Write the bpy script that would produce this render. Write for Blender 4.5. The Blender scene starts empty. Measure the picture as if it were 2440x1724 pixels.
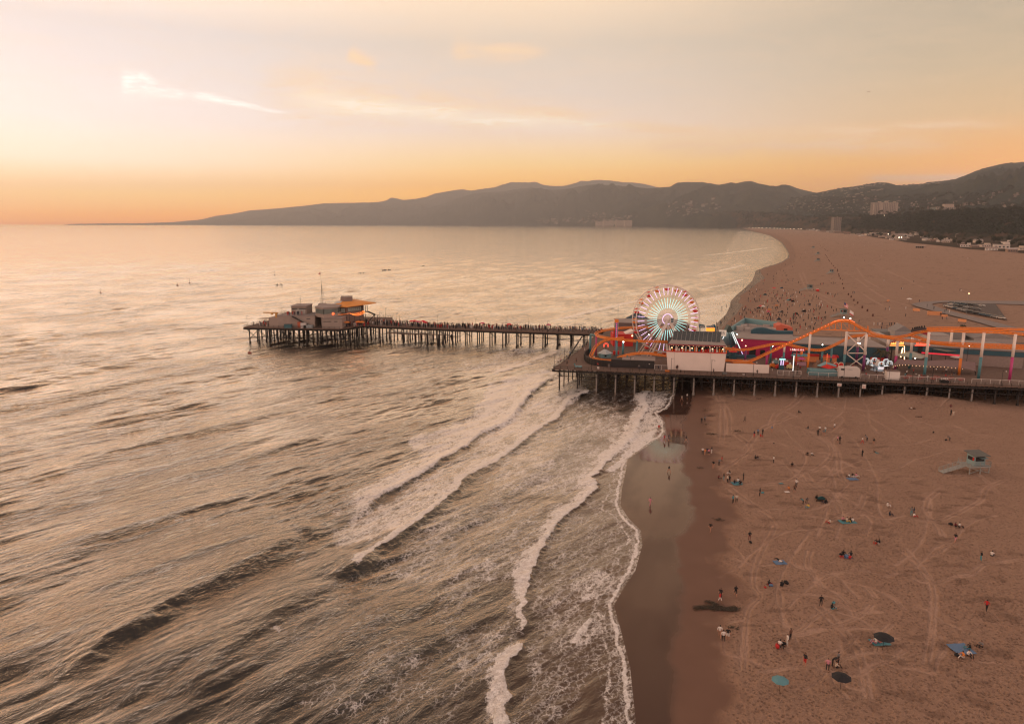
import bpy, bmesh, math, random
import numpy as np
from mathutils import Vector, Matrix
random.seed(11); RNG = np.random.default_rng(5)
S = bpy.context.scene
# ---------------------------------------------------------------- camera
FPX, CX, CY, HCAM = 1700.0, 1220.0, 862.0, 56.0
PITCH = math.atan(330/1700)
cam_d = bpy.data.cameras.new('camera'); cam = bpy.data.objects.new('camera', cam_d)
S.collection.objects.link(cam); S.camera = cam
cam.location = (0, 0, HCAM); cam.rotation_euler = (math.pi/2 - PITCH, 0, 0)
cam_d.sensor_width = 36; cam_d.lens = 36*FPX/2440; cam_d.clip_start = 1; cam_d.clip_end = 90000
# ---------------------------------------------------------------- world
HAZE_D = 4.2e-5
SUN_AZ, SUN_EL = math.radians(-66), math.radians(6.0)     # azimuth from +Y towards +X
W = bpy.data.worlds.new("World"); S.world = W; W.use_nodes = True
wn, wl = W.node_tree.nodes, W.node_tree.links
wn.clear()
def wnode(t, **k):
    n = wn.new(t)
    for a, b in k.items(): setattr(n, a, b)
    return n
def lin(c):
    return tuple((v/255/12.92) if v/255 <= .04045 else ((v/255+.055)/1.055)**2.4 for v in c)
def wmath(op, a, b=None, c=None, clamp=False):
    n = wnode('ShaderNodeMath', operation=op, use_clamp=clamp)
    for i, v in enumerate((a, b, c)):
        if v is None: continue
        if isinstance(v, (int, float)): n.inputs[i].default_value = v
        else: wl.new(v, n.inputs[i])
    return n.outputs[0]
tc = wnode('ShaderNodeTexCoord'); sx = wnode('ShaderNodeSeparateXYZ'); wl.new(tc.outputs['Generated'], sx.inputs[0])
az = wmath('ARCTAN2', sx.outputs[0], sx.outputs[1])          # radians from +Y
el = wmath('ARCSINE', sx.outputs[2])
elp = wmath('MAXIMUM', el, 0.0)
tt = wmath('SQRT', wmath('DIVIDE', elp, math.pi/2))
def wramp(stops, g=1.0):
    r = wnode('ShaderNodeValToRGB'); e = r.color_ramp.elements
    pts = []                                   # the haze between here and the sky dims it: the sky proper is that much brighter low down
    for d, c, m in stops:
        T = math.exp(-HAZE_D*min(2000/max(math.sin(math.radians(d)), 1e-3), 38000)); J = (.38, .28, .23)
        pts.append((math.sqrt(d/90), tuple(max(.02, (v*m*(.89 if d <= 16 else 1)-(1-T)*j)/T) for v, j in zip(lin(c), J))))
    while len(e) < len(pts): e.new(0.5)
    for i, (p, c) in enumerate(pts): e[i].position = p; e[i].color = (*c, 1)
    wl.new(tt, r.inputs[0]); return r.outputs[0]
Lr = wramp([(0, (240,165,105), 1), (.6, (255,182,112), 1.0), (2, (252,206,150), 1.0), (4.2, (251,226,204), 1.0), (7, (249,233,228), 1.0),
            (10, (243,229,226), 1.0), (13, (236,223,220), 1), (18, (252,220,190), 1.35), (28, (250,208,170), 1.3), (40, (226,180,150), 1.1), (58, (180,153,143), 1), (90, (148,134,134), 1)])
Cr = wramp([(0, (240,168,105), 1), (2.5, (251,190,126), 1), (4.5, (248,208,156), 1), (7, (240,216,201), 1),
            (9.5, (232,212,199), 1), (13, (228,208,190), 1), (18, (240,208,174), 1.2), (28, (238,194,158), 1.2), (40, (206,170,146), 1.05), (58, (176,151,142), 1), (90, (148,134,134), 1)])
Rr = wramp([(0, (205,148,100), 1), (2, (226,168,116), 1), (4, (231,176,124), 1), (7, (222,187,148), 1),
            (10, (208,184,154), 1), (13, (196,178,154), 1), (22, (184,164,144), 1), (40, (176,155,144), 1), (90, (150,137,138), 1)])
Br = wramp([(0, (192,164,150), 1.6), (5, (212,182,166), 1.7), (15, (218,188,172), 1.75), (30, (198,174,162), 1.5), (90, (150,137,138), 1)])
def smooth(v, a, b):
    n = wnode('ShaderNodeMapRange', interpolation_type='SMOOTHSTEP'); wl.new(v, n.inputs[0])
    n.inputs[1].default_value = a; n.inputs[2].default_value = b; return n.outputs[0]
def wmix(f, a, b, bt='MIX'):
    n = wnode('ShaderNodeMix', data_type='RGBA', blend_type=bt)
    if isinstance(f, (int, float)): n.inputs[0].default_value = f
    else: wl.new(f, n.inputs[0])
    for i, v in ((6, a), (7, b)):
        if isinstance(v, tuple): n.inputs[i].default_value = v
        else: wl.new(v, n.inputs[i])
    return n.outputs[2]
D = math.radians
sky = wmix(smooth(az, D(-33), D(2)), Lr, Cr)
sky = wmix(smooth(az, D(0), D(36)), sky, Rr)
aza = wmath('ABSOLUTE', wmath('ADD', az, D(20)))
sky = wmix(smooth(aza, D(60), D(125)), sky, Br)
# glow round the sunken sun, left of the view
da = wmath('DIVIDE', wmath('ADD', az, -SUN_AZ), D(17)); de = wmath('DIVIDE', wmath('ADD', el, -D(6)), D(9))
glow = wmath('EXPONENT', wmath('MULTIPLY', wmath('ADD', wmath('MULTIPLY', da, da), wmath('MULTIPLY', de, de)), -1.0))
sky = wmix(glow, sky, (.8, 0.62, 0.45, 1), 'ADD')
# thin cirrus: streaks laid out in azimuth / elevation, broken up by stretched noise
cv = wnode('ShaderNodeCombineXYZ'); wl.new(az, cv.inputs[0]); wl.new(el, cv.inputs[1])
def wnoise(sx_, sy_, rot, sc, det, dist=0.0):
    m = wnode('ShaderNodeMapping'); m.inputs['Scale'].default_value = (sx_, sy_, 1); m.inputs['Rotation'].default_value = (0, 0, rot)
    wl.new(cv.outputs[0], m.inputs[0]); n = wnode('ShaderNodeTexNoise'); n.inputs['Scale'].default_value = sc
    n.inputs['Detail'].default_value = det; n.inputs['Distortion'].default_value = dist
    n.inputs['Roughness'].default_value = .6; wl.new(m.outputs[0], n.inputs[0]); return n.outputs[0]
wisp = smooth(wnoise(3, 16, -.12, 4, 9, .8), .36, .68)
fine = smooth(wnoise(7, 60, -.22, 4, 9, 1.2), .3, .75)
wisp2 = smooth(wnoise(8, 30, -.3, 3, 9, 1.6), .28, .6)
def streak(px0, py0, px1, py1, w0, w1, soft=1.0):
    """a streak from one sky direction to another (given as photo positions), gaussian across, faded at its ends"""
    def ae(px, py):
        a = px-CX; b = CY-py
        d = Vector((a, b*math.sin(PITCH)+FPX*math.cos(PITCH), b*math.cos(PITCH)-FPX*math.sin(PITCH))).normalized()
        return math.atan2(d.x, d.y), math.asin(d.z)
    a0, e0 = ae(px0, py0); a1, e1 = ae(px1, py1)
    L = math.hypot(a1-a0, e1-e0); ux, uy = (a1-a0)/L, (e1-e0)/L
    X = wmath('ADD', az, -a0); Y = wmath('ADD', el, -e0)
    t = wmath('DIVIDE', wmath('ADD', wmath('MULTIPLY', X, ux), wmath('MULTIPLY', Y, uy)), L)
    s = wmath('ADD', wmath('MULTIPLY', X, -uy), wmath('MULTIPLY', Y, ux))
    w = wmath('ADD', wmath('MULTIPLY', t, (w1-w0)/FPX), w0/FPX)
    w = wmath('MAXIMUM', w, 1/FPX)
    q = wmath('DIVIDE', s, w)
    g = wmath('EXPONENT', wmath('MULTIPLY', wmath('MULTIPLY', q, q), -1.0))
    e = wmath('MULTIPLY', smooth(t, -.06, .1), smooth(t, 1.1, .75))
    return wmath('MULTIPLY', g, e)
def addall(l):
    o = l[0]
    for v in l[1:]: o = wmath('MAXIMUM', o, v)
    return o
c1 = addall([streak(290, 196, 400, 220, 22, 12), streak(330, 176, 380, 215, 8, 12), streak(360, 214, 500, 238, 11, 8), streak(450, 222, 690, 272, 8, 3)])
c2 = addall([streak(690, 236, 1500, 306, 24, 12), streak(720, 250, 1420, 302, 12, 9)])
c3 = addall([streak(640, 215, 1500, 290, 55, 24), streak(1350, 296, 1980, 322, 14, 9), streak(1750, 322, 2420, 292, 12, 9), streak(2050, 425, 2500, 420, 7, 8), streak(830, 125, 900, 165, 16, 12),
             streak(1080, 120, 1300, 125, 26, 10), streak(1550, 345, 2300, 330, 22, 26)])
k1 = wmath('MULTIPLY', c1, wmath('ADD', wmath('MULTIPLY', wmath('MULTIPLY', fine, wisp2), 1.3), .12))
k2 = wmath('MULTIPLY', c2, wmath('ADD', wmath('MULTIPLY', wmath('MULTIPLY', wisp, fine), 1.2), .3))
k3 = wmath('MULTIPLY', c3, wmath('ADD', wmath('MULTIPLY', wisp, .7), .35))
veil = wmath('MULTIPLY', wisp, wmath('MULTIPLY', smooth(el, D(3), D(9)), .10))
sky = wmix(wmath('ADD', wmath('MULTIPLY', k3, .9), veil, clamp=True), sky, (1.18, .80, .50, 1))
sky = wmix(wmath('MULTIPLY', k2, 1.25, clamp=True), sky, (1.3, 1.13, .92, 1))
sky = wmix(wmath('MULTIPLY', k1, 1.3, clamp=True), sky, (1.45, 1.38, 1.3, 1))
bg = wnode('ShaderNodeBackground'); wl.new(sky, bg.inputs[0]); bg.inputs[1].default_value = 1.0
ns = wnode('ShaderNodeTexSky', sky_type='NISHITA', sun_disc=False, sun_elevation=SUN_EL, sun_rotation=SUN_AZ, air_density=1.2, dust_density=3)
bg2 = wnode('ShaderNodeBackground'); wl.new(ns.outputs[0], bg2.inputs[0]); bg2.inputs[1].default_value = 0.02
ad = wnode('ShaderNodeAddShader'); wl.new(bg.outputs[0], ad.inputs[0]); wl.new(bg2.outputs[0], ad.inputs[1])
wo = wnode('ShaderNodeOutputWorld'); wl.new(ad.outputs[0], wo.inputs[0])
# ---------------------------------------------------------------- sun (behind thin cloud at the horizon, far left)
sd = bpy.data.lights.new('sun', 'SUN'); so = bpy.data.objects.new('sun', sd); S.collection.objects.link(so)
sd.energy = 1.1; sd.angle = math.radians(10); sd.color = (1, .64, .38)
sv = Vector((math.sin(SUN_AZ)*math.cos(SUN_EL), math.cos(SUN_AZ)*math.cos(SUN_EL), math.sin(SUN_EL)))
so.rotation_euler = sv.to_track_quat('Z', 'Y').to_euler(); so.location = (-300, 200, 200)
S.view_settings.view_transform = 'Standard'; S.view_settings.look = 'None'; S.view_settings.exposure = 0.0; S.view_settings.gamma = 1
S.render.engine = 'CYCLES'; S.cycles.max_bounces = 6; S.cycles.transparent_max_bounces = 8; S.cycles.volume_bounces = 0
S.cycles.filter_width = 1.25; S.cycles.caustics_reflective = False; S.cycles.caustics_refractive = False

# ---------------------------------------------------------------- helpers
def at(px, py, z=0.0):
    a = px-CX; b = CY-py
    d = (a, b*math.sin(PITCH)+FPX*math.cos(PITCH), b*math.cos(PITCH)-FPX*math.sin(PITCH))
    t = (z-HCAM)/d[2]; return Vector((d[0]*t, d[1]*t, z))
def atY(px, py, Y):
    a = px-CX; b = CY-py
    d = (a, b*math.sin(PITCH)+FPX*math.cos(PITCH), b*math.cos(PITCH)-FPX*math.sin(PITCH))
    t = Y/d[1]; return Vector((d[0]*t, Y, HCAM+d[2]*t))
def link(o, parent=None):
    S.collection.objects.link(o)
    if parent is not None: o.parent = parent
    return o
def tag(o, label=None, cat=None, group=None, kind=None):
    if label: o['label'] = label
    if cat: o['category'] = cat
    if group: o['group'] = group
    if kind: o['kind'] = kind
    return o
def empty(name, loc=(0, 0, 0), rz=0.0, label=None, cat=None, group=None):
    o = bpy.data.objects.new(name, None); o.empty_display_size = .5; link(o); o.location = loc; o.rotation_euler = (0, 0, rz)
    return tag(o, label, cat, group)
def copy_tree(o, parent=None):
    c = o.copy(); link(c, parent)
    for ch in list(o.children): copy_tree(ch, c)
    return c
MATS = {}
def mat(name, col, rough=.7, metal=0.0, emit=0.0, var=.12, scale=1.5, spec=.4, ecol=None):
    """procedural material: colour broken up by noise, optional emission"""
    if name in MATS: return MATS[name]
    m = bpy.data.materials.new(name); m.use_nodes = True; n, l = m.node_tree.nodes, m.node_tree.links
    b = n['Principled BSDF']; b.inputs['Roughness'].default_value = rough; b.inputs['Metallic'].default_value = metal
    b.inputs['Specular IOR Level'].default_value = spec
    if var > 0:
        t = n.new('ShaderNodeTexCoord'); z = n.new('ShaderNodeTexNoise'); z.inputs['Scale'].default_value = scale; z.inputs['Detail'].default_value = 5
        l.new(t.outputs['Object'], z.inputs[0]); x = n.new('ShaderNodeMix'); x.data_type = 'RGBA'
        x.inputs[6].default_value = (*[v*(1-var) for v in col], 1); x.inputs[7].default_value = (*[min(1, v*(1+var)) for v in col], 1)
        l.new(z.outputs[0], x.inputs[0]); l.new(x.outputs[2], b.inputs['Base Color'])
    else: b.inputs['Base Color'].default_value = (*col, 1)
    if emit > 0:
        b.inputs['Emission Color'].default_value = (*(ecol or col), 1); b.inputs['Emission Strength'].default_value = emit
    MATS[name] = m; return m
class MB:
    """collects shapes and builds them as ONE mesh object"""
    def __init__(s): s.v = []; s.f = []; s.m = []; s.cur = 0
    def add(s, vs, fs):
        b = len(s.v); s.v += [tuple(v) for v in vs]; s.f += [tuple(i+b for i in f) for f in fs]; s.m += [s.cur]*len(fs); return s
    def box(s, c, d, rz=0.0, fr=None):
        """box: centre of base c, size d, turned rz"""
        x, y, h = d[0]/2, d[1]/2, d[2]; co, si = math.cos(rz), math.sin(rz); vs = []
        for z in (0, h):
            for a, b in ((-x, -y), (x, -y), (x, y), (-x, y)): vs.append((c[0]+a*co-b*si, c[1]+a*si+b*co, c[2]+z))
        return s.add(vs, [(3, 2, 1, 0), (4, 5, 6, 7), (0, 1, 5, 4), (1, 2, 6, 5), (2, 3, 7, 6), (3, 0, 4, 7)])
    def tube(s, pts, r, n=6, r2=None, cap=True, flat=1.0):
        pts = [Vector(p) for p in pts]; k = len(pts); ring = []
        up = Vector((0, 0, 1))
        for i, p in enumerate(pts):
            d = (pts[min(i+1, k-1)]-pts[max(i-1, 0)]).normalized()
            a = d.cross(up)
            if a.length < .05: a = d.cross(Vector((0, 1, 0)))
            a.normalize(); b = a.cross(d).normalized()
            rr = r if not isinstance(r, (list, tuple)) else r[i]
            if r2 is not None: rr = r+(r2-r)*i/(k-1)
            ring.append([p+a*math.cos(2*math.pi*j/n)*rr+b*math.sin(2*math.pi*j/n)*rr*flat for j in range(n)])
        vs = [v for q in ring for v in q]; fs = []
        for i in range(k-1):
            for j in range(n):
                fs.append((i*n+j, i*n+(j+1) % n, (i+1)*n+(j+1) % n, (i+1)*n+j))
        if cap: fs += [tuple(range(n))[::-1], tuple((k-1)*n+j for j in range(n))]
        return s.add(vs, fs)
    def beam(s, a, b, w, h=None):
        """square bar from a to b"""
        h = h or w; a = Vector(a); b = Vector(b); d = (b-a).normalized(); x = d.cross(Vector((0, 0, 1)))
        if x.length < .05: x = Vector((1, 0, 0))
        x.normalize(); y = x.cross(d).normalized(); vs = []
        for p in (a, b):
            for i, j in ((-1, -1), (1, -1), (1, 1), (-1, 1)): vs.append(p+x*i*w/2+y*j*h/2)
        return s.add(vs, [(3, 2, 1, 0), (4, 5, 6, 7), (0, 1, 5, 4), (1, 2, 6, 5), (2, 3, 7, 6), (3, 0, 4, 7)])
    def prism(s, pts, off):
        """polygon pts (3-D, any plane) pushed along vector off"""
        off = Vector(off); n = len(pts); p = [Vector(q) for q in pts]
        return s.add(p+[q+off for q in p], [tuple(range(n))[::-1], tuple(range(n, 2*n))]+[(i, (i+1) % n, n+(i+1) % n, n+i) for i in range(n)])
    def ball(s, c, r, n=8, k=5, sz=1.0):
        vs = [(c[0], c[1], c[2]+r*sz)]; fs = []
        for i in range(1, k):
            t = math.pi*i/k
            for j in range(n): vs.append((c[0]+r*math.sin(t)*math.cos(2*math.pi*j/n), c[1]+r*math.sin(t)*math.sin(2*math.pi*j/n), c[2]+r*sz*math.cos(t)))
        vs.append((c[0], c[1], c[2]-r*sz)); e = len(vs)-1
        for j in range(n): fs.append((0, 1+j, 1+(j+1) % n)); fs.append((e, e-n+(j+1) % n, e-n+j))
        for i in range(k-2):
            for j in range(n): a = 1+i*n+j; b = 1+i*n+(j+1) % n; fs.append((a, a+n, b+n, b))
        return s.add(vs, fs)
    def cone(s, c, r, h, n=10, r2=0.0):
        return s.tube([c, (c[0], c[1], c[2]+h)], r, n, r2=max(r2, .01))
    def mesh(s, name):
        me = bpy.data.meshes.new(name); me.from_pydata(s.v, [], s.f)
        if any(s.m): me.polygons.foreach_set('material_index', s.m)
        me.update(); return me
    def build(s, name, mats, parent=None, smooth=False, loc=None, **tg):
        me = s.mesh(name)
        for m in (mats if isinstance(mats, (list, tuple)) else [mats]): me.materials.append(m)
        if smooth: me.polygons.foreach_set('use_smooth', [True]*len(me.polygons))
        o = bpy.data.objects.new(name, me); link(o, parent)
        if loc is not None: o.location = loc
        if tg: tag(o, **tg)
        return o
def vnoise(x, y, seed=0):
    """value noise on a lattice, smooth, 0..1"""
    xi = np.floor(x).astype(np.int64); yi = np.floor(y).astype(np.int64); fx = x-xi; fy = y-yi
    fx = fx*fx*(3-2*fx); fy = fy*fy*(3-2*fy)
    def h(a, b):
        n = (a*374761393+b*668265263+seed*1442695041) & 0xFFFFFFFF
        n = ((n ^ (n >> 13))*1274126177) & 0xFFFFFFFF
        return ((n ^ (n >> 16)) & 0xFFFF)/65535.0
    return (h(xi, yi)*(1-fx)+h(xi+1, yi)*fx)*(1-fy)+(h(xi, yi+1)*(1-fx)+h(xi+1, yi+1)*fx)*fy
def fbm(x, y, oct=4, seed=0, gain=.5):
    a = 1.0; s = 0; t = 0
    for i in range(oct): s = s+a*vnoise(x, y, seed+i*17); t += a; a *= gain; x = x*2.03+11.3; y = y*2.03+7.7
    return s/t
def poly_dist(X, Y, pts):
    """unsigned distance, signed side (left of travel positive) and running parameter along a polyline (numpy)"""
    best = np.full(X.shape, 1e9); side = np.zeros(X.shape); par = np.zeros(X.shape); acc = 0.0
    for (x0, y0), (x1, y1) in zip(pts[:-1], pts[1:]):
        dx, dy = x1-x0, y1-y0; L2 = dx*dx+dy*dy; L = math.sqrt(L2)
        t = np.clip(((X-x0)*dx+(Y-y0)*dy)/L2, 0, 1); ex = X-(x0+t*dx); ey = Y-(y0+t*dy); d = np.hypot(ex, ey)
        cr_ = (dx*(Y-y0)-dy*(X-x0))/L; m = (d < best-1e-6) | ((np.abs(d-best) <= 1e-6) & (np.abs(cr_) > np.abs(side))); best = np.where(m, d, best); side = np.where(m, cr_, side); par = np.where(m, acc+t*L, par); acc += L
    return best, np.sign(side), par, acc
def sstep(a, b, x):
    t = np.clip((x-a)/(b-a), 0, 1); return t*t*(3-2*t)
def spl(pts, n=8):
    """Catmull-Rom through points"""
    P = [Vector(p) for p in pts]; P = [P[0]*2-P[1]]+P+[P[-1]*2-P[-2]]; o = []
    for i in range(1, len(P)-2):
        a, b, c, d = P[i-1:i+3]
        for k in range(n):
            t = k/n; o.append(.5*((2*b)+(c-a)*t+(2*a-5*b+4*c-d)*t*t+(3*b-a-3*c+d)*t**3))
    o.append(P[-2]); return o
def grid_obj(name, X, Y, Z, attrs, m, smooth=True):
    """regular grid (rows x cols arrays) as one mesh with float attributes"""
    R, C = X.shape; co = np.stack([X, Y, Z], -1).reshape(-1, 3).astype(np.float32)
    i = np.arange(R-1)[:, None]*C+np.arange(C-1)[None, :]
    q = np.stack([i, i+1, i+C+1, i+C], -1).reshape(-1, 4).astype(np.int32)
    me = bpy.data.meshes.new(name); me.vertices.add(len(co)); me.vertices.foreach_set('co', co.ravel())
    me.loops.add(q.size); me.loops.foreach_set('vertex_index', q.ravel()); me.polygons.add(len(q))
    me.polygons.foreach_set('loop_start', np.arange(0, q.size, 4, dtype=np.int32))
    me.update(calc_edges=True)
    if smooth: me.polygons.foreach_set('use_smooth', np.ones(len(q), dtype=bool))
    for k, a in attrs.items():
        t = me.attributes.new(k, 'FLOAT', 'POINT'); t.data.foreach_set('value', a.astype(np.float32).ravel())
    me.materials.append(m); o = bpy.data.objects.new(name, me); link(o); o['kind'] = 'structure'; return o
class NT:
    """small node-tree writer"""
    def __init__(s, name):
        s.m = bpy.data.materials.new(name); s.m.use_nodes = True; s.n = s.m.node_tree.nodes; s.l = s.m.node_tree.links; s.b = s.n['Principled BSDF']
    def put(s, sock, v):
        if hasattr(v, 'links') or hasattr(v, 'is_linked'): s.l.new(v, sock)
        else: sock.default_value = v
    def attr(s, a): n = s.n.new('ShaderNodeAttribute'); n.attribute_name = a; return n.outputs['Fac']
    def math(s, op, a, b=0.0, clamp=False):
        n = s.n.new('ShaderNodeMath'); n.operation = op; n.use_clamp = clamp; s.put(n.inputs[0], a); s.put(n.inputs[1], b); return n.outputs[0]
    def mix(s, f, a, b): n = s.n.new('ShaderNodeMix'); n.data_type = 'RGBA'; s.put(n.inputs[0], f); s.put(n.inputs[6], a); s.put(n.inputs[7], b); return n.outputs[2]
    def mixf(s, f, a, b): n = s.n.new('ShaderNodeMix'); s.put(n.inputs[0], f); s.put(n.inputs[2], a); s.put(n.inputs[3], b); return n.outputs[0]
    def ss(s, v, a, b, x=0.0, y=1.0):
        n = s.n.new('ShaderNodeMapRange'); n.interpolation_type = 'SMOOTHSTEP'; s.put(n.inputs[0], v); s.put(n.inputs[1], a); s.put(n.inputs[2], b); n.inputs[3].default_value = x; n.inputs[4].default_value = y; return n.outputs[0]
    def pos(s, scale=(1, 1, 1), rot=0.0):
        g = s.n.new('ShaderNodeNewGeometry'); r = s.n.new('ShaderNodeMapping'); r.inputs['Rotation'].default_value = (0, 0, rot)
        m = s.n.new('ShaderNodeMapping'); m.inputs['Scale'].default_value = scale
        s.l.new(g.outputs['Position'], r.inputs[0]); s.l.new(r.outputs[0], m.inputs[0]); return m.outputs[0]
    def noise(s, vec, sc, det=3, rough=.5, dist=0.0):
        n = s.n.new('ShaderNodeTexNoise'); n.inputs['Scale'].default_value = sc; n.inputs['Detail'].default_value = det; n.inputs['Roughness'].default_value = rough; n.inputs['Distortion'].default_value = dist
        s.l.new(vec, n.inputs[0]); return n.outputs[0]
    def vor(s, vec, sc, feat='F1'):
        n = s.n.new('ShaderNodeTexVoronoi'); n.feature = feat; n.inputs['Scale'].default_value = sc; s.l.new(vec, n.inputs[0]); return n.outputs['Distance']
    def bump(s, h, dist, strength=1.0, nrm=None):
        n = s.n.new('ShaderNodeBump'); n.inputs['Strength'].default_value = strength; s.put(n.inputs['Distance'], dist); s.l.new(h, n.inputs['Height'])
        if nrm is not None: s.l.new(nrm, n.inputs['Normal'])
        return n.outputs[0]

NUMW = 'first second third fourth fifth sixth seventh eighth ninth tenth eleventh twelfth thirteenth fourteenth fifteenth sixteenth seventeenth eighteenth nineteenth twentieth'.split()
def nth(i):
    """ordinal word for 0, 1, 2 ..."""
    if i < 20: return NUMW[i]
    t = ['twenty', 'thirty', 'forty', 'fifty', 'sixty', 'seventy', 'eighty', 'ninety'][(i+1)//10-2]; r = (i+1) % 10
    return (t[:-1]+'ieth') if r == 0 else t+'-'+NUMW[r-1]
# ================================================================ water and beach
def W2(l): return [tuple(at(*q))[:2] for q in l]
SHORE_PX = [(1530,2150),(1515,1850),(1508,1724),(1500,1640),(1495,1588),(1478,1518),(1467,1476),(1457,1441),(1481,1400),(1509,1358),(1526,1298),(1523,1264),(1495,1236),
 (1474,1204),(1478,1166),(1489,1113),(1492,1093),(1520,1075),(1560,1047),(1573,1043),(1583,1030),(1581,1001),(1564,984),(1587,974),(1598,961),(1606,940),(1614,900),(1650,845),(1690,800),(1706,771),
 (1729,748),(1737,731),(1740,717),(1757,700),(1774,686),(1792,668),(1797,655),(1800,645),(1822,636),(1848,629),(1863,623),(1876,614),(1878,604),(1874,597),(1861,578),(1835,562),(1806,554),(1772,545),(1700,541),(1600,539.2)]
SHORE = W2(SHORE_PX)
TIDE = W2([(1600,2150),(1610,1724),(1608,1600),(1600,1560),(1620,1500),(1626,1400),(1618,1340),(1612,1285),(1640,1262),(1655,1240),(1655,1215),(1640,1205),(1645,1150),(1632,1130),(1625,1100),
 (1640,1070),(1637,1040),(1625,1010),(1640,985),(1650,960),(1655,930),(1672,890),(1700,835),(1722,780),(1737,765),(1756,747),(1764,734),(1772,727),(1759,722),(1765,710),(1762,706),(1783,692),(1804,675),(1823,664),(1814,654),(1811,644),(1826,637.5),(1851,630),(1866,624),(1879,615),(1881,604),(1877,597),(1864,578),(1838,562),(1808,554.5),(1775,545.5)])
DRY = W2([(1720,2100),(1735,1724),(1725,1600),(1715,1500),(1755,1440),(1750,1400),(1722,1330),(1742,1290),(1738,1210),(1718,1170),(1712,1080),(1690,1040),(1688,960),(1690,900),(1725,840),(1755,795),(1785,765),(1800,735),(1815,712),(1835,690),(1850,668),(1848,650),(1866,640),(1885,630),(1895,615),(1896,604),(1890,590),(1876,572),(1848,558),(1815,551),(1785,544.5)])
def offs(X, Y, line):
    """signed distance, positive on the land side"""
    d, sd_, _, _ = poly_dist(X, Y, line); return -d*sd_
def rings(r0, r1, near, knee, p=1.45):
    r = [r0]
    while r[-1] < r1: r.append(r[-1]+near*max(1.0, (r[-1]/knee))**p)
    return np.array(r)
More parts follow.
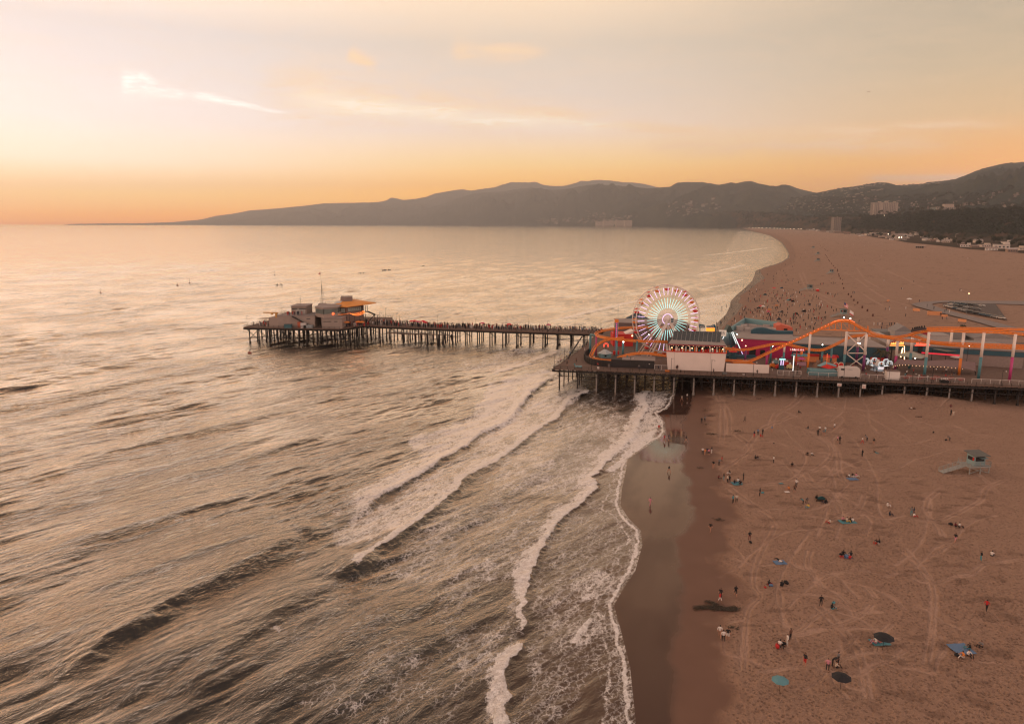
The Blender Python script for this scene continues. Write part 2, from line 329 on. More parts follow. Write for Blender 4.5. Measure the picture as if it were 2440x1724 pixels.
# ---- waves
def wave_mesh():
    A = np.radians(np.arange(-46, 30.01, .072)); R = rings(62, 42000, .23, 140, 1.75)
    AA, RR = np.meshgrid(A, R); X = RR*np.sin(AA); Y = RR*np.cos(AA)
    dr = np.gradient(R)[:, None]*np.ones_like(AA); da = RR*(A[1]-A[0])
    land = offs(X, Y, SHORE)                      # >0 on land
    depth = sstep(0, 45, -land)                   # 0 at the shore, 1 offshore
    warp = (fbm(X/60, Y/60, 3, 3)-.5)
    warp2 = (fbm(X/14, Y/14, 3, 8)-.5)
    env = .35+1.3*fbm(X/45, Y/90, 3, 21)**1.2*sstep(.15, .75, fbm(X/22, Y/35, 3, 31))
    Z = np.zeros_like(X)
    rr = np.random.default_rng(7)
    for i in range(64):
        lam = 1.3*(20/1.3)**(i/63.0)*rr.uniform(.9, 1.1)
        th = math.radians(rr.normal(135, 16)) if lam < 13 else math.radians(rr.normal(122, 7))
        k = 2*math.pi/lam; nx, ny = math.sin(th), math.cos(th)
        att = sstep(1.6, 3.6, lam/np.maximum(dr*abs(ny)+.25*dr, da))
        amp = .0088*lam**.86*(1+.35*float(sstep(7, 3, np.array(lam))))
        ph = k*(X*nx+Y*ny)+rr.uniform(0, 6.28)+warp*rr.uniform(4, 9)+warp2*2.2
        w = np.sin(ph); w = w*.72+.28*(1-2*np.abs(np.sin(ph/2+.7)))*-1*np.sign(.5)
        Z += amp*w*att
    Z *= env*(.18+.82*depth)
    # long swells coming in, steeper towards the breakers
    th = math.radians(113); nx, ny = math.sin(th), math.cos(th)
    for lam, amp, s in ((26, .30, 0.3), (17, .16, 2.1), (41, .22, 4.0)):
        ph = 2*math.pi/lam*(X*nx+Y*ny)+s+warp*7
        att = sstep(1.5, 4, lam/dr)
        Z += amp*(np.exp(np.sin(ph)*1.3)/1.9-.75)*att*depth*(.35+.9*vnoise(X/50+3, Y/110, 77))
    foam = np.zeros_like(X)
    def crest(px, amp, wf, wb, fw=0.0, fd=0.0, tail=0.0, taper=.12, rough=1.0, wig=1.0):
        nonlocal Z, foam
        if len(px) > 2: pts = [tuple(v)[:2] for v in spl([at(*q) for q in px], 5)]
        else: pts = W2(px)
        cx0, cy0 = np.mean(pts, 0); rad = max(math.hypot(a-cx0, b-cy0) for a, b in pts)+45
        m = np.hypot(X-cx0, Y-cy0) < rad
        x = X[m]; y = Y[m]; jig = (fbm(x/3.1, y/3.1, 3, 91)-.5)*1.6*wig+(fbm(x/.9, y/.9, 2, 92)-.5)*.7*wig
        d, sd_, par, L = poly_dist(x, y, pts); d = -d*sd_+jig          # >0 shoreward
        ends = sstep(0, taper, par/L)*sstep(0, taper, 1-par/L)
        pr = np.where(d > 0, np.exp(-(d/wf)**2), np.exp(-(np.abs(d)/wb)**1.3))*(np.hypot(x-pts[0][0], y-pts[0][1]) > 0)
        inside = sstep(0, 3, np.minimum(par, L-par)+.01)
        Z[m] = Z[m]*(1-.5*pr*inside)+amp*pr*inside*ends*(.8+.4*vnoise(par/6, par*0, 5))*att_g[m]
        if fd > 0:
            f = fd*np.where(d > 0, 1-sstep(.1*fw, .9*fw, d), np.exp(-np.maximum(-d-fw, 0)/max(fw, .1)/1.2))
            if tail > 0: f = np.maximum(f, fd*.62*np.where(d < 0, 1-sstep(tail*.4, tail, -d), 0)*(.55+.9*fbm(x/2.5, y/6, 4, 55)))
            Z[m] += np.clip(f, 0, 1)*ends*.22*amp*(fbm(x/.8, y/.8, 3, 66)-.4)*rough
            foam[m] = np.maximum(foam[m], f*ends*inside)
    att_g = sstep(1.2, 3.5, 6/dr)
    # swell crests without foam
    crest([(129,1640),(309,1500),(497,1399),(592,1348),(718,1270),(775,1248)], 1.45, 2.6, 7)
    crest([(420,1690),(497,1603),(600,1520),(690,1455),(760,1405),(830,1365),(899,1316)], 1.35, 2.4, 6)
    for L_, a_ in (([(40,1600),(230,1500),(430,1405),(600,1325),(740,1268)], .42), ([(180,1720),(380,1610),(560,1510),(700,1430),(800,1375)], .45), ([(60,1490),(220,1420),(400,1345),(560,1290),(690,1240)], .42), ([(320,1720),(520,1625),(680,1530),(800,1450),(900,1390)], .4),
                   ([(500,1760),(640,1660),(780,1560),(900,1480),(1000,1400)], .38), ([(720,1760),(850,1650),(960,1560),(1060,1480)], .32), ([(40,1340),(260,1270),(460,1215),(640,1165)], .35), ([(300,1180),(500,1120),(700,1060),(860,1000)], .35), ([(900,1280),(1040,1180),(1160,1100),(1300,990)], .28), ([(980,1340),(1110,1240),(1240,1150),(1370,1050)], .3), ([(50,1120),(300,1070),(520,1020),(760,960)], .4), ([(600,960),(780,920),(930,880),(1060,830)], .4)):
        crest(L_, a_*2.1, 2.7, 6, taper=.3)
    crest([(100,1500),(250,1420),(420,1320),(560,1265),(700,1215)], .5, 2.4, 6)
    crest([(60,1400),(200,1300),(380,1240),(560,1175),(640,1150)], .5, 3, 7)
    crest([(250,1240),(420,1190),(560,1150),(760,1100)], .4, 3, 7)
    crest([(120,1180),(350,1110),(600,1050),(800,1000)], .45, 4, 8)
    crest([(960,890),(981,871),(1050,850),(1117,832),(1138,821),(1190,806)], .7, 2.2, 8)
    crest([(300,720),(450,712),(620,690),(820,672),(980,645)], .9, 5, 22)
    crest([(150,800),(380,778),(560,760),(700,742)], .6, 5, 20)
    crest([(1100,1330),(1180,1290),(1260,1240),(1330,1190)], .25, 1.2, 3)
    # breakers
    L1 = [(768,1251),(847,1229),(906,1184),(983,1145),(1053,1096),(1088,1079),(1144,1037),(1214,1002),(1245,957),(1283,922),(1330,889)]
    L2 = [(840,1372),(899,1316),(969,1271),(1067,1191),(1123,1134),(1179,1107),(1228,1068),(1283,1026),(1335,988),(1360,953),(1412,929)]
    L3 = [(1200,1760),(1203,1602),(1223,1563),(1248,1518),(1251,1483),(1237,1462),(1248,1434),(1251,1396),(1262,1358),(1293,1302),(1317,1260),(1345,1229),(1388,1194),(1419,1166),(1412,1138),(1457,1089),(1506,1040),(1520,1009),(1541,971),(1535,950),(1552,929)]
    crest(L1, 1.0, 1.2, 5, 1.6, 1.1, 9)
    crest(L2[:5], .85, 1.2, 4.5, .6, .95, 0, .02)
    crest(L2[3:], .6, 1.0, 4, 1.0, 1.1, 8, .03)
    crest(L3[:4], .4, .8, 2, .7, 1.1, 3, .02)
    crest(L3[3:9], .3, .8, 2, .5, .8, 2.5, .02)
    crest(L3[7:15], .45, .8, 2.2, .7, 1.2, 4, .03)
    crest(L3[13:], .4, .9, 2.5, 1.0, 1.1, 5, .03)
    crest([(1422,1462),(1394,1494),(1349,1549)], .15, .6, 1.5, .5, .8, 3.5, .1)
    crest([(1560,1020),(1500,1075),(1440,1130)], .2, .7, 2, .9, 1.0, 2, .05)
    crest([(683,1498),(660,1510),(637,1522)], .3, .9, 2, 1.0, 1.25, .6, .25, wig=.5)
    crest([(1300,772),(1357,758),(1407,746),(1450,736),(1511,721),(1580,706)], .9, 2.5, 7, 2.2, .95, 9, .2)
    crest([(1641,695),(1694,686),(1740,676),(1780,662)], .5, 3, 8, 2, .7, 8, .2)
    crest([(1560,752),(1620,735),(1680,716),(1740,700)], .5, 3, 7, 2.2, .8, 14, .1)
    crest([(1480,800),(1560,775),(1640,752),(1700,735)], .5, 3, 7, 2.4, .9, 12, .1)
    crest([(1150,900),(1250,868),(1330,840),(1400,812)], .5, 2, 6, 2.0, .9, 12, .15)
    crest([(1640,660),(1720,645),(1790,628)], .5, 5, 10, 3, .7, 12, .2)
    for L_ in ([(1560,640),(1680,618),(1790,602)], [(1480,690),(1600,668),(1730,640)], [(1600,735),(1690,705),(1760,672)], [(1700,585),(1790,575),(1850,566)]): crest(L_, .8, 3, 9, 1.5, .4, 0, .3)
    crest([(1650,612),(1760,600),(1850,588)], .6, 8, 18, 5, .6, 18, .2)
    # foam left over by earlier breakers: soft patches
    def patch(px, dens, soft=4.0):
        pts = W2(px); inside = np.zeros(X.shape, bool); n = len(pts)
        for i in range(n):
            x0, y0 = pts[i]; x1, y1 = pts[(i+1) % n]
            c = ((y0 > Y) != (y1 > Y)); xi = x0+(Y-y0)*(x1-x0)/((y1-y0) if abs(y1-y0) > 1e-9 else 1e-9); inside ^= (c & (X < xi))
        d = poly_dist(X, Y, pts+[pts[0]])[0]
        f = sstep(-soft*.5, soft, np.where(inside, d, -d)+(fbm(X/4, Y/7, 3, 13)-.5)*soft*1.6)
        np.maximum(foam, f*dens, out=foam)
    patch([(770,1250),(906,1184),(1046,1103),(1144,1037),(1245,957),(1335,885),(1290,880),(1180,905),(1125,962),(1122,992),(1040,1018),(962,1050),(980,1085),(890,1160),(800,1222)], .72, 4)
    patch([(1335,889),(1412,929),(1335,988),(1228,1068),(1123,1134),(1060,1194),(969,1271),(880,1300),(800,1295),(770,1262),(906,1190),(1088,1085),(1245,960)], .62, 3)
    patch([(1412,929),(1520,1000),(1457,1089),(1412,1138),(1400,1190),(1250,1190),(1140,1190),(1125,1140),(1228,1068),(1335,988)], .45, 3)
    patch([(1150,1125),(1400,1120),(1410,1175),(1180,1185)], .5, 3)
    patch([(960,1290),(1120,1180),(1400,1190),(1300,1300),(1250,1390),(1090,1400),(900,1400),(880,1360)], .40, 3)
    patch([(1060,1330),(1200,1260),(1330,1235),(1290,1300),(1180,1380),(1050,1420)], .44, 6)
    patch([(960,1420),(1090,1350),(1160,1390),(1130,1480),(1000,1500)], .42, 6)
    patch([(1040,1560),(1110,1480),(1250,1470),(1240,1540),(1190,1700),(1020,1700)], .46, 7)
    patch([(820,1580),(950,1530),(1060,1540),(1100,1640),(1000,1740),(720,1740)], .42, 8)
    patch([(700,1400),(840,1375),(960,1290),(1000,1400),(900,1560),(640,1560)], .2, 3)
    patch([(1290,1310),(1345,1235),(1420,1180),(1500,1240),(1515,1330),(1450,1430),(1450,1600),(1350,1760),(1210,1760),(1260,1500)], .36, 2)
    patch([(1330,1400),(1420,1350),(1500,1370),(1450,1410),(1390,1440)], .5, 2)
    patch([(1370,1490),(1440,1440),(1462,1480),(1380,1570),(1340,1600)], .5, 2)
    patch([(1540,930),(1600,930),(1598,965),(1560,985),(1580,1000),(1583,1030),(1500,1085),(1440,1130),(1420,1160),(1400,1150),(1470,1070),(1525,1000)], .66, 2)
    patch([(1330,860),(1480,870),(1600,905),(1560,960),(1480,985),(1400,950)], .3, 3)
    patch([(1060,870),(1180,835),(1420,790),(1560,745),(1740,690),(1770,700),(1720,780),(1560,860),(1400,900),(1250,880),(1150,905)], .46, 7)
    patch([(1620,720),(1800,650),(1850,620),(1872,600),(1850,560),(1760,548),(1700,620),(1500,700)], .3, 14)
    foam *= (.62+.76*fbm(X/7, Y/12, 4, 41))
    edge = np.exp(-((land+.5+(fbm(X/2, Y/2, 3, 9)-.5)*.9)/.35)**2)*.95
    edge = np.maximum(edge, .55*np.exp(-((land+2.6+(fbm(X/5, Y/5, 3, 19)-.5)*4)/.5)**2))
    edge = np.maximum(edge, .42*(1-sstep(0, 7, -land)))
    foam = np.maximum(foam, edge*sstep(900, 250, RR))
    shal = 1-sstep(0, 30, -land+(fbm(X/9, Y/9, 2, 4)-.5)*14)
    Z = Z*sstep(0, 5, -land)+.012
    Z = np.where(land > 1.5, -.35, Z)
    return X, Y, Z, {'foam': np.clip(foam, 0, 1.3), 'shallow': shal}
wx, wy, wz, wat = wave_mesh()
N = NT('sea_water')
N.m.use_fake_user = False
foam = N.attr('foam'); shal = N.attr('shallow')
al = N.pos((1, 1, 1), math.radians(0))
st1 = N.pos((.36, .85, 1), math.radians(-42)); st2 = N.pos((1.3, 2.3, 1), math.radians(-56)); st3 = N.pos((.05, .16, 1), math.radians(-44))
h = N.math('ADD', N.math('MULTIPLY', N.noise(st1, 1.0, 6, .62, .4), 1.05), N.math('MULTIPLY', N.noise(st2, 1.6, 5, .62, .3), .42))
cell = N.vor(N.pos((1, .75, 1), .5), 1.0, 'DISTANCE_TO_EDGE')
wv = N.n.new('ShaderNodeVectorMath'); wv.operation = 'ADD'
nz = N.n.new('ShaderNodeTexNoise'); nz.inputs['Scale'].default_value = 1.1; nz.inputs['Detail'].default_value = 4; N.l.new(al, nz.inputs[0])
sc_ = N.n.new('ShaderNodeVectorMath'); sc_.operation = 'SCALE'; sc_.inputs[3].default_value = 1.5; N.l.new(nz.outputs['Color'], sc_.inputs[0])
N.l.new(N.pos((.7, 1.2, 1), -1.0), wv.inputs[0]); N.l.new(sc_.outputs[0], wv.inputs[1])
e1 = N.vor(wv.outputs[0], 1.1, 'DISTANCE_TO_EDGE'); e2 = N.vor(wv.outputs[0], 3.2, 'DISTANCE_TO_EDGE')
lace = N.math('ADD', N.math('MULTIPLY', e1, 1.0), N.math('MULTIPLY', e2, .9))
fn = N.noise(al, 5.0, 5, .7)
lace = N.math('ADD', lace, N.math('MULTIPLY', fn, .75))
clump = N.noise(N.pos((.6, 1.1, 1), -1.1), .5, 5, .6)
dens = N.math('MULTIPLY', foam, N.math('ADD', .1, N.math('MULTIPLY', clump, 1.7)))
thr = N.math('SUBTRACT', N.math('MULTIPLY', dens, 1.35), lace)
mask = N.ss(thr, -.22, .3)
mask = N.math('MULTIPLY', mask, N.math('MULTIPLY', N.ss(foam, .04, .3), N.ss(fn, .25, .55, .55, 1.0)), clamp=True)
web = N.math('MULTIPLY', N.math('SUBTRACT', 1.0, N.ss(N.math('ADD', e1, N.math('MULTIPLY', fn, .05)), .03, .10)), N.math('MULTIPLY', N.ss(foam, .1, .3), N.ss(clump, .38, .6)))
mask = N.math('MAXIMUM', mask, N.math('MULTIPLY', web, .75))
basec = N.mix(shal, (.007, .010, .010, 1), (.06, .036, .026, 1))
fcol = N.mix(N.ss(N.noise(al, 1.6, 5, .75), .35, .65), (.62, .57, .54, 1), (.95, .92, .90, 1))
col = N.mix(mask, basec, fcol)
N.l.new(col, N.b.inputs['Base Color'])
N.l.new(N.mixf(mask, .075, .75), N.b.inputs['Roughness']); N.b.inputs['IOR'].default_value = 1.333; N.b.inputs['Specular IOR Level'].default_value = 0.0
calm = N.mixf(shal, .85, .28)
gust = N.ss(N.noise(al, .022, 4, .6, .5), .3, .68, .45, 1.5)
hb = N.math('ADD', N.math('MULTIPLY', N.math('MULTIPLY', h, gust), calm), N.math('MULTIPLY', N.noise(st3, 1.0, 4, .55), 2.2))
b1 = N.bump(hb, .34, 1.0)
b2 = N.bump(N.math('MULTIPLY', mask, N.math('ADD', .4, fn)), .12, 1.0, b1)
N.l.new(b2, N.b.inputs['Normal'])
fr = N.n.new('ShaderNodeFresnel'); fr.inputs[0].default_value = 1.333; N.l.new(b1, fr.inputs['Normal'])
gl = N.n.new('ShaderNodeBsdfGlossy'); gl.inputs['Roughness'].default_value = .09; gl.inputs['Color'].default_value = (1, .91, .82, 1); N.l.new(b1, gl.inputs['Normal'])
ms = N.n.new('ShaderNodeMixShader'); N.l.new(N.math('MULTIPLY', N.math('MULTIPLY', N.math('POWER', fr.outputs[0], 1.25), N.mixf(shal, 5.0, 3.4)), N.math('SUBTRACT', 1.0, N.math('MULTIPLY', mask, .55)), True), ms.inputs[0]); N.l.new(N.mixf(mask, .09, .4), gl.inputs['Roughness'])
N.l.new(N.b.outputs[0], ms.inputs[1]); N.l.new(gl.outputs[0], ms.inputs[2])
N.l.new(ms.outputs[0], [q for q in N.n if q.type == 'OUTPUT_MATERIAL'][0].inputs[0])
grid_obj('water', wx, wy, wz, wat, N.m)
del wx, wy, wz, wat
# ---- beach
def sand_z(X, Y):
    land = offs(X, Y, SHORE)
    z = np.where(land > 0, .035*np.minimum(land, 30)+.006*np.clip(land-30, 0, 120), .05*np.maximum(land, -60))
    return z
def sand_mesh():
    A = np.radians(np.arange(-12, 50.01, .085)); R = rings(60, 14000, .2, 120, 1.75)
    AA, RR = np.meshgrid(A, R); X = RR*np.sin(AA); Y = RR*np.cos(AA)
    Z = sand_z(X, Y)
    tide = offs(X, Y, TIDE); dry = offs(X, Y, DRY)
    wet = 1-sstep(-1.0, .7, tide+(fbm(X/3, Y/3, 3, 4)-.5)*1.6)
    damp = 1-sstep(-1.5, 2.5, dry+(fbm(X/4, Y/4, 3, 14)-.5)*6)
    fade = sstep(900, 200, RR)
    rough = (1-damp)
    lump = (fbm(X/1.0, Y/1.0, 3, 5)-.5)*.34+(fbm(X/.42, Y/.42, 2, 15)-.5)*.2+(fbm(X/6, Y/6, 3, 6)-.5)*.35
    smoothp = sstep(.42, .62, fbm(X/16, Y/16, 3, 71))
    Z = Z+rough*fade*lump*(.5+.5*smoothp)+(1-rough)*(fbm(X/7, Y/7, 2, 8)-.5)*.04*(1-wet)
    # sand heaps by the pier
    for px, py, hgt, r1, r2 in ((2130,958,2.0,9,6),(2240,965,1.6,10,6),(1985,958,.5,12,5),(2330,985,1.2,10,5)):
        c = at(px, py, .8); Z += hgt*np.exp(-(((X-c.x)/r1)**2+((Y-c.y)/r2)**2))
    # tyre and foot trails
    tr = np.zeros_like(X)
    lines = [[(1708,940),(1738,985),(1742,1035)],[(1700,945),(1728,990),(1732,1040)],[(1745,1040),(1782,1075),(1745,1105),(1712,1128),(1722,1160),(1760,1195),(1830,1240),(1850,1262)],
     [(1752,1035),(1792,1072),(1755,1108),(1722,1130),(1732,1158),(1768,1190),(1840,1238)],[(1940,1042),(1968,1052),(1984,1080),(1975,1110),(1940,1135)],[(1940,1050),(1962,1060),(1976,1082),(1966,1106),(1935,1130)],
     [(1990,1000),(2008,1005),(2000,1022),(1975,1040)],[(1870,1100),(1905,1140),(1950,1165),(1992,1195),(2010,1225)],[(1862,1108),(1898,1148),(1940,1172),(1980,1202),(1998,1235)],
     [(1840,1262),(1800,1340),(1790,1400),(1805,1430),(1780,1460),(1770,1510),(1765,1600)],[(1852,1266),(1812,1342),(1800,1400),(1815,1432),(1790,1462),(1780,1512),(1778,1600)],
     [(1760,1360),(1800,1320),(1870,1280),(1960,1270),(2060,1240)],[(1930,1280),(1880,1350),(1850,1420),(1862,1470),(1900,1540)],[(1940,1460),(2000,1520),(2040,1580),(2060,1680)],[(1955,1455),(2015,1515),(2055,1575),(2078,1680)],
     [(2090,1150),(2095,1230),(2120,1260)],[(2060,1240),(2075,1260),(2065,1290)],[(2150,1330),(2210,1400),(2215,1500),(2200,1600)],[(2160,1322),(2222,1400),(2228,1500),(2215,1600)],[(2010,990),(2060,1000),(2200,1070),(2320,1085)],
     [(1905,655),(1920,690),(1945,708),(1985,730),(2030,745)],[(1912,650),(1930,688),(1955,705),(1990,722),(2040,740)],[(2085,640),(2150,665),(2145,662),(2200,690)],[(2010,650),(2040,668),(2070,690),(2110,715),(2170,735)],[(2040,640),(2062,670),(2095,690)],
     [(2050,700),(2080,720),(2120,738),(2190,745)],[(2080,632),(2110,645),(2140,662)],[(2120,625),(2230,640),(2330,655)]]
    rl = random.Random(41)
    for _ in range(64):
        x0, y0 = rl.uniform(1730, 2350), rl.uniform(960, 1650); a = rl.uniform(0, 6.28); L = [(x0, y0)]
        for k in range(rl.randint(3, 6)): a += rl.uniform(-.7, .7); x0 += math.cos(a)*45; y0 += math.sin(a)*30; L.append((max(x0, 1715), min(max(y0, 945), 1700)))
        lines.append(L)
        if rl.random() < .6: lines.append([(x+11, y+3) for x, y in L])
    for L in lines:
        p = [tuple(v)[:2] for v in spl([at(*q) for q in L], 5)]; cx0, cy0 = np.mean(p, 0); rad = max(math.hypot(a-cx0, b-cy0) for a, b in p)+6
        m = np.hypot(X-cx0, Y-cy0) < rad; d = poly_dist(X[m], Y[m], p)[0]+(fbm(X[m]/2, Y[m]/2, 2, 3)-.5)*.5
        w = .26 if cy0 < 250 else .7
        tr[m] = np.maximum(tr[m], np.exp(-(d/w)**2)); Z[m] += -.025*np.exp(-(d/w)**2)
    stain = np.clip(sstep(.58, .74, fbm(X/3.2, Y/1.9, 4, 27))*sstep(.4, .6, fbm(X/26, Y/26, 2, 99))*rough, 0, 1)
    return X, Y, Z, {'wet': wet, 'damp': damp*(.35+.65*sstep(520, 260, RR)), 'track': tr, 'stain': stain, 'near': fade}
X_, Y_, Z_, at_ = sand_mesh()
N = NT('beach_sand')
wet = N.attr('wet'); damp = N.attr('damp'); tr = N.attr('track'); stn = N.attr('stain'); near = N.attr('near')
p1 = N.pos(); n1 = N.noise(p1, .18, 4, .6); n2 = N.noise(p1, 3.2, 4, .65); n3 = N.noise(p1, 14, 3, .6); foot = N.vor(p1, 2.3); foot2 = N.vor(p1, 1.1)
drycol = N.mix(n1, (.285, .178, .126, 1), (.375, .243, .175, 1))
drycol = N.mix(N.math('MULTIPLY', tr, .5), drycol, (.43, .285, .215, 1))
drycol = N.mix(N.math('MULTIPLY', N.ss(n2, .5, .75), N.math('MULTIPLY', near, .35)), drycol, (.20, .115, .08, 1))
pit_shade = N.math('MULTIPLY', N.math('SUBTRACT', 1.0, N.ss(foot, .08, .36)), N.math('MULTIPLY', N.ss(N.noise(p1, .45, 4, .65), .42, .6), N.math('MULTIPLY', near, N.math('SUBTRACT', 1.0, N.math('MULTIPLY', tr, .8)))))  # footprint hollows: their shade put into the sand colour as darker centres
drycol = N.mix(N.math('MULTIPLY', pit_shade, .62), drycol, (.14, .078, .052, 1))
drycol = N.mix(N.math('MULTIPLY', stn, .42), drycol, (.12, .07, .05, 1))
dampcol = N.mix(n1, (.125, .069, .048, 1), (.17, .096, .068, 1))
c = N.mix(damp, drycol, dampcol); c = N.mix(wet, c, (.055, .031, .024, 1))
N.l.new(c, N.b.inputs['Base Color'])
N.l.new(N.mixf(wet, N.mixf(damp, .95, .6), N.mixf(N.noise(N.pos((.4,1,1),-1.3), .35, 3), .04, .2)), N.b.inputs['Roughness'])
N.b.inputs['IOR'].default_value = 1.36
N.l.new(N.mixf(wet, .25, .1), N.b.inputs['Specular IOR Level'])
hh = N.math('ADD', N.math('ADD', N.math('MULTIPLY', N.ss(foot, .05, .5), .9), N.math('MULTIPLY', foot2, .5)), N.math('ADD', N.math('MULTIPLY', n2, 1.0), N.math('MULTIPLY', n3, .25)))
hh = N.math('MULTIPLY', hh, N.math('MULTIPLY', N.math('SUBTRACT', 1.0, damp, True), N.math('SUBTRACT', 1.0, N.math('MULTIPLY', tr, .6))))
hw = N.math('ADD', hh, N.math('MULTIPLY', N.noise(N.pos((.4, 1.6, 1), -1.2), .8, 3), .012))
nb = N.bump(hw, .34, 1.0); N.l.new(nb, N.b.inputs['Normal'])
fr = N.n.new('ShaderNodeFresnel'); fr.inputs[0].default_value = 1.333; N.l.new(nb, fr.inputs['Normal'])
gl = N.n.new('ShaderNodeBsdfGlossy'); gl.inputs['Roughness'].default_value = .07; gl.inputs['Color'].default_value = (.95, .78, .68, 1); N.l.new(nb, gl.inputs['Normal'])
ms = N.n.new('ShaderNodeMixShader'); N.l.new(N.math('MULTIPLY', N.math('MULTIPLY', fr.outputs[0], 1.05), N.math('MULTIPLY', wet, N.ss(N.noise(N.pos((.4, 1, 1), -1.3), .16, 4), .3, .6, .55, 1.0)), True), ms.inputs[0])
N.l.new(N.b.outputs[0], ms.inputs[1]); N.l.new(gl.outputs[0], ms.inputs[2])
N.l.new(ms.outputs[0], [q for q in N.n if q.type == 'OUTPUT_MATERIAL'][0].inputs[0])
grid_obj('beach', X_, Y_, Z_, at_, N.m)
del X_, Y_, Z_, at_
def gz(x, y):
    """height of the sand at a point"""
    return float(sand_z(np.array([x]), np.array([y]))[0])
def sand(px, py):
    p = at(px, py, .8)
    for _ in range(3): z = max(0.0, gz(p.x, p.y)); p = at(px, py, z)
    return p
# ================================================================ mountains, bluff, haze
def coastD(px):
    return float(np.interp(px, [-400, 900, 1300, 1500, 1700, 1780, 1903, 2007, 2086, 2164, 2312, 2500, 2800], [26000, 24000, 18000, 13500, 9800, 8500, 6230, 4250, 2850, 2080, 1560, 1250, 1150]))
def bl_foot(x): return float(np.interp(x, [1400, 1700, 1780, 1903, 2007, 2086, 2164, 2214, 2312, 2450, 2800], [15600, 10300, 8900, 6750, 5300, 4350, 3700, 3250, 2750, 2450, 2300]))
def azp(px): return math.atan((px-CX)/FPX*math.cos(PITCH)**0)
def hill_mat(name, c1, c2, c3, sc):
    N = NT(name); p = N.pos(); a = N.noise(p, sc, 6, .6); b = N.noise(p, sc*6, 5, .65); sl = N.n.new('ShaderNodeNewGeometry'); 
    c = N.mix(N.ss(a, .38, .62), (*c1, 1), (*c2, 1)); c = N.mix(N.math('MULTIPLY', N.ss(b, .52, .7), .6), c, (*c3, 1))
    N.l.new(c, N.b.inputs['Base Color']); N.b.inputs['Roughness'].default_value = 1; N.b.inputs['Specular IOR Level'].default_value = 0
    N.l.new(N.bump(N.math('ADD', a, b), 14*.004/sc, 1.0), N.b.inputs['Normal']); return N.m
def ridge(name, sil, Dfoot, Dtop, m, detail, seed, step=2.6, rows=70, back=1.25, shape=.9, foot_z=1.0, gul=1.0):
    """heightfield from the coast (Dfoot) up to a ridge line (Dtop) whose crest follows the profile sil, then down behind"""
    px = np.arange(sil[0][0], sil[-1][0]+step, step); py = np.interp(px, [a for a, b in sil], [b for a, b in sil])
    v = np.linspace(0, 1.18, rows); PX, V = np.meshgrid(px, v)
    df = np.array([Dfoot(x) for x in px]); dt = np.array([Dtop(x) for x in px])
    # ground distance of each sample; top height from the profile
    Yf = df; Yt = dt; Yd = Yf+(Yt-Yf)*V
    tx = (px-CX); b = CY-py
    dy = b*math.sin(PITCH)+FPX*math.cos(PITCH); dz = b*math.cos(PITCH)-FPX*math.sin(PITCH)
    # real coordinates: travel along the same bearing
    bear = tx/dy; top = HCAM+dz/dy*Yt
    X = bear*Yd; n1 = fbm(X/(detail*1.2), Yd/(detail*2.2), 5, seed)
    spur = 1-np.abs(2*fbm(X/detail+3.1, Yd/(detail*2.6), 4, seed+5)-1)
    prof = np.where(V <= 1, np.power(np.clip(V, 0, 1), shape), 1-(V-1)*back)
    mid = np.clip(np.sin(np.pi*np.clip(V, 0, 1)), 0, 1)
    Z = foot_z+(top-foot_z)*(prof+gul*mid*(1-.75*np.clip(V, 0, 1))*((spur-.62)*.95+(n1-.5)*.6+(fbm(X/(detail*.3), Yd/(detail*.5), 3, seed+2)-.5)*.16))
    Z += (top*.02)*(fbm(X/(detail*.12), Yd/(detail*.12), 4, seed+9)-.5)*np.clip(V*3, 0, 1)
    Z = np.where(V <= 0, -3, Z)
    return grid_obj(name, X, Yd, np.maximum(Z, -3), {}, m), (px, X, Yd, np.maximum(Z, -3))
FAR = [(-60,537),(60,536.5),(150,536),(168,533.5),(261,532),(340,531.5),(412,529),(477,523),(515,514),(562,508),(595,501),(647,497.5),(684,494),(715,491),(750,487),(775,484),(797,483.5),(840,483),(880,482),(910,480),(922,476),(931,470.6),(945,472),(962,476),(985,474),
 (1014,469),(1035,461),(1061,456.5),(1085,452),(1103,450),(1122,454),(1150,449),(1178,446),(1199,439),(1217,433.5),(1246,434),(1262,434),(1275,432),(1296,440.5),(1317,442.6),(1340,443),(1364,438),(1385,429.5),(1403,431),(1421,428),(1458,430),(1487,434.5),(1510,434),(1539,438),(1560,444),(1596,452),(1640,462),(1700,478)]
MID = [(820,537),(900,528),(960,516),(1010,498),(1050,486),(1089,472),(1127,461),(1160,457.5),(1199,456),(1225,451),(1265,446.5),(1290,450),(1317,452),(1356,449),(1382,443),(1416,439),(1460,441),(1500,444),(1544,448.5),(1578,446),(1596,445),(1604,440),(1612,435),(1638,433.4),(1670,433),(1696,436.6),(1714,440),(1730,437),(1743,434),(1754,436.6),(1775,432),(1790,430),(1806,436.6),(1832,442),(1848,444),(1861,441),(1879,440.5),(1903,449.6),(1945,459),(2000,470),(2100,490)]
NEAR = [(1540,534),(1600,524),(1640,516),(1700,505),(1760,495),(1820,486),(1892,471),(1920,465),(1945,459.6),(1971,453.6),(2013,446),(2035,444),(2060,440.5),(2091,434),(2117,435),(2135,441),(2164,440),(2198,438),(2209,433.4),(2243,431),(2274,427),(2295,419.6),(2312,412.5),(2345,400),(2400,388),(2470,384),(2600,396)]
hm1 = hill_mat('far_chaparral', (.03,.036,.034), (.055,.055,.045), (.10,.085,.06), .0012)
hm2 = hill_mat('mid_chaparral', (.022,.03,.028), (.045,.048,.036), (.105,.085,.055), .0018)
hm3 = hill_mat('near_chaparral', (.018,.03,.027), (.040,.048,.036), (.09,.075,.05), .003)
_, farp = ridge('distant_hills', FAR, lambda x: 23500 if x < 900 else 24500, lambda x: 29500, hm1, 900, 3)
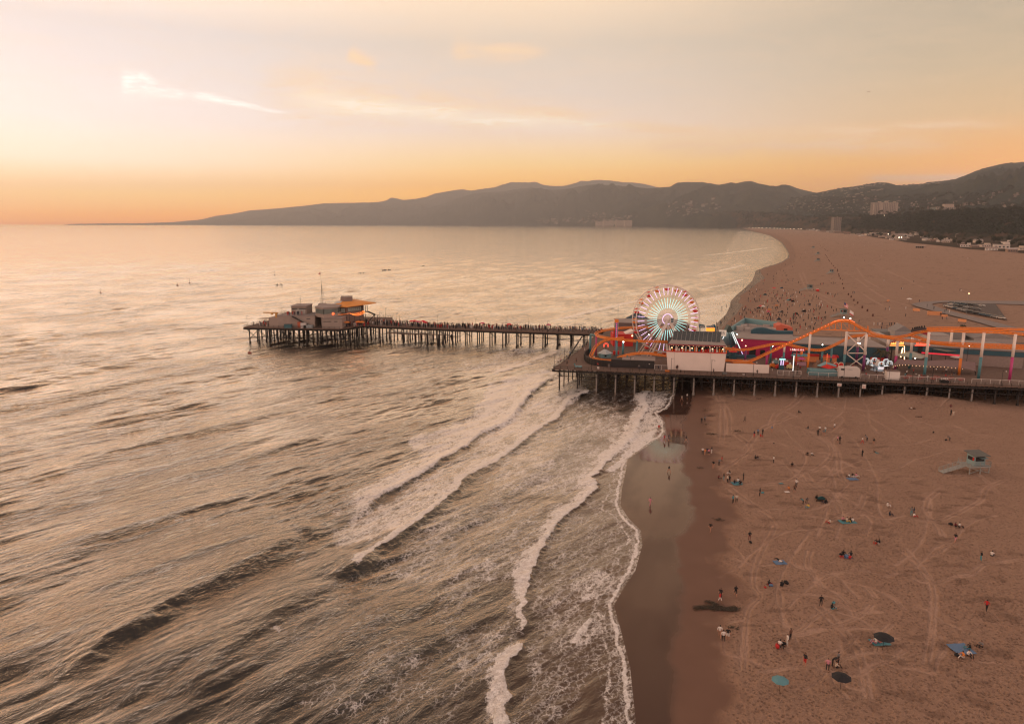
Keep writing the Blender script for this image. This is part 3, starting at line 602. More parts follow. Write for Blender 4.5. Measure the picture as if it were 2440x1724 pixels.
_, midp = ridge('mountains', MID, lambda x: coastD(x) if x < 1720 else 9300, lambda x: coastD(x)+4800 if x < 1500 else max(coastD(x)+4800, 13500), hm2, 620, 13, shape=.8)
_, nearp = ridge('hills', NEAR, lambda x: bl_foot(x)+900, lambda x: max(9500, bl_foot(x)+3600), hm3, 300, 23, shape=1.15, gul=.75, rows=110, step=2.2)
# bluff: steep slope behind the coast road with a flat top
BLUFF = [(1440,530),(1520,526),(1600,522),(1660,514),(1700,508),(1760,503),(1800,504.5),(1877,510),(1915,515),(1950,515),(1985,513),(2040,514),(2085,513),(2140,511),(2180,508),(2216,505),(2260,503),(2312,501),(2400,498),(2520,494),(2600,492)]
N = NT('bluff_earth'); p = N.pos(); a = N.noise(p, .012, 5, .6); b = N.noise(p, .05, 5, .7)
c = N.mix(N.ss(a, .45, .62), (.030, .030, .022, 1), (.095, .055, .036, 1)); c = N.mix(N.math('MULTIPLY', N.ss(b, .5, .62), .6), c, (.028, .032, .022, 1))
N.l.new(c, N.b.inputs['Base Color']); N.b.inputs['Roughness'].default_value = 1; N.b.inputs['Specular IOR Level'].default_value = 0; N.l.new(N.bump(b, 4, 1.0), N.b.inputs['Normal'])
def bl_top(x): return bl_foot(x)+np.interp(x, [1400, 1900, 2100, 2312, 2600], [1000, 600, 420, 330, 300])
px = np.arange(1440, 2600, 1.6); py = np.interp(px, [q[0] for q in BLUFF], [q[1] for q in BLUFF])
df = np.array([bl_foot(x) for x in px]); dt = np.array([bl_top(x) for x in px]); bb = CY-py; dy = bb*math.sin(PITCH)+FPX*math.cos(PITCH); dz = bb*math.cos(PITCH)-FPX*math.sin(PITCH)
bl_h = HCAM+dz/dy*dt-np.interp(px, [1440, 2000, 2300], [0, 8, 14]); bear = (px-CX)/dy
v = np.concatenate([np.linspace(0, 1, 22), [1.2, 2, 4, 8, 14]]); BX, V = np.meshgrid(px, v)
Yd = df+(dt-df)*np.minimum(V, 1)+np.maximum(V-1, 0)*160; X = bear*Yd
Z = 2+(bl_h-2)*np.where(V < 1, np.clip(V, 0, 1)**.85, 1)
Z += np.where(V < 1, 1, 0)*np.sin(np.pi*np.clip(V, 0, 1))*(bl_h*.55)*(fbm(X/55, Yd/150, 4, 5)-.5)+(fbm(X/14, Yd/14, 3, 6)-.5)*3*np.clip(V*4, 0, 1)
Z = np.where(V <= 0, -2, Z)
grid_obj('bluff', X, Yd, Z, {}, N.m)
def bluff_pt(x, v):
    """point on the bluff face / top: photo column x, 0 foot .. 1 edge .. beyond"""
    i = min(max((x-1440)/1.6, 0), len(px)-1.001); k = int(i); f = i-k
    g = lambda a: a[k]*(1-f)+a[k+1]*f
    y = g(df)+(g(dt)-g(df))*min(v, 1)+max(v-1, 0)*160
    return Vector((g(bear)*y, y, 2+(g(bl_h)-2)*(min(max(v, 0), 1)**.85)))
# inland strip between beach and bluff, a single sheet under houses and road
ix = np.arange(1560, 2700, 8.0); V, IX = np.meshgrid(np.linspace(0, 1, 6), ix, indexing='ij')
d0 = np.array([coastD(x)-12 for x in ix]); d1 = np.array([bl_foot(x)+30 for x in ix]); Yd = d0+(d1-d0)*V; be = (ix-CX)/(FPX*math.cos(PITCH)+ (CY-545)*math.sin(PITCH))
m_inl = mat('coast_ground', (.07, .055, .042), 1, var=.3, scale=.02, spec=0)
grid_obj('ground', be*Yd, Yd, np.full_like(Yd, 2.35)+(fbm(be*Yd/30, Yd/30, 2, 2)-.5)*.3, {}, m_inl)
# evening haze
hz = MB(); hz.box((2000, 14500, -4), (62000, 47000, 2010)); m = bpy.data.materials.new('haze_air'); m.use_nodes = True; n = m.node_tree.nodes; n.clear()
pv = n.new('ShaderNodeVolumePrincipled'); o = n.new('ShaderNodeOutputMaterial'); m.node_tree.links.new(pv.outputs[0], o.inputs['Volume'])
pv.inputs['Color'].default_value = (.93, .94, .99, 1); pv.inputs['Density'].default_value = HAZE_D; pv.inputs['Anisotropy'].default_value = .45
h = hz.build('haze', m, kind='stuff', label='pale warm evening haze hanging over sea and hills', cat='haze')

def on_hill(arr, x, y):
    """first point of a hillside that shows at photo position x, y"""
    px, X, Y, Z = arr; k = int(np.argmin(np.abs(px-x))); dep = (HCAM-Z[:, k])/Y[:, k]
    row = CY-FPX*np.tan(PITCH-np.arctan(dep)*1.0)*1.0
    # rows of the column as photo rows
    row = np.array([CY+FPX*math.tan(math.atan(d)-PITCH) for d in dep]); hit = np.nonzero((row <= y) & (Z[:, k] > 5))[0]
    if len(hit) == 0: return None
    i = hit[0]; return Vector((X[i, k], Y[i, k], Z[i, k]))
# ================================================================ piers
M_wood = mat('weathered_planks', (.13, .082, .062), .85, var=.35, scale=.8)
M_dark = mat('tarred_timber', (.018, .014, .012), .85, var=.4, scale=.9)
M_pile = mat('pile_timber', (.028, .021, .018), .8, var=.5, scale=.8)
M_conc = mat('concrete_jacket', (.22, .19, .17), .85, var=.25, scale=.6)
M_rail = mat('rail_paint', (.16, .17, .17), .5, .3)
M_white = mat('white_paint', (.62, .56, .52), .6, var=.08)
M_black = mat('black_iron', (.02, .02, .022), .5, .5)
Z7 = 7.5
A0 = Vector((13.9, 237.9, 0)); UX = Vector((.9808, -.1950, 0)).normalized(); VX = Vector((.1950, .9808, 0)).normalized(); ANG = math.atan2(UX.y, UX.x)
def pf(u, v, z=0.0): return A0+UX*u+VX*v+Vector((0, 0, z))
def uv(p): q = Vector(p)-A0; return q.dot(UX), q.dot(VX)
def pp(px, py, v):
    """photo point on the upright plane v metres behind the pier front: returns world point"""
    a = px-CX; b = CY-py; d = Vector((a, b*math.sin(PITCH)+FPX*math.cos(PITCH), b*math.cos(PITCH)-FPX*math.sin(PITCH)))
    o = Vector((0, 0, HCAM)); t = (v-(o-A0).dot(VX))/d.dot(VX); return o+d*t
def pu(px, py, v): q = pp(px, py, v); return uv(q)[0], q.z
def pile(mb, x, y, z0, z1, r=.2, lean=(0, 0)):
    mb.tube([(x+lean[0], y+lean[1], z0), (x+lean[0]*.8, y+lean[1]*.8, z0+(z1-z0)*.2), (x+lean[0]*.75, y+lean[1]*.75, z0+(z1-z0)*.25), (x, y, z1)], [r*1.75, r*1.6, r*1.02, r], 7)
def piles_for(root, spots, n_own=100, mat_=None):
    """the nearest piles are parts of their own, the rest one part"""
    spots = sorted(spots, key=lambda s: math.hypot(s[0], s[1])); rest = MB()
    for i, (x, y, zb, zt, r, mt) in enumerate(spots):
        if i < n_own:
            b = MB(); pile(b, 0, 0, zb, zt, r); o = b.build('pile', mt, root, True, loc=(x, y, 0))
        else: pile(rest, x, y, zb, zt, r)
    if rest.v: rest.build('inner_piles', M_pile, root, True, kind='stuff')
# ---- broad amusement pier
pier = empty('pier', label='broad plank-decked amusement pier standing on rows of piles over surf and sand', cat='pier')
d = MB(); P0 = [(0, 0), (345, 0), (345, 90), (8, 96), (8, 81), (6.4, 49)]
d.prism([pf(u, v, Z7-.3) for u, v in P0], (0, 0, .3)); d.build('deck', M_wood, pier)
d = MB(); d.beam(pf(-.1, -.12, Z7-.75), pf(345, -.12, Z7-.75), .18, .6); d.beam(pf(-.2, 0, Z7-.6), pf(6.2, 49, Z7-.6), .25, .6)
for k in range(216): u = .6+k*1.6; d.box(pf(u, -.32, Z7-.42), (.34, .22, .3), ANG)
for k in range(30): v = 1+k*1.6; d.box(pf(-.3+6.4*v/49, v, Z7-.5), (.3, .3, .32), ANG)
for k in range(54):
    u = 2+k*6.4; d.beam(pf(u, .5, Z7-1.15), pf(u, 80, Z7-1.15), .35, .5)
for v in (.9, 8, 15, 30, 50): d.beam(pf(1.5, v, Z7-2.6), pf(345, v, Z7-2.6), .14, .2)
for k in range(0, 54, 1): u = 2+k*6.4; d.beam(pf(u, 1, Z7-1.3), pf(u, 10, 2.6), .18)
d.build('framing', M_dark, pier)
sp = []
for k in range(54):
    u = 2+k*6.4
    for j in range(13):
        v = 1.2+j*6.2
        if v < 6 and False: continue
        if j > 7 and u < 6: continue
        p = pf(u+(6.4*v/49 if u < 7 else 0), v); g = gz(p.x, p.y)
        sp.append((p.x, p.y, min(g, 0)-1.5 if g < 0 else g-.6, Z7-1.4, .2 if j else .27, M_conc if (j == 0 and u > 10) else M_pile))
for k in range(53):  # filler piles between the regular rows, added to darken the space under the deck
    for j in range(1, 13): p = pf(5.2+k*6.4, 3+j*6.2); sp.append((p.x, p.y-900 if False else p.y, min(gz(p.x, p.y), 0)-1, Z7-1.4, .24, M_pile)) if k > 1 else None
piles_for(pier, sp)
# handrail along the open edges
r = MB()
def rail(mb, a, b, h=1.07, step=2.4, bars=(1.05, .7, .35)):
    a = Vector(a); b = Vector(b); L = (b-a).length; n = max(1, int(L/step))
    for i in range(n+1):
        p = a+(b-a)*i/n; mb.beam(p, p+Vector((0, 0, h)), .09)
    for z in bars: mb.beam(a+Vector((0, 0, z)), b+Vector((0, 0, z)), .06)
rail(r, pf(.15, .15, Z7), pf(345, .15, Z7)); rail(r, pf(.15, .3, Z7), pf(6.5, 49, Z7)); rail(r, pf(6.5, 49, Z7), pf(8.1, 80, Z7))
r.build('railing', M_dark, pier)
# ---- long narrow pier
LF = [Vector((-77, 344, 0)), Vector((-26.5, 330, 0)), Vector((37.6, 316, 0))]
lp = empty('pier', label='long narrow pier on many thin piles reaching far out over the water', cat='pier')
def lpt(s, w, z=0.0):
    """s metres from the sea end of the walkway, w metres back from its front edge"""
    for a, b in zip(LF[:-1], LF[1:]):
        L = (b-a).length
        if s <= L or b is LF[-1]:
            t = (b-a)/L; n = Vector((-t.y, t.x, 0)); return a+t*s+n*w+Vector((0, 0, z))
        s -= L
LLEN = sum((b-a).length for a, b in zip(LF[:-1], LF[1:]))
WID = 12.5
d = MB(); d.prism([lpt(0, 0, Z7-.35), lpt(52.4, 0, Z7-.35), lpt(LLEN+3, 0, Z7-.35), lpt(LLEN+3, WID, Z7-.35), lpt(52.4, WID, Z7-.35), lpt(0, WID, Z7-.35)], (0, 0, .35)); d.build('deck', M_wood, lp)
d = MB()
plat = [(-128, 337), (-81, 331), (-72, 343), (-60, 355), (-63, 373), (-95, 379), (-122, 376)]
d.prism([(x, y, Z7-.35) for x, y in plat], (0, 0, .348)); d.build('end_platform', M_wood, lp)
d = MB()
for a, b in zip(plat, plat[1:]+plat[:1]): d.beam((*a, Z7-.75), (*b, Z7-.75), .3, .8)
for s0, s1 in ((0, 52.4), (52.4, LLEN)):
    for w in (.1, WID-.1): d.beam(lpt(s0+.01, w, Z7-.75), lpt(s1-.01, w, Z7-.75), .3, .75)
n = int(LLEN/6.2)
for k in range(n+1):
    s = 1+k*6.2; d.beam(lpt(s, -.3, Z7-1.25), lpt(s, WID+.3, Z7-1.25), .35, .4)
    if k % 2: d.beam(lpt(s, 0, Z7-1.3), lpt(s, WID, 2.2), .2)
for k in range(9):
    y0 = 336-(k*5.6)*.12
    d.beam((-126+k*5.6, y0+.5, Z7-1.2), (-124+k*5.6, y0+36, Z7-1.2), .35, .45)
    d.beam((-126+k*5.6, y0+.6, Z7-1.3), (-121+k*5.6, y0+.6, 1.4), .22); d.beam((-121+k*5.6, y0+.9, Z7-1.3), (-126+k*5.6, y0+.9, 1.4), .22)
d.beam((-125, 337.6, 2.6), (-82, 332.4, 2.6), .2, .25)
d.beam(lpt(96, .2, 4.4), lpt(LLEN, .2, 3.4), .18, .2); d.beam(lpt(80, 3.5, 4.6), lpt(LLEN, 3.5, 3.8), .18, .2)
d.build('framing', M_dark, lp)
sp = []
rr = random.Random(4)
for k in range(n+1):
    s = 1+k*6.2
    for j in range(4):
        p = lpt(s+rr.uniform(-.4, .4), .5+j*3.8)
        sp.append((p.x, p.y, -1.2, Z7-1.2, .26, M_pile))
for k in range(7):
    s = 34+k*3.1; p = lpt(s, .2); sp.append((p.x, p.y, -1.2, Z7-1.2, .24, M_pile))
for i in range(11):
    for j in range(8):
        x = -125+i*4.7+j*.9+rr.uniform(-.5, .5); y = 337.6-i*.6+j*4.9+rr.uniform(-.4, .4)
        if x < -62: sp.append((x, y, -1.2, Z7-1.1, .3, M_pile))
piles_for(lp, sp)
# boat landing, a lower stage in front of the walkway
d = MB(); a0, a1 = at(958, 795, 4.6), at(1072, 797, 4.6)
q = [a0, a1, lpt(44, 1, 4.6), lpt(17, 1, 4.6)]; d.prism([Vector((v.x, v.y, 4.3)) for v in q], (0, 0, .35)); d.build('landing_stage', M_wood, lp)
d = MB(); rail(d, (a0.x, a0.y, 4.65), (a1.x, a1.y, 4.65), 1.1); rail(d, (a0.x, a0.y, 4.65), lpt(17, 1, 4.65), 1.1); d.build('landing_railing', M_rail, lp)
for i in range(9):
    for j in range(2):
        p = a0.lerp(a1, i/8)+Vector((.3, .4+j*4, 0)); b = MB(); pile(b, 0, 0, -1.2, 4.3, .26, (rr.uniform(-.3, .3) if i not in (7, 8) else -1.2+2.4*(i == 8), 0)); b.build('pile', M_pile, lp, True, loc=(p.x, p.y, 0))
d = MB()
for s0, s1 in ((0, 52.4), (52.4, LLEN)):
    rail(d, lpt(s0+.01, .2, Z7), lpt(s1-.01, .2, Z7)); rail(d, lpt(s0+.01, WID-.2, Z7), lpt(s1-.01, WID-.2, Z7))
for a, b in zip(plat[3:]+plat[:2], plat[4:]+plat[:2]): rail(d, (a[0]*.998, a[1], Z7), (b[0]*.998, b[1], Z7))
d.build('railing', M_dark, lp)
# ---- lamp posts
M_glow = mat('lamp_glow', (1, .85, .65), .5, emit=6, var=0)
M_glass = mat('lamp_glass', (.5, .46, .42), .3, var=0)
def lamp_post(lit=False, h=5.0, arm=.9):
    t = empty('lamp_post'); b = MB(); b.tube([(0, 0, 0), (0, 0, .5)], .14, 8, r2=.09); b.tube([(0, 0, .5), (0, 0, h)], .06, 6); b.build('pole', M_black, t, True)
    if arm:
        b = MB(); b.tube([(0, 0, h-.5), (arm*.5, 0, h-.05), (arm, 0, h-.25)], .03, 5); b.build('arm', M_black, t, True)
        b = MB(); b.ball((arm, 0, h-.5), .2, 8, 6); b.build('globe', M_glow if lit else M_glass, t, True)
    else:
        b = MB(); b.ball((0, 0, h+.12), .2, 8, 6); b.build('globe', M_glow if lit else M_glass, t, True)
    return t
proto = None; PL = 'lamp posts along the piers'
names = {1317: 'dark lamp post at the outermost corner of the broad pier', 1346: 'dark lamp post on the western edge beside the second rail', 1380: 'small lamp post far up the western edge of the broad pier',
 1409: 'dark lamp post in front of the curved black fence', 1501: 'thin lamp post before the long black shed', 1540: 'low lamp post with pale globe before the black shed',
 1599: 'dark post at the left end of the tall white wall', 1695: 'slim lamp post in front of the tall white wall', 1795: 'lamp post in front of the low white wall', 1892: 'lamp post by the short white fence below the lift hill',
 2012: 'tall lamp post before the cream ticket wagon', 2223: 'lamp post on the walkway before the shaded terrace', 2176: 'short lamp post near the white box on the walkway', 2120: 'lamp post beside the low white wall block', 2390: 'lamp post near the landward end of the walkway'}
for x, lb in names.items():
    h = 5.0
    if x == 1317: p = pf(.5, .4, Z7)
    elif x == 1346: p = pf(2.3, 13, Z7)
    elif x == 1380: p = pf(4.8, 32, Z7)
    else: u, _ = pu(x, 885, .6); p = pf(u, .6, Z7)
    if x in (1540, 2176): h = 3.0
    if proto is None: proto = lamp_post(); o = proto
    else: o = copy_tree(proto)
    o.location = p; o.rotation_euler = (0, 0, ANG); o.scale = (1, 1, h/5)
    tag(o, lb, 'street lamp', PL)
for i, (s, side) in enumerate([(3, 0), (17, 1), (24, 0), (39, 1), (52, 1), (62, 0), (74, 1), (85, 1), (96, 0), (107, 1), (119, 1), (8, 1)]):
    o = copy_tree(proto); o.location = lpt(s, .4 if side == 0 else WID-.4, Z7); o.scale = (1, 1, 1.05)
    tag(o, 'slim dark lamp post above the long pier crowd, %s from the sea end' % nth([1, 3, 4, 5, 6, 7, 8, 9, 10, 11, 12, 2][i]-1), 'street lamp', 'lamp posts on the long pier')
for x, y in ((-126.5, 338), (-119, 366), (-66, 370)):
    o = copy_tree(proto); o.location = (x, y, Z7); o.scale = (1, 1, 1.1)
    tag(o, {-126.5: 'lamp post at the seaward tip of the long pier', -119: 'lamp post at the rear corner of the pier head beyond the crane', -66: 'lamp post on the rear right corner of the pier head'}[x], 'street lamp', PL)
# signs hung under the walkway edge
for px_, lb, w, hh in ((2001, 'pale rectangular notice board fixed under the walkway edge, left one', 1.3, .9), (2060, 'upright pale notice board fixed under the walkway edge, right one', 1.1, 1.35)):
    u, z = pu(px_, 905, -.45); b = MB(); b.box(pf(u, -.48, Z7-1.0-hh), (w, .06, hh), ANG); t = empty('notice_board', label=lb, cat='sign'); b.build('panel', mat('board_white', (.55, .5, .46), .6, var=.2, scale=3), t)
    b = MB(); b.box(pf(u, -.53, Z7-1.0-hh*.6), (w*.7, .03, hh*.12), ANG); b.box(pf(u, -.53, Z7-1.0-hh*.85), (w*.5, .03, hh*.1), ANG); b.build('lettering', mat('sign_red', (.45, .12, .08), .6), t)
# ---- buildings on the pier head
M_stuc = mat('pink_grey_stucco', (.30, .235, .20), .85, var=.12, scale=.5)
M_stuc2 = mat('tan_siding', (.24, .185, .155), .85, var=.15, scale=.5)
M_roofg = mat('grey_roofing', (.26, .21, .19), .9, var=.2, scale=.6)
M_oroof = mat('orange_roof', (.62, .24, .045), .6, var=.15, scale=.7)
M_win = mat('dark_glass', (.03, .035, .035), .15, var=.3, scale=.8)
M_frame = mat('pale_green_frame', (.36, .40, .36), .6)
M_teal = mat('teal_paint', (.06, .15, .17), .55, var=.12)
def AY(px, py, Y): return atY(px, py, Y)
def wallbox(mb, l, r, ybase, ytop, Y, depth, dirx=UX, z0=Z7):
    """box whose front face spans photo columns l..r at depth Y, up to photo row ytop"""
    a = AY(l, ybase, Y); b = AY(r, ybase, Y); zt = AY(l, ytop, Y).z; W = b.x-a.x
    return mb.box(((a.x+b.x)/2, Y+depth/2, z0), (W, depth, zt-z0)), a.x, b.x, zt
# low white storehouse (right) and broad plinth (left)
t = empty('building', label='low flat-roofed stucco storehouse at the front of the pier head', cat='building')
b = MB(); _, x0, x1, zt = wallbox(b, 767, 815, 778, 759, 332.5, 9); b.build('wall', M_stuc, t)
b = MB(); b.box(((x0+x1)/2, 337, zt), (x1-x0+.5, 9.6, .25)); b.build('roof', M_roofg, t)
b = MB()
for f in (.08, .27, .62): b.box((x0+(x1-x0)*f+.8, 332.45, zt-1.5), (1.5 if f != .27 else 2.2, .12, .3))
b.build('vent', M_win, t)
t = empty('building', label='wide tan plinth building with roof terrace and outside stair on the pier head', cat='building')
b = MB(); _, x0, x1, zt = wallbox(b, 662, 751, 779, 753, 336.5, 14); b.prism([(x0, 336.5, Z7), (x0-4.5, 338, Z7), (x0-2.4, 350.5, Z7), (x0, 350.5, Z7)], (0, 0, zt-Z7-.8)); b.build('wall', M_stuc, t); zpl = zt
b = MB(); b.box(((x0+x1)/2, 343.5, zt), (x1-x0+.4, 14.3, .2)); b.build('terrace_floor', M_roofg, t)
b = MB(); rail(b, (x0, 336.7, zt+.2), (x1, 336.7, zt+.2), 1.1); rail(b, (x0, 336.7, zt+.2), (x0, 350, zt+.2), 1.1); b.build('railing', M_rail, t)
b = MB(); p0, p1 = AY(697, 753, 336), AY(743, 778, 335.2)
b.beam((p0.x, 335.6, zt), (p1.x, 335.6, Z7+.2), 1.4, .25)
for k in range(16): q = Vector((p0.x, 335.6, zt)).lerp(Vector((p1.x, 335.6, Z7+.2)), k/16); b.box((q.x, 335.6, q.z), (.5, 1.3, .18))
b.build('staircase', M_dark, t); b = MB(); b.beam((p0.x, 334.9, zt+1), (p1.x, 334.9, Z7+1.2), .07); b.beam((p0.x, 334.9, zt+.5), (p1.x, 334.9, Z7+.7), .05); b.build('handrail', M_rail, t)
b = MB(); q = AY(735, 760, 336.5); b.box((q.x, 336.45, q.z), (1.8, .12, .28)); b.build('vent', M_win, t)
# upper block left
t = empty('building', label='boxy grey upper storey with panelled doors above the pier-head terrace', cat='building')
b = MB(); a = AY(695, 752, 341); c = AY(731, 752, 341); zt = AY(700, 731, 341).z; b.box(((a.x+c.x)/2, 346, zpl+.2), (c.x-a.x, 10, zt-zpl)); b.build('wall', M_stuc2, t)
b = MB(); b.box(((a.x+c.x)/2, 346, zt+.2), (c.x-a.x+.5, 10.5, .3)); b.build('roof', M_roofg, t)
b = MB()
for k in range(6): b.box((a.x+2.4+k*.78, 340.95, zpl+.4), (.66, .12, 2.6))
b.build('door_panel', mat('panel_grey', (.33, .31, .28), .6), t)
b = MB(); b.box((a.x+1.6, 340.94, zt-1.2), (2.8, .12, .5)); b.box((a.x+5.4, 340.94, zt-1.2), (3.6, .12, .5)); b.build('window', M_win, t)
b = MB(); b.beam((a.x+3.8, 344, zt+.4), (a.x+3.8, 344, zt+5.5), .08); b.beam((a.x+3.3, 344, zt+2), (a.x+4.4, 344, zt+2), .06); b.build('antenna', M_black, t)
# glazed lookout
t = empty('building', label='cantilevered lookout with long bands of tall windows over the storehouse', cat='building')
zb, ztop = AY(755, 756, 335).z, AY(755, 731.5, 335).z
A_, B_, C_ = AY(749, 745, 336), AY(771, 745, 333.5), AY(804, 745, 338)
foot = [Vector((A_.x, 338, 0)), Vector((B_.x, 333.2, 0)), Vector((C_.x, 337.5, 0)), Vector((C_.x, 350, 0)), Vector((A_.x, 350, 0))]
b = MB(); b.prism([v+Vector((0, 0, zb)) for v in foot], (0, 0, 1.7)); b.prism([v+Vector((0, 0, zb+4.0)) for v in foot], (0, 0, .5)); b.build('wall', M_stuc, t)
b = MB(); b.prism([v.lerp(Vector((B_.x, 343, 0)), .02)+Vector((0, 0, zb+1.7)) for v in foot], (0, 0, 2.3)); b.build('window', mat('lookout_glass', (.09, .10, .09), .12, var=.3, scale=.6), t)
b = MB()
for p_, q_, nn in ((foot[0], foot[1], 8), (foot[1], foot[2], 13)):
    for k in range(nn+1): w_ = p_.lerp(q_, k/nn); b.beam(w_+Vector((0, -.08, zb+1.7)), w_+Vector((0, -.08, zb+4.0)), .12)
b.build('mullion', M_frame, t)
b = MB(); b.prism([v.lerp(Vector((B_.x, 343, 0)), -.04)+Vector((0, 0, zb+4.5)) for v in foot], (0, 0, .3)); b.build('roof', M_roofg, t)
b = MB(); b.box((B_.x+1, 345, Z7), (C_.x-A_.x-2, 9, zb-Z7)); b.build('base', M_stuc2, t)
# restaurant with orange roof
t = empty('restaurant', label='two-storey restaurant under a broad orange roof on the pier head', cat='restaurant')
Yr = 347; a = AY(802, 740, Yr); c = AY(866, 740, Yr+6); ze = AY(826, 728, Yr).z
foot = [Vector((a.x, Yr, 0)), Vector((AY(826, 740, Yr-2).x, Yr-2, 0)), Vector((c.x, Yr+5, 0)), Vector((c.x-3, Yr+20, 0)), Vector((a.x-3, Yr+18, 0))]
b = MB(); b.prism([v+Vector((0, 0, Z7)) for v in foot], (0, 0, ze-Z7)); b.build('wall', mat('brown_siding', (.17, .11, .09), .85, var=.2), t)
ctr = sum(foot, Vector())/5
rt = AY(800, 716, Yr+8).z
eave = [v.lerp(ctr, -.16)+Vector((0, 0, ze-.15)) for v in foot]; eave[2] += Vector((5.2, 2, .9)); top = [v.lerp(ctr, .42)+Vector((-1, 0, rt)) for v in foot]
b = MB(); vs = eave+top+[v-Vector((0, 0, .35)) for v in eave]; fs = [(i, (i+1) % 5, 5+(i+1) % 5, 5+i) for i in range(5)]+[(5, 6, 7, 8, 9)]+[(10+(i+1) % 5, 10+i, i, (i+1) % 5)[::-1] for i in range(5)]+[(14, 13, 12, 11, 10)]
b.add(vs, fs); rf = b.build('roof', M_oroof, t)
b = MB(); b.prism([v.lerp(ctr, .55)+Vector((-1.5, 0, rt)) for v in foot], (0, 0, 1.9)); b.build('roof_lantern', mat('lantern_grey', (.2, .15, .13), .8), rf)
b = MB(); q = AY(802, 717.5, Yr+2.5); q2 = AY(815, 717.5, Yr+2.5); b.prism([(q.x-1, Yr+1.6, q.z-.9), (q2.x-.8, Yr+1.6, q.z-.9), (q2.x, Yr+3.2, q.z-.1), (q.x, Yr+3.2, q.z-.1)], (0, 0, .2)); b.build('skylight', mat('skylight_pane', (.45, .45, .42), .3), rf)
b = MB()
w0, w1 = foot[1], foot[2]
for k in range(7):
    q = w0.lerp(w1, .12+k*.12); b.beam(q+Vector((0, -.1, ze-2.6)), q+Vector((0, -.1, ze-.9)), 1.0, .12)
b.build('window_row', M_frame, t); b = MB()
for k in range(3): q = foot[0].lerp(foot[1], .35+k*.2); b.beam(q+Vector((0, -.1, ze-3.2)), q+Vector((0, -.1, ze-1.2)), .7, .12)
b.build('window_row', M_frame, t)
b = MB()
for k in range(4): q = w0.lerp(w1, .8+k*.12)+Vector((1, -.6, 0)); b.beam(q+Vector((0, 0, ze-3.4)), q+Vector((0, 0, ze-.3)), .25)
q0, q1 = w0.lerp(w1, .78)+Vector((1, -.7, ze-3.5)), w0.lerp(w1, 1.18)+Vector((1, -.7, ze-3.5)); b.beam(q0, q1, 1.6, .25); e_ = AY(893, 749, 346)
b.beam(q1, e_, 1.2, .25); b.beam(e_, (e_.x-4, 345, Z7+.4), 1.2, .25); b.beam(e_, (e_.x, e_.y, Z7), .25); b.beam(e_+Vector((1.4, 0, 0)), (e_.x+1.4, e_.y, Z7), .25)
b.build('balcony_stair', M_dark, t)
b = MB(); q = AY(794, 747, 336); b.tube([(q.x, 336.0, q.z), (q.x, 335.7, q.z)], .6, 12); b.build('round_sign', mat('red_neon', (1, .16, .05), .5, emit=1.4, var=0), t)
# courtyard awning of strung lights
t = empty('string_lights', label='net of warm orange string lights over the restaurant courtyard', cat='string lights')
b = MB(); cA, cB, cC, cD = AY(832, 746, 338), AY(866, 740, 341), AY(870, 745, 336), AY(845, 751, 334)
for k in range(11):
    p_, q_ = cA.lerp(cD, k/10), cB.lerp(cC, k/10)
    for i in range(15): s_ = p_.lerp(q_, i/14); b.ball((s_.x, s_.y, s_.z-.5*math.sin(math.pi*i/14)), .085, 5, 3)
g0 = AY(806, 749, 336)
for i in range(14): s_ = g0.lerp(cA, i/13); b.ball((s_.x, s_.y, s_.z-.25*math.sin(math.pi*i/13)), .085, 5, 3)
b.build('bulb', mat('amber_bulb', (1, .22, .04), .5, emit=4, var=0), t, kind='stuff')
b = MB()
for k in range(11):
    p_, q_ = cA.lerp(cD, k/10), cB.lerp(cC, k/10); b.tube([p_, p_.lerp(q_, .5)-Vector((0, 0, .45)), q_], .03, 4)
for q in (cA, cB, cC, cD): b.beam(q, (q.x, q.y, Z7), .16)
b.build('cable', M_black, t)
# crane, mast, odds and ends
t = empty('crane', label='yellow gantry crane on the seaward end of the pier head', cat='crane'); q = AY(660, 775, 337.5)
M_yel = mat('ochre_steel', (.50, .24, .05), .55); zt = AY(660, 745, 337.5).z
b = MB(); b.box((q.x, 337.5, Z7), (.9, .9, zt-Z7)); b.build('column', M_yel, t); b = MB(); b.beam((q.x+.9, 337.5, zt), (AY(627, 745.5, 337.5).x, 337.5, zt+.15), .7, .45); b.beam((q.x-2, 337.5, zt-.3), (q.x-2, 337.5, zt-.9), 1.1, .3); b.build('jib', M_yel, t)
t = empty('flagpole', label='tall stayed signal mast with small red pennant above the pier head', cat='flagpole')
q = AY(768, 716, 352); zt = AY(768, 679, 352).z; ztip = AY(766, 647, 352).z
b = MB(); b.tube([(q.x, 352, q.z-2), (q.x, 352, zt), (q.x-.3, 352, ztip)], .1, 6, r2=.04); b.build('pole', M_black, t)
b = MB()
for dx, dy in ((-.9, -.6), (.9, -.4), (1.5, .8), (-.7, .9)): b.tube([(q.x+dx, 352+dy, q.z-2), (q.x, 352, zt)], .035, 4)
b.beam((q.x-1.3, 352, q.z+.9), (q.x+1.3, 352, q.z+.9), .06); b.build('stay', M_black, t)
b = MB(); b.prism([(q.x-.3, 352, ztip-.1), (q.x-1.2, 352.1, ztip-1.1), (q.x-1.0, 352.1, ztip-1.5), (q.x-.3, 352, ztip-1.1)], (0, .04, 0)); b.build('flag', mat('flag_red', (.5, .1, .07), .8), t)
b = MB(); b.box((q.x, 352, q.z-4), (3.4, 3.4, 2.6)); b.build('base', M_stuc2, t)
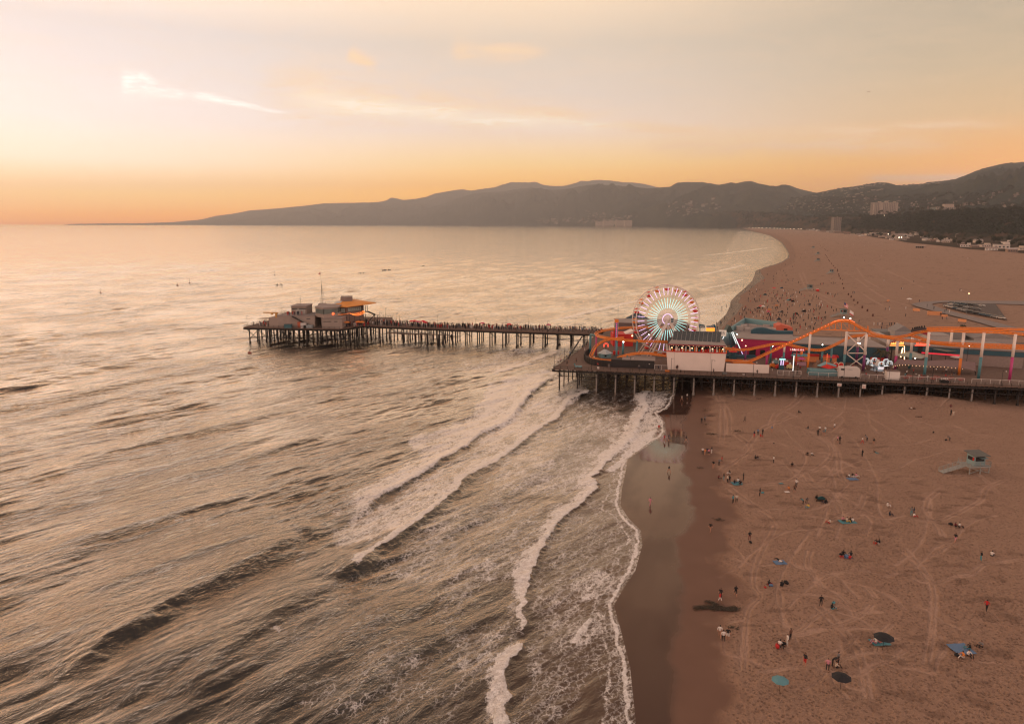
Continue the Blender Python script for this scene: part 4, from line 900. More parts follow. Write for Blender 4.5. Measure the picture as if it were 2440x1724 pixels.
for px_, w, hh, c_, lb in ((687, 3.4, 1.6, (.04, .11, .13), 'dark teal storage bin before the plinth building'), (724, 2.6, 2.4, (.5, .45, .42), 'white box van body parked before the pier-head stair'), (716, 2.2, 2.6, (.42, .10, .05), 'rust red canopy crate beside the white box van body'), (735, 4.2, 1.3, (.33, .36, .37), 'pale blue-grey skip at the foot of the stair')):
    q = AY(px_, 777, 334.5 if px_ != 716 else 336); t = empty('crate', label=lb, cat='container'); b = MB(); b.box((q.x, q.y, Z7), (w, 1.8, hh)); b.build('body', mat('crate_%d' % px_, c_, .6, var=.2), t)
    b = MB(); b.box((q.x, q.y, Z7+hh), (w+.12, 1.92, .12)); b.build('lid', mat('crate_lid_%d' % px_, tuple(v*.7 for v in c_), .6), t)
M_umb = [mat('umbrella_%d' % i, c, .8, var=.1) for i, c in enumerate([(.55, .02, .04), (.45, .03, .10), (.50, .16, .03), (.09, .22, .25), (.6, .55, .5), (.012, .013, .016)])]
def umbrella(ci, r=1.3, h=2.3):
    t = empty('umbrella'); b = MB(); b.tube([(0, 0, 0), (0, 0, h)], .03, 5); b.build('pole', M_black, t)
    b = MB(); vs = [(0, 0, h+.1)]+[(r*math.cos(k*math.pi/4), r*math.sin(k*math.pi/4), h-.45-(0 if k % 1 == 0 else .1)) for k in range(8)]+[(r*.55*math.cos(k*math.pi/4), r*.55*math.sin(k*math.pi/4), h-.1) for k in range(8)]
    b.add(vs, [(0, 9+k, 9+(k+1) % 8) for k in range(8)]+[(9+k, 1+k, 1+(k+1) % 8, 9+(k+1) % 8) for k in range(8)]+[tuple(range(8, 0, -1))]); b.build('canopy', M_umb[ci], t); return t
uprot = {}
def put_umb(ci, loc, lb, group, sc=1.0):
    if ci not in uprot: o = uprot[ci] = umbrella(ci)
    else: o = copy_tree(uprot[ci])
    o.location = loc; o.scale = (sc, sc, sc); tag(o, lb, 'umbrella', group)
for i, (px_, py_, ci) in enumerate([(978, 768, 0), (986, 767, 0), (995, 769, 1), (1006, 768, 0), (1011, 771, 0), (1149, 773, 1), (1213, 776, 0), (1308, 777, 1)]):
    s_ = (px_-850)/550*LLEN; best = min(range(0, 1180), key=lambda k: abs(P2X(k) - px_)) if False else None
    q = at(px_, py_+9, Z7); put_umb(ci, q+Vector((0, 4, 0)), ['red sunshade, leftmost of the cart umbrellas on the long pier', 'red sunshade, second from left among the cart umbrellas', 'crimson sunshade in the middle of the cart umbrellas', 'red sunshade, tallest of the clustered cart umbrellas', 'red sunshade low at the right of the umbrella cluster', 'dark crimson sunshade alone above the mid-pier crowd', 'small red sunshade between lamp posts on the long pier', 'crimson sunshade nearest the Ferris wheel on the long pier'][i], 'vendor umbrellas on the long pier')
for i, (px_, py_) in enumerate([(815, 755), (853, 753), (862, 757), (826, 756)]):
    q = AY(px_, py_, 338-i*.6); put_umb(2, (q.x, q.y, Z7), ['orange table umbrella left of the restaurant string lights', 'orange table umbrella beneath the string lights', 'orange table umbrella at the right end of the courtyard', 'orange table umbrella in front of the glazed lookout'][i], 'courtyard umbrellas', 1.25)
# ================================================================ amusement rides and stalls
M_org = mat('orange_track', (.72, .20, .018), .42, var=.12, scale=.6, spec=.5)
M_org2 = mat('orange_steel', (.62, .17, .02), .45, var=.1)
M_cream = mat('cream_column', (.66, .57, .51), .55, var=.08)
M_tealc = mat('teal_column', (.07, .19, .215), .5, var=.08)
M_purc = mat('purple_column', (.16, .03, .12), .5, var=.08)
M_magc = mat('magenta_column', (.40, .04, .16), .5, var=.08)
M_red = mat('red_panel', (.52, .022, .015), .55, var=.12)
M_mag = mat('magenta_wall', (.36, .012, .075), .6, var=.12)
M_dteal = mat('deep_teal_wall', (.022, .075, .10), .6, var=.15)
M_lteal = mat('pale_teal_wall', (.17, .30, .32), .6, var=.1)
M_wstuc = mat('white_stucco', (.66, .56, .50), .85, var=.10, scale=.35)
M_groof = mat('grey_flat_roof', (.27, .225, .205), .9, var=.22, scale=.25)
M_blackf = mat('black_fence', (.016, .013, .013), .6, var=.3)
M_dark2 = mat('dark_interior', (.012, .011, .012), .8, var=.3)
M_led = mat('white_led', (.9, .97, .95), .4, emit=1.1, var=0)
M_ledp = mat('lilac_led', (.80, .60, .95), .4, emit=1.0, var=0)
M_ledc = mat('mint_led', (.42, .92, .88), .4, emit=1.15, var=0)
M_warm = mat('warm_bulb', (1, .60, .30), .4, emit=5, var=0)
M_cool = mat('flood_lamp', (1, .95, .82), .4, emit=8, var=0)
M_neon = mat('red_neon_tube', (1, .10, .05), .4, emit=1.6, var=0)
M_amber = mat('amber_neon', (1, .42, .10), .4, emit=1.8, var=0)
PH = lambda px, py, v: pp(px, py, v)
def ubox(mb, l, r, ytop, v, depth, z0=Z7, zt=None):
    """box in the pier's own directions whose front (v) spans photo columns l..r and reaches photo row ytop"""
    ym = ytop+12
    u0, _ = pu(l, ym, v); u1, z1 = pu(r, ym, v); zt = zt if zt is not None else pu((l+r)/2, ytop, v)[1]
    c = pf((u0+u1)/2, v+depth/2, z0); mb.box(c, (u1-u0, depth, zt-z0), ANG); return u0, u1, zt
def glyphs(parent, u0, u1, v, z, h, mt, n, name='lettering', seed=1):
    """upright strokes of an illegible sign"""
    b = MB(); r = random.Random(seed); w = (u1-u0)/n
    for k in range(n):
        c = u0+(k+.5)*w; b.beam(pf(c-w*.22, v, z), pf(c-w*.22+r.uniform(-.1, .1)*w, v, z+h), w*.2, .05)
        if r.random() < .8: b.beam(pf(c-w*.25, v, z+h*r.choice((.5, 1, .05))), pf(c+w*.28, v, z+h*r.choice((.5, 1, .05))), w*.18, .05)
        if r.random() < .5: b.beam(pf(c+w*.25, v, z), pf(c+w*.2, v, z+h*r.uniform(.6, 1)), w*.2, .05)
    return b.build(name, mt, parent)
# ---------------- Ferris wheel
HC = AY(1587, 759, 262); AXL = Vector((.17, -.985, 0)).normalized(); HX = Vector((.985, .17, 0)).normalized(); UPZ = Vector((0, 0, 1)); R_ = 12.35
fw = empty('ferris_wheel', label='tall Ferris wheel with lilac and mint lit spokes and red and orange gondolas', cat='Ferris wheel')
def wp(a, r, s): return HC+HX*math.cos(a)*r+UPZ*math.sin(a)*r+AXL*s
def ringtube(mb, r, s, rad, n=72, k=5):
    P = [wp(2*math.pi*i/n, r, s) for i in range(n)]; vs = []; fs = []
    for i in range(n):
        a = 2*math.pi*i/n; e = HX*math.cos(a)+UPZ*math.sin(a)
        for j in range(k): t = 2*math.pi*j/k; vs.append(P[i]+e*math.cos(t)*rad+AXL*math.sin(t)*rad)
    for i in range(n):
        for j in range(k): fs.append((i*k+j, i*k+(j+1) % k, ((i+1) % n)*k+(j+1) % k, ((i+1) % n)*k+j))
    mb.add(vs, fs)
for s in (-1.9, 1.9):
    b = MB(); ringtube(b, R_, s, .13); ringtube(b, R_*.985, s*.97, .05); b.build('rim', M_cream, fw, True)
b = MB()
for i in range(40):
    a = 2*math.pi*(i+.5)/40
    if i % 2: b.tube([wp(a, R_, -1.9), wp(a, R_, 1.9)], .05, 4)
ringtube(b, R_*.8, 1.9*.85, .035, 40, 4); ringtube(b, R_*.8, -1.9*.85, .035, 40, 4); b.build('bracing', M_cream, fw)
for i in range(40):
    a = 2*math.pi*(i+.25)/40
    for s in (-1, 1):
        if s < 0 and i % 2: continue
        b = MB(); b.tube([wp(a, .9, s*.9), wp(a, R_, s*1.9)], .045, 4); sp_ = b.build('spoke', M_cream, fw)
        if s > 0:
            b = MB(); b.tube([wp(a, R_*.73, s*(.9+.73)+.12), wp(a, R_*.95, s*1.86+.12)], .095, 5); b.build('lilac_light', M_ledp, sp_)
            b = MB(); b.tube([wp(a, R_*.33, s*1.25+.12), wp(a, R_*.64, s*1.56+.12)], .085, 5, r2=.06); b.build('mint_light', M_ledc, sp_)
b = MB(); b.tube([HC-AXL*2.6, HC+AXL*2.9], .55, 12); b.tube([HC+AXL*.6, HC+AXL*1.4], 1.1, 20); b.build('hub', M_cream, fw, True)
b = MB(); ringtube(b, 1.9, 1.45, .13, 32, 6); b.build('hub_light', M_ledp, fw)
b = MB(); q = HC+AXL*3.1+HX*.9; b.prism([q+HX*-.6+UPZ*-1.1, q+HX*.85+UPZ*-1.1, q+HX*.85+UPZ*.7, q+HX*-.6+UPZ*.7], AXL*.4); pn = b.build('sign_board', M_white, fw)
b = MB()
for z0, z1 in ((-.15, .5), (-.9, -.3)): b.prism([q+HX*-.4+UPZ*z0+AXL*.42, q+HX*.62+UPZ*z0+AXL*.42, q+HX*.62+UPZ*z1+AXL*.42, q+HX*-.4+UPZ*z1+AXL*.42], AXL*.04)
b.build('lettering', mat('sign_slate', (.04, .09, .11), .5), pn)
for s, e in ((2.5, 1), (-2.5, -1)):
    for h in (-7.6, 7.6):
        b = MB(); base = HC+HX*h+AXL*(s+e*2.2); base.z = Z7
        top = HC+AXL*s; b.tube([top-Vector((0, 0, .2)), base], .33, 8, r2=.36); b.tube([top+HX*(.35 if h > 0 else -.35), base+HX*(1.5 if h > 0 else -1.5)], .2, 6); b.build('support_leg', M_cream, fw, True)
b = MB(); c = HC.copy(); c.z = Z7; b.box((c.x, c.y, Z7), (17, 8.5, .7), ANG); b.build('base', M_groof, fw)
def gondola(i, mt):
    a = 2*math.pi*i/20+math.pi/2; c = wp(a, R_*.965, 0); t = empty('gondola_frame')
    b = MB(); b.cone((0, 0, -1.55), .45, .45, 12, 1.0); b.tube([(0, 0, -1.1), (0, 0, -.75)], 1.0, 12); g = b.build('gondola', mt, None, True)
    bpy.data.objects.remove(t)
    g.parent = fw; g.location = c
    b = MB(); b.tube([(0, 0, -1.5), (0, 0, .1)], .05, 5); b.tube([(-.55, 0, -.8), (-.1, 0, .12)], .03, 4); b.tube([(.55, 0, -.8), (.1, 0, .12)], .03, 4); b.build('hanger', M_cream, g)
    b = MB(); b.cone((0, 0, .12), 1.05, .42, 12, .1); b.build('canopy', mt, g, True)
for i in range(20): gondola(i, M_red if i % 2 == 0 else M_org2)
# ---------------- roller coaster
rc = empty('roller_coaster', label='long orange roller coaster track with lift hill, dips and banked turns on coloured columns', cat='roller coaster')
def S3(l): return spl([AY(*q) for q in l], 6)
T_up = S3([(1600, 778, 272), (1554, 778, 274), (1502, 778.5, 276), (1476, 780, 275), (1450, 783, 272), (1430, 788, 267), (1421, 793, 262), (1424, 798, 256), (1446, 803, 251), (1478, 807, 249), (1519, 810, 249), (1554, 811, 250), (1610, 813, 251)])
T_main = S3([(1486, 803, 252.5), (1464, 805, 254), (1441, 809, 257), (1423, 820, 259), (1413, 836, 257), (1409, 848, 252.5), (1418, 853, 248.5), (1450, 857, 245.5), (1467, 852, 244.5), (1493, 844, 244), (1519, 839.5, 243.5), (1545, 839.5, 243), (1563, 842, 243), (1610, 848, 243.5), (1660, 852, 243), (1727, 856, 240), (1765, 858, 239.3),
 (1784, 859, 238.8), (1830, 838.5, 238), (1880, 815.5, 237.5), (1930, 792.5, 236.8), (1978, 770, 236), (1991, 764.5, 236), (2005, 762, 236), (2023, 763, 235.5), (2036, 769, 235), (2054, 778.5, 234.5), (2078, 790, 234), (2101, 797.5, 233.5), (2132, 801, 232), (2156, 798, 231), (2180, 790.5, 229), (2211, 785.5, 227), (2242, 784.5, 226), (2311, 787, 224), (2400, 790, 221), (2520, 803, 217)])
T_back = S3([(1690, 824, 246), (1727, 828, 246), (1773, 831, 246), (1803, 826, 246), (1840, 818.5, 245.5), (1869, 817, 245), (1899, 823.5, 244.5), (1929, 830, 244), (1958, 831.5, 243.5), (1991, 818, 242), (2023, 802, 241), (2046, 797.5, 240.5), (2070, 796.5, 240), (2101, 800, 238), (2132, 805, 236), (2164, 809, 234), (2200, 812, 232), (2234, 816, 230), (2274, 820, 228), (2330, 823, 226), (2500, 830, 221)])
T_link = S3([(2168, 796, 231), (2182, 799.5, 231), (2203, 806, 230), (2234, 813.5, 229), (2300, 817, 228), (2500, 824, 223)])
T_top = S3([(2188, 784, 233), (2211, 780.5, 233), (2260, 779.5, 232), (2320, 780.5, 231), (2500, 784, 228)])
def track(P, name):
    rails = MB(); ties = MB(); L = []; Rr = []; Sp = []
    for i, p in enumerate(P):
        d = (P[min(i+1, len(P)-1)]-P[max(i-1, 0)]); d.normalize(); x = d.cross(UPZ).normalized(); y = x.cross(d)
        L.append(p+x*.6); Rr.append(p-x*.6); Sp.append(p-y*.55)
    rails.tube(L, .10, 5); rails.tube(Rr, .10, 5); rails.build('rail', M_org, rc, True)
    b = MB(); b.tube(Sp, .25, 8); b.build('spine', M_org, rc, True)
    acc = 0
    for i in range(1, len(P)):
        seg = (P[i]-P[i-1]).length; k = max(1, round(seg/1.15))
        for j in range(k):
            f = j/k; a = L[i-1].lerp(L[i], f); c = Rr[i-1].lerp(Rr[i], f); s = Sp[i-1].lerp(Sp[i], f); ties.beam(a, s, .1); ties.beam(c, s, .1)
    ties.build('tie_bars', M_org, rc)
for T, nm in ((T_up, 'a'), (T_main, 'b'), (T_back, 'c'), (T_link, 'd'), (T_top, 'e')): track(T, nm)
def column(px, ytop, ysplit, Y, low, top=None, r=.43, z0=Z7, arm=None, lamp=False, own=None):
    a = AY(px, ytop, Y); sp_z = AY(px, ysplit, Y).z if ysplit else None; top = top or M_cream
    x = a.x; t = rc if own is None else own
    b = MB()
    if sp_z: b.tube([(x, Y, sp_z), (x, Y, a.z)], r, 12); o = b.build('column', top, t, True); b = MB(); b.tube([(x, Y, z0), (x, Y, sp_z)], r, 12); b.build('painted_base', low, o, True)
    else: b.tube([(x, Y, z0), (x, Y, a.z)], r, 12); o = b.build('column', low, t, True)
    if arm: b = MB(); q = AY(*arm); b.tube([(x, Y, q.z), (q.x, q.y, q.z)], r*.8, 10); b.build('arm', low, o, True)
for q in [(2018, 790, 844, 240, M_tealc), (2065, 796, 845, 234.2, M_purc), (2297, 792, 853, 228, M_org2), (2214, 791, 850, 225, M_tealc), (2140, 805, 847, 237, M_magc), (2117, 807, 826, 243, M_purc),
          (2175, 799, 840, 238, M_tealc), (2191, 809, 832, 252, M_tealc), (2269, 786, 837, 250, M_org2), (2046, 801, 826, 246, M_purc), (1869.5, 822, 839, 238, M_tealc), (1931, 796, 840, 234.5, M_org2), (1838, 822, None, 246, M_tealc),
          (1983, 822, None, 243, M_tealc), (1960, 834, None, 244, M_tealc), (1828, 842, None, 240, M_magc), (1777, 834, None, 246, M_purc), (2345, 793, 850, 222, M_tealc), (2420, 796, 850, 219, M_magc), (1553, 781, None, 273, M_magc), (1470, 809, None, 249.5, M_tealc), (1518, 812, None, 249, M_tealc), (1495, 847, None, 243.8, M_tealc), (1452, 860, None, 245, M_org2)]:
    column(*q, r=.43 if q[0] > 2000 else .36)
column(1407, 798, None, 265.5, M_tealc, arm=(1427, 800, 262), r=.42); column(1421, 797, None, 262.5, M_magc, r=.3)
b = MB(); Yb = 237.2
def bb(p, q, w=.2): b.beam(AY(*p), AY(*q), w)
xl, xr = (2018, 240), (2065, 234.2)
for y0, y1 in ((793.5, 793.5), (841, 841)): bb((xl[0], y0, xl[1]), (xr[0], y1, xr[1]), .26)
for y0, y1 in ((795, 839), (843, 876)): bb((xl[0], y0, xl[1]), (xr[0], y1+(3 if y0 > 800 else 0), xr[1]), .26); bb((xl[0], y1, xl[1]), (xr[0], y0, xr[1]), .26)
b.build('cross_brace', M_cream, rc)
b = MB()
pts = [(1960, 779.5), (1976, 772), (1991, 766.5), (2005, 764.5), (2023, 765.5), (2036, 771), (2050, 779), (2062, 785)]
for i, (x, y) in enumerate(pts):
    b.beam(AY(x, y, 235.8), AY(x, 785+(x-1960)*.035, 235.8), .22)
    if i: b.beam(AY(pts[i-1][0], pts[i-1][1], 235.8), AY(x, 785+(x-1960)*.035, 235.8), .12)
b.beam(AY(1950, 784.5, 235.8), AY(2072, 789, 235.8), .4, .3); b.beam(AY(2068, 776, 234.5), AY(2068, 790, 234.5), .3)
b.build('lattice', M_org2, rc)
b = MB()
for P in (T_main[110:150],):
    for p in P[::1]: b.ball(p+Vector((0, -.7, .15)), .09, 4, 3)
b.build('chaser_light', mat('red_chaser', (1, .16, .05), .4, emit=4, var=0), rc, kind='stuff')
b = MB(); q = AY(1775, 863, 239); b.box((q.x, 238.6, Z7), (9.5, 3.2, 1.0)); b.prism([(q.x-4.6, 237, Z7+.9), (q.x+4.8, 237, Z7+.9), (q.x+1.0, 237, Z7+2.6), (q.x-4.6, 237, Z7+2.4)], (0, 3.2, 0)); b.build('lift_housing', M_org2, rc)
# trains
def train(P, i0, n, mt, lb):
    t = empty('coaster_train', P[i0], label=lb, cat='coaster train')
    for k in range(n):
        p = P[i0+k]; d = (P[i0+k+1]-P[i0+k-1]).normalized(); x = d.cross(UPZ).normalized(); y = x.cross(d); b = MB()
        def q(a, c, e): return p-P[i0]+d*a+x*c+y*e
        b.prism([q(-.9, -.6, .15), q(.9, -.6, .15), q(1.0, -.6, .6), q(.4, -.6, .95), q(-.9, -.6, 1.0)], x*1.2); c = b.build('car', mt, t)
        b = MB()
        for a in (-.4, .45):
            for e in (-.28, .28): b.ball(q(a, e, 1.35), .17, 6, 4, 1.2); b.ball(q(a, e, .95), .26, 6, 4, 1.1)
        b.build('riders', M_dark2, c)
idx = min(range(len(T_main)), key=lambda i: (T_main[i]-AY(2178, 790, 229)).length)
train(T_main, idx, 5, mat('train_black', (.03, .02, .02), .4), 'dark coaster train with riders climbing the rise on the right')
idx = min(range(len(T_link)), key=lambda i: (T_link[i]-AY(2195, 803, 230)).length)
train([p+Vector((1, .6, .9)) for p in T_link], idx, 3, mat('train_maroon', (.25, .01, .03), .35), 'maroon coaster train below the rise on the right')
# ---------------- drop tower
t = empty('drop_tower', label='slim purple drop tower with pink dotted lights and orange top left of the wheel', cat='drop tower')
q = AY(1467, 846, 262); zt = AY(1467, 768, 262).z; b = MB(); b.box((q.x, 262, Z7), (.8, .8, zt-Z7)); b.build('mast', mat('violet_steel', (.13, .12, .22), .5), t)
b = MB(); b.box((q.x, 262, zt), (1.3, 1.3, 1.2)); b.build('top_box', M_org2, t)
b = MB()
for k in range(14): b.box((q.x, 261.55, Z7+2.5+k*.75), (.22, .1, .35))
b.build('light', mat('pink_dots', (.9, .12, .3), .4, emit=1.2, var=0), t, kind='stuff')
b = MB(); b.box((q.x+.55, 262, Z7), (.12, .5, zt-Z7)); b.build('white_rail', M_white, t); b = MB(); b.box((q.x, 261.2, Z7+.6), (2.2, .7, 1.4)); b.build('seat_row', M_red, t)
t = empty('flagpole', label='thin bare flagpole standing behind the purple drop tower', cat='flagpole'); q = AY(1471, 820, 290); b = MB(); b.tube([(q.x, 290, Z7), (q.x, 290, AY(1471, 726, 290).z)], .09, 6, r2=.04); b.build('pole', M_rail, t)
t = empty('lamp_column', label='thick teal column with bright floodlight before the red box building', cat='light column'); q = AY(1484, 842, 258); zt = AY(1484, 815, 258).z
b = MB(); b.tube([(q.x, 258, Z7), (q.x, 258, zt)], .4, 12); b.build('column', M_tealc, t, True); b = MB(); b.ball((q.x, 257.5, zt+.25), .3, 8, 6); b.build('lamp', M_cool, t)
# ---------------- buildings
t = empty('building', label='bright red box building behind the left coaster turn', cat='building')
b = MB(); a, c = AY(1461, 820, 283), AY(1508, 820, 283); z1, z2 = AY(1480, 796, 283).z, AY(1463, 782, 283).z
b.box(((a.x+c.x)/2, 287, Z7), (c.x-a.x, 8, z1-Z7)); b.build('wall', M_red, t); b = MB(); b.box((a.x+.8, 282.9, z1), (1.6, .5, z2-z1)); b.build('pylon', M_red, t)
b = MB(); b.prism([((a.x+c.x)/2+1, 283.5, z1), (c.x, 283.5, z1), ((a.x+c.x)/2+4.2, 283.5, z1+1.4)], (0, 6, 0)); b.build('roof', M_cream, t)
b = MB(); b.ball((c.x-.4, 282.8, z1-.6), .28, 6, 4); b.build('lamp', M_warm, t)
t = empty('building', label='long grey-brown hall behind the Ferris wheel', cat='building')
b = MB(); a, c = AY(1473, 800, 300), AY(1640, 800, 295); zt = AY(1490, 769, 300).z; b.prism([(a.x, 300, Z7), (c.x, 294, Z7), (c.x, 308, Z7), (a.x, 312, Z7)], (0, 0, zt-Z7)); b.build('wall', mat('hall_wall', (.15, .11, .10), .85, var=.2, scale=.3), t)
b = MB(); b.prism([(a.x-.3, 299.6, zt), (c.x+.3, 293.6, zt), (c.x+.3, 308.4, zt), (a.x-.3, 312.4, zt)], (0, 0, .3)); b.build('roof', M_groof, t)
t = empty('pavilion', label='dark blue peaked pavilion roof behind the wheel rim on its left', cat='pavilion'); q = AY(1517, 770, 315); b = MB(); b.tube([(q.x, 315, zt-.5), (q.x, 315, zt+2.3)], 6, 4, r2=1.0); b.build('roof', mat('slate_blue', (.03, .055, .075), .7), t); b = MB(); b.box((q.x, 315, Z7), (7, 7, zt-Z7)); b.build('wall', M_dteal, t)
# tall white wall building with solar roof
VW = uv(at(1592, 880, Z7))[1]
t = empty('building', label='long windowless white-stucco building with open gallery under a solar panel roof', cat='building')
u0, zt = pu(1590, 836, VW); u1, _ = pu(1729, 843, VW); zt = pu(1660, 839.5, VW)[1]
b = MB(); b.prism([pf(u0+.4, VW, Z7), pf(u1-.3, VW, Z7), pf(u1+.2, VW, zt), pf(u0-.3, VW, zt)], VX*16); b.build('wall', M_wstuc, t)
b = MB(); b.box(pf((u0+u1)/2, VW-.06, zt), (u1-u0+.8, .35, .28), ANG); b.build('parapet', M_red, t)
b = MB()
for f in (.13, .75): b.beam(pf(u0+(u1-u0)*f, VW-.02, Z7), pf(u0+(u1-u0)*f, VW-.02, zt), .06, .03)
b.build('seam', mat('seam_grey', (.3, .26, .23), .9), t)
ze = zt+2.5
b = MB(); b.box(pf((u0+u1)/2, VW+9, zt+.02), (u1-u0-.6, 14, 2.4), ANG); b.build('gallery_interior', M_dark2, t)
for k in range(9): b = MB(); b.box(pf(u0+.6+k*(u1-u0-1.2)/8, VW+.7, zt), (.3, .3, 2.5), ANG); b.build('gallery_column', M_cream, t)
b = MB()
for k in range(34):
    b.ball(pf(u0+.8+k*.56, VW+.9, zt+2.15-.1*(k % 3)), .06, 5, 3)
b.build('bulb', M_warm, t, kind='stuff')
for k in range(6): b = MB(); b.ball(pf(u0+1.5+k*3.3, VW+.6, zt+1.3), .17, 8, 6); b.build('globe_light', M_warm, t)
b = MB(); r_ = random.Random(8)
for k in range(26):
    b.cur = r_.choice((0, 1, 2, 3)); b.box(pf(u0+1+k*.73, VW+1.4, zt), (.45, .4, r_.uniform(.6, 1.7)), ANG)
b.build('gallery_counter', [M_red, M_cream, M_tealc, M_org2], t)
uR0, zr0 = pu(1592, 829, VW-.5); uR1, _ = pu(1727, 829, VW-.5); z_e = ze+.1
b = MB(); b.prism([pf(uR0, VW-.9, z_e), pf(uR1+.4, VW-.9, z_e), pf(uR1-.2, VW+7, z_e+.9), pf(uR0+1.6, VW+7, z_e+.9)], (0, 0, .25)); b.build('eave', M_groof, t)
b = MB(); b.box(pf((uR0+uR1)/2, VW-.98, z_e-.25), (uR1-uR0+.4, .12, .42), ANG); b.build('fascia', mat('maroon_trim', (.20, .02, .03), .5), t)
pA, pB, pC, pD = pp(1606, 788, VW+9.5), pp(1719, 790, VW+9.5), pp(1716, 817.5, VW+2), pp(1601, 817, VW+2)
nrm = (pB-pA).cross(pD-pA).normalized(); nrm = nrm if nrm.z > 0 else -nrm
b = MB(); b.prism([pA, pB, pC, pD], -nrm*.12); so_ = b.build('solar_array', mat('solar_cell', (.018, .026, .028), .25, var=.3, scale=1.2, spec=.6), t)
b = MB()
for k in range(12): b.beam(pA.lerp(pB, k/11)+nrm*.04, pD.lerp(pC, k/11)+nrm*.04, .10, .06)
b.build('panel_joint', mat('frame_alu', (.30, .29, .27), .4, .5), so_)
b = MB()
for k in range(6): q = pD.lerp(pC, .05+k*.18); b.beam(q, (q.x, q.y, z_e), .2)
for k in range(5): q = pA.lerp(pB, .05+k*.22); b.beam(q-nrm*.2, (q.x, q.y, z_e), .2)
b.build('roof_strut', M_red, so_)
t = empty('wall', label='low white-stucco wall running right from the tall white building', cat='wall'); b = MB(); ua, _ = pu(1730, 880, VW); ub, _ = pu(1832, 885, VW); z1 = pu(1745, 866, VW)[1]; z2 = pu(1830, 869.5, VW)[1]
b.prism([pf(ua, VW, Z7), pf(ub, VW, Z7), pf(ub, VW, z2), pf(ua+(ub-ua)*.3, VW, z2+.1), pf(ua+(ub-ua)*.3, VW, z1), pf(ua, VW, z1)], VX*.4); b.build('wall', M_wstuc, t)
t = empty('number_sign', label='cream square board marked 25 beside the solar roof', cat='sign'); q = pp(1722, 794, 26); b = MB(); b.box((q.x, q.y, q.z-1), (2.5, .15, 2.2), ANG); b.build('board', mat('board_cream', (.62, .56, .47), .6, emit=.25), t); b = MB(); b.box((q.x, q.y+.2, Z7), (.2, .2, q.z-Z7)); b.build('post', M_black, t)
def text_obj(s, size, loc, rz, m, parent, name='lettering'):
    cu = bpy.data.curves.new(name, 'FONT'); cu.body = s; cu.size = size; cu.extrude = .03; cu.align_x = 'CENTER'; cu.align_y = 'CENTER'
    o = bpy.data.objects.new(name, cu); S.collection.objects.link(o); dg = bpy.context.evaluated_depsgraph_get(); me = bpy.data.meshes.new_from_object(o.evaluated_get(dg)); bpy.data.objects.remove(o)
    me.materials.clear(); me.materials.append(m); o = bpy.data.objects.new(name, me); link(o, parent); o.location = loc; o.rotation_euler = (math.pi/2, 0, rz); return o
text_obj('25', 1.5, (q.x, q.y-.12, q.z+.1), ANG, mat('sign_ink', (.12, .1, .1), .6), t)
# arcade hall with flat roof and parapet
t = empty('arcade_hall', label='large teal arcade hall with parapet roof, wavy front and salmon gable', cat='building'); zr = 13.6
cr = [at(1742, 791, zr), at(1775, 769, zr), at(1850, 779, zr), at(1890, 782, zr), at(1889, 802, zr), at(1790, 800, zr)]
b = MB(); b.prism([Vector((v.x, v.y, Z7)) for v in cr], (0, 0, zr-Z7)); b.build('wall', M_dteal, t)
b = MB(); b.prism([v.lerp(cr[5], .0)+Vector((0, 0, .004)) for v in cr], (0, 0, .05)); b.build('roof', M_groof, t)
b = MB()
for i in (0, 1): b.beam(cr[i]+Vector((0, 0, 1.1)), cr[i+1]+Vector((0, 0, 1.1)), .35, 2.2)
b.build('parapet', M_lteal, t)
b = MB(); p = [at(1850, 788, zr), at(1889, 790, zr)]; g0, g1 = p; Y_ = g0.y+2
tops = [AY(1849.5, 787, g0.y), AY(1849.5, 776, g0.y), AY(1862, 773, g0.y), AY(1889, 781, g0.y), AY(1889, 789, g0.y)]
b.prism(tops, (1.4, 7, 0)); b.build('gable', mat('salmon_wall', (.52, .115, .065), .7, var=.08), t)
b = MB(); q = AY(1872, 785, g0.y-.15); b.tube([(q.x, q.y, q.z-.4), (q.x, q.y+.3, q.z-.4)], .01, 4); b.box((q.x, q.y, q.z-1.3), (1.4, .3, 1.7)); b.build('window', M_dark2, t)
b = MB(); wv = [(1790, 804), (1790, 787), (1797, 783.5), (1806, 781), (1816, 780.5), (1828, 782.5), (1842, 786.5), (1856, 788.5), (1890, 789), (1890, 806)]; Yw = 275
b.prism([AY(x, y, Yw) for x, y in wv], (.5, 2.2, 0)); b.build('wavy_front', M_dteal, t)
b = MB()
for px_, py_, w, hh in ((1815, 790, 3, 1.5), (1829, 791, 2.4, 1.6), (1843, 791, 1.6, 1.6), (1793, 776, 3, .6), (1826, 776, 2.6, .6), (1762, 786, 2.6, 1.6), (1772, 783, 2.2, 1.8), (1780, 787, 2, 1.2)):
    q = at(px_, py_, zr+.1); b = MB(); b.box((q.x, q.y, zr+.06), (w, 1.8, hh), ANG); b.build('air_conditioner', mat('unit_grey', (.38, .33, .30), .7, var=.2), t)
b = MB(); b.prism([AY(1720, 797, 268), AY(1750, 793, 272), AY(1758, 796, 272), AY(1758, 822, 272), AY(1720, 822, 268)], (1, 4, 0)); b.build('side_wall', M_lteal, t)
t = empty('building', label='low magenta-fronted hall with long grey flat roof behind the lift hill', cat='building'); Ym = 262
zt = AY(1790, 806, Ym).z; b = MB(); a = AY(1754, 825, Ym); c = AY(1888, 825, Ym-7); b.prism([(a.x, Ym, Z7), (c.x, Ym-7, Z7), (c.x+3, Ym+6, Z7), (a.x+3, Ym+11, Z7)], (0, 0, zt-Z7)); b.build('wall', M_mag, t)
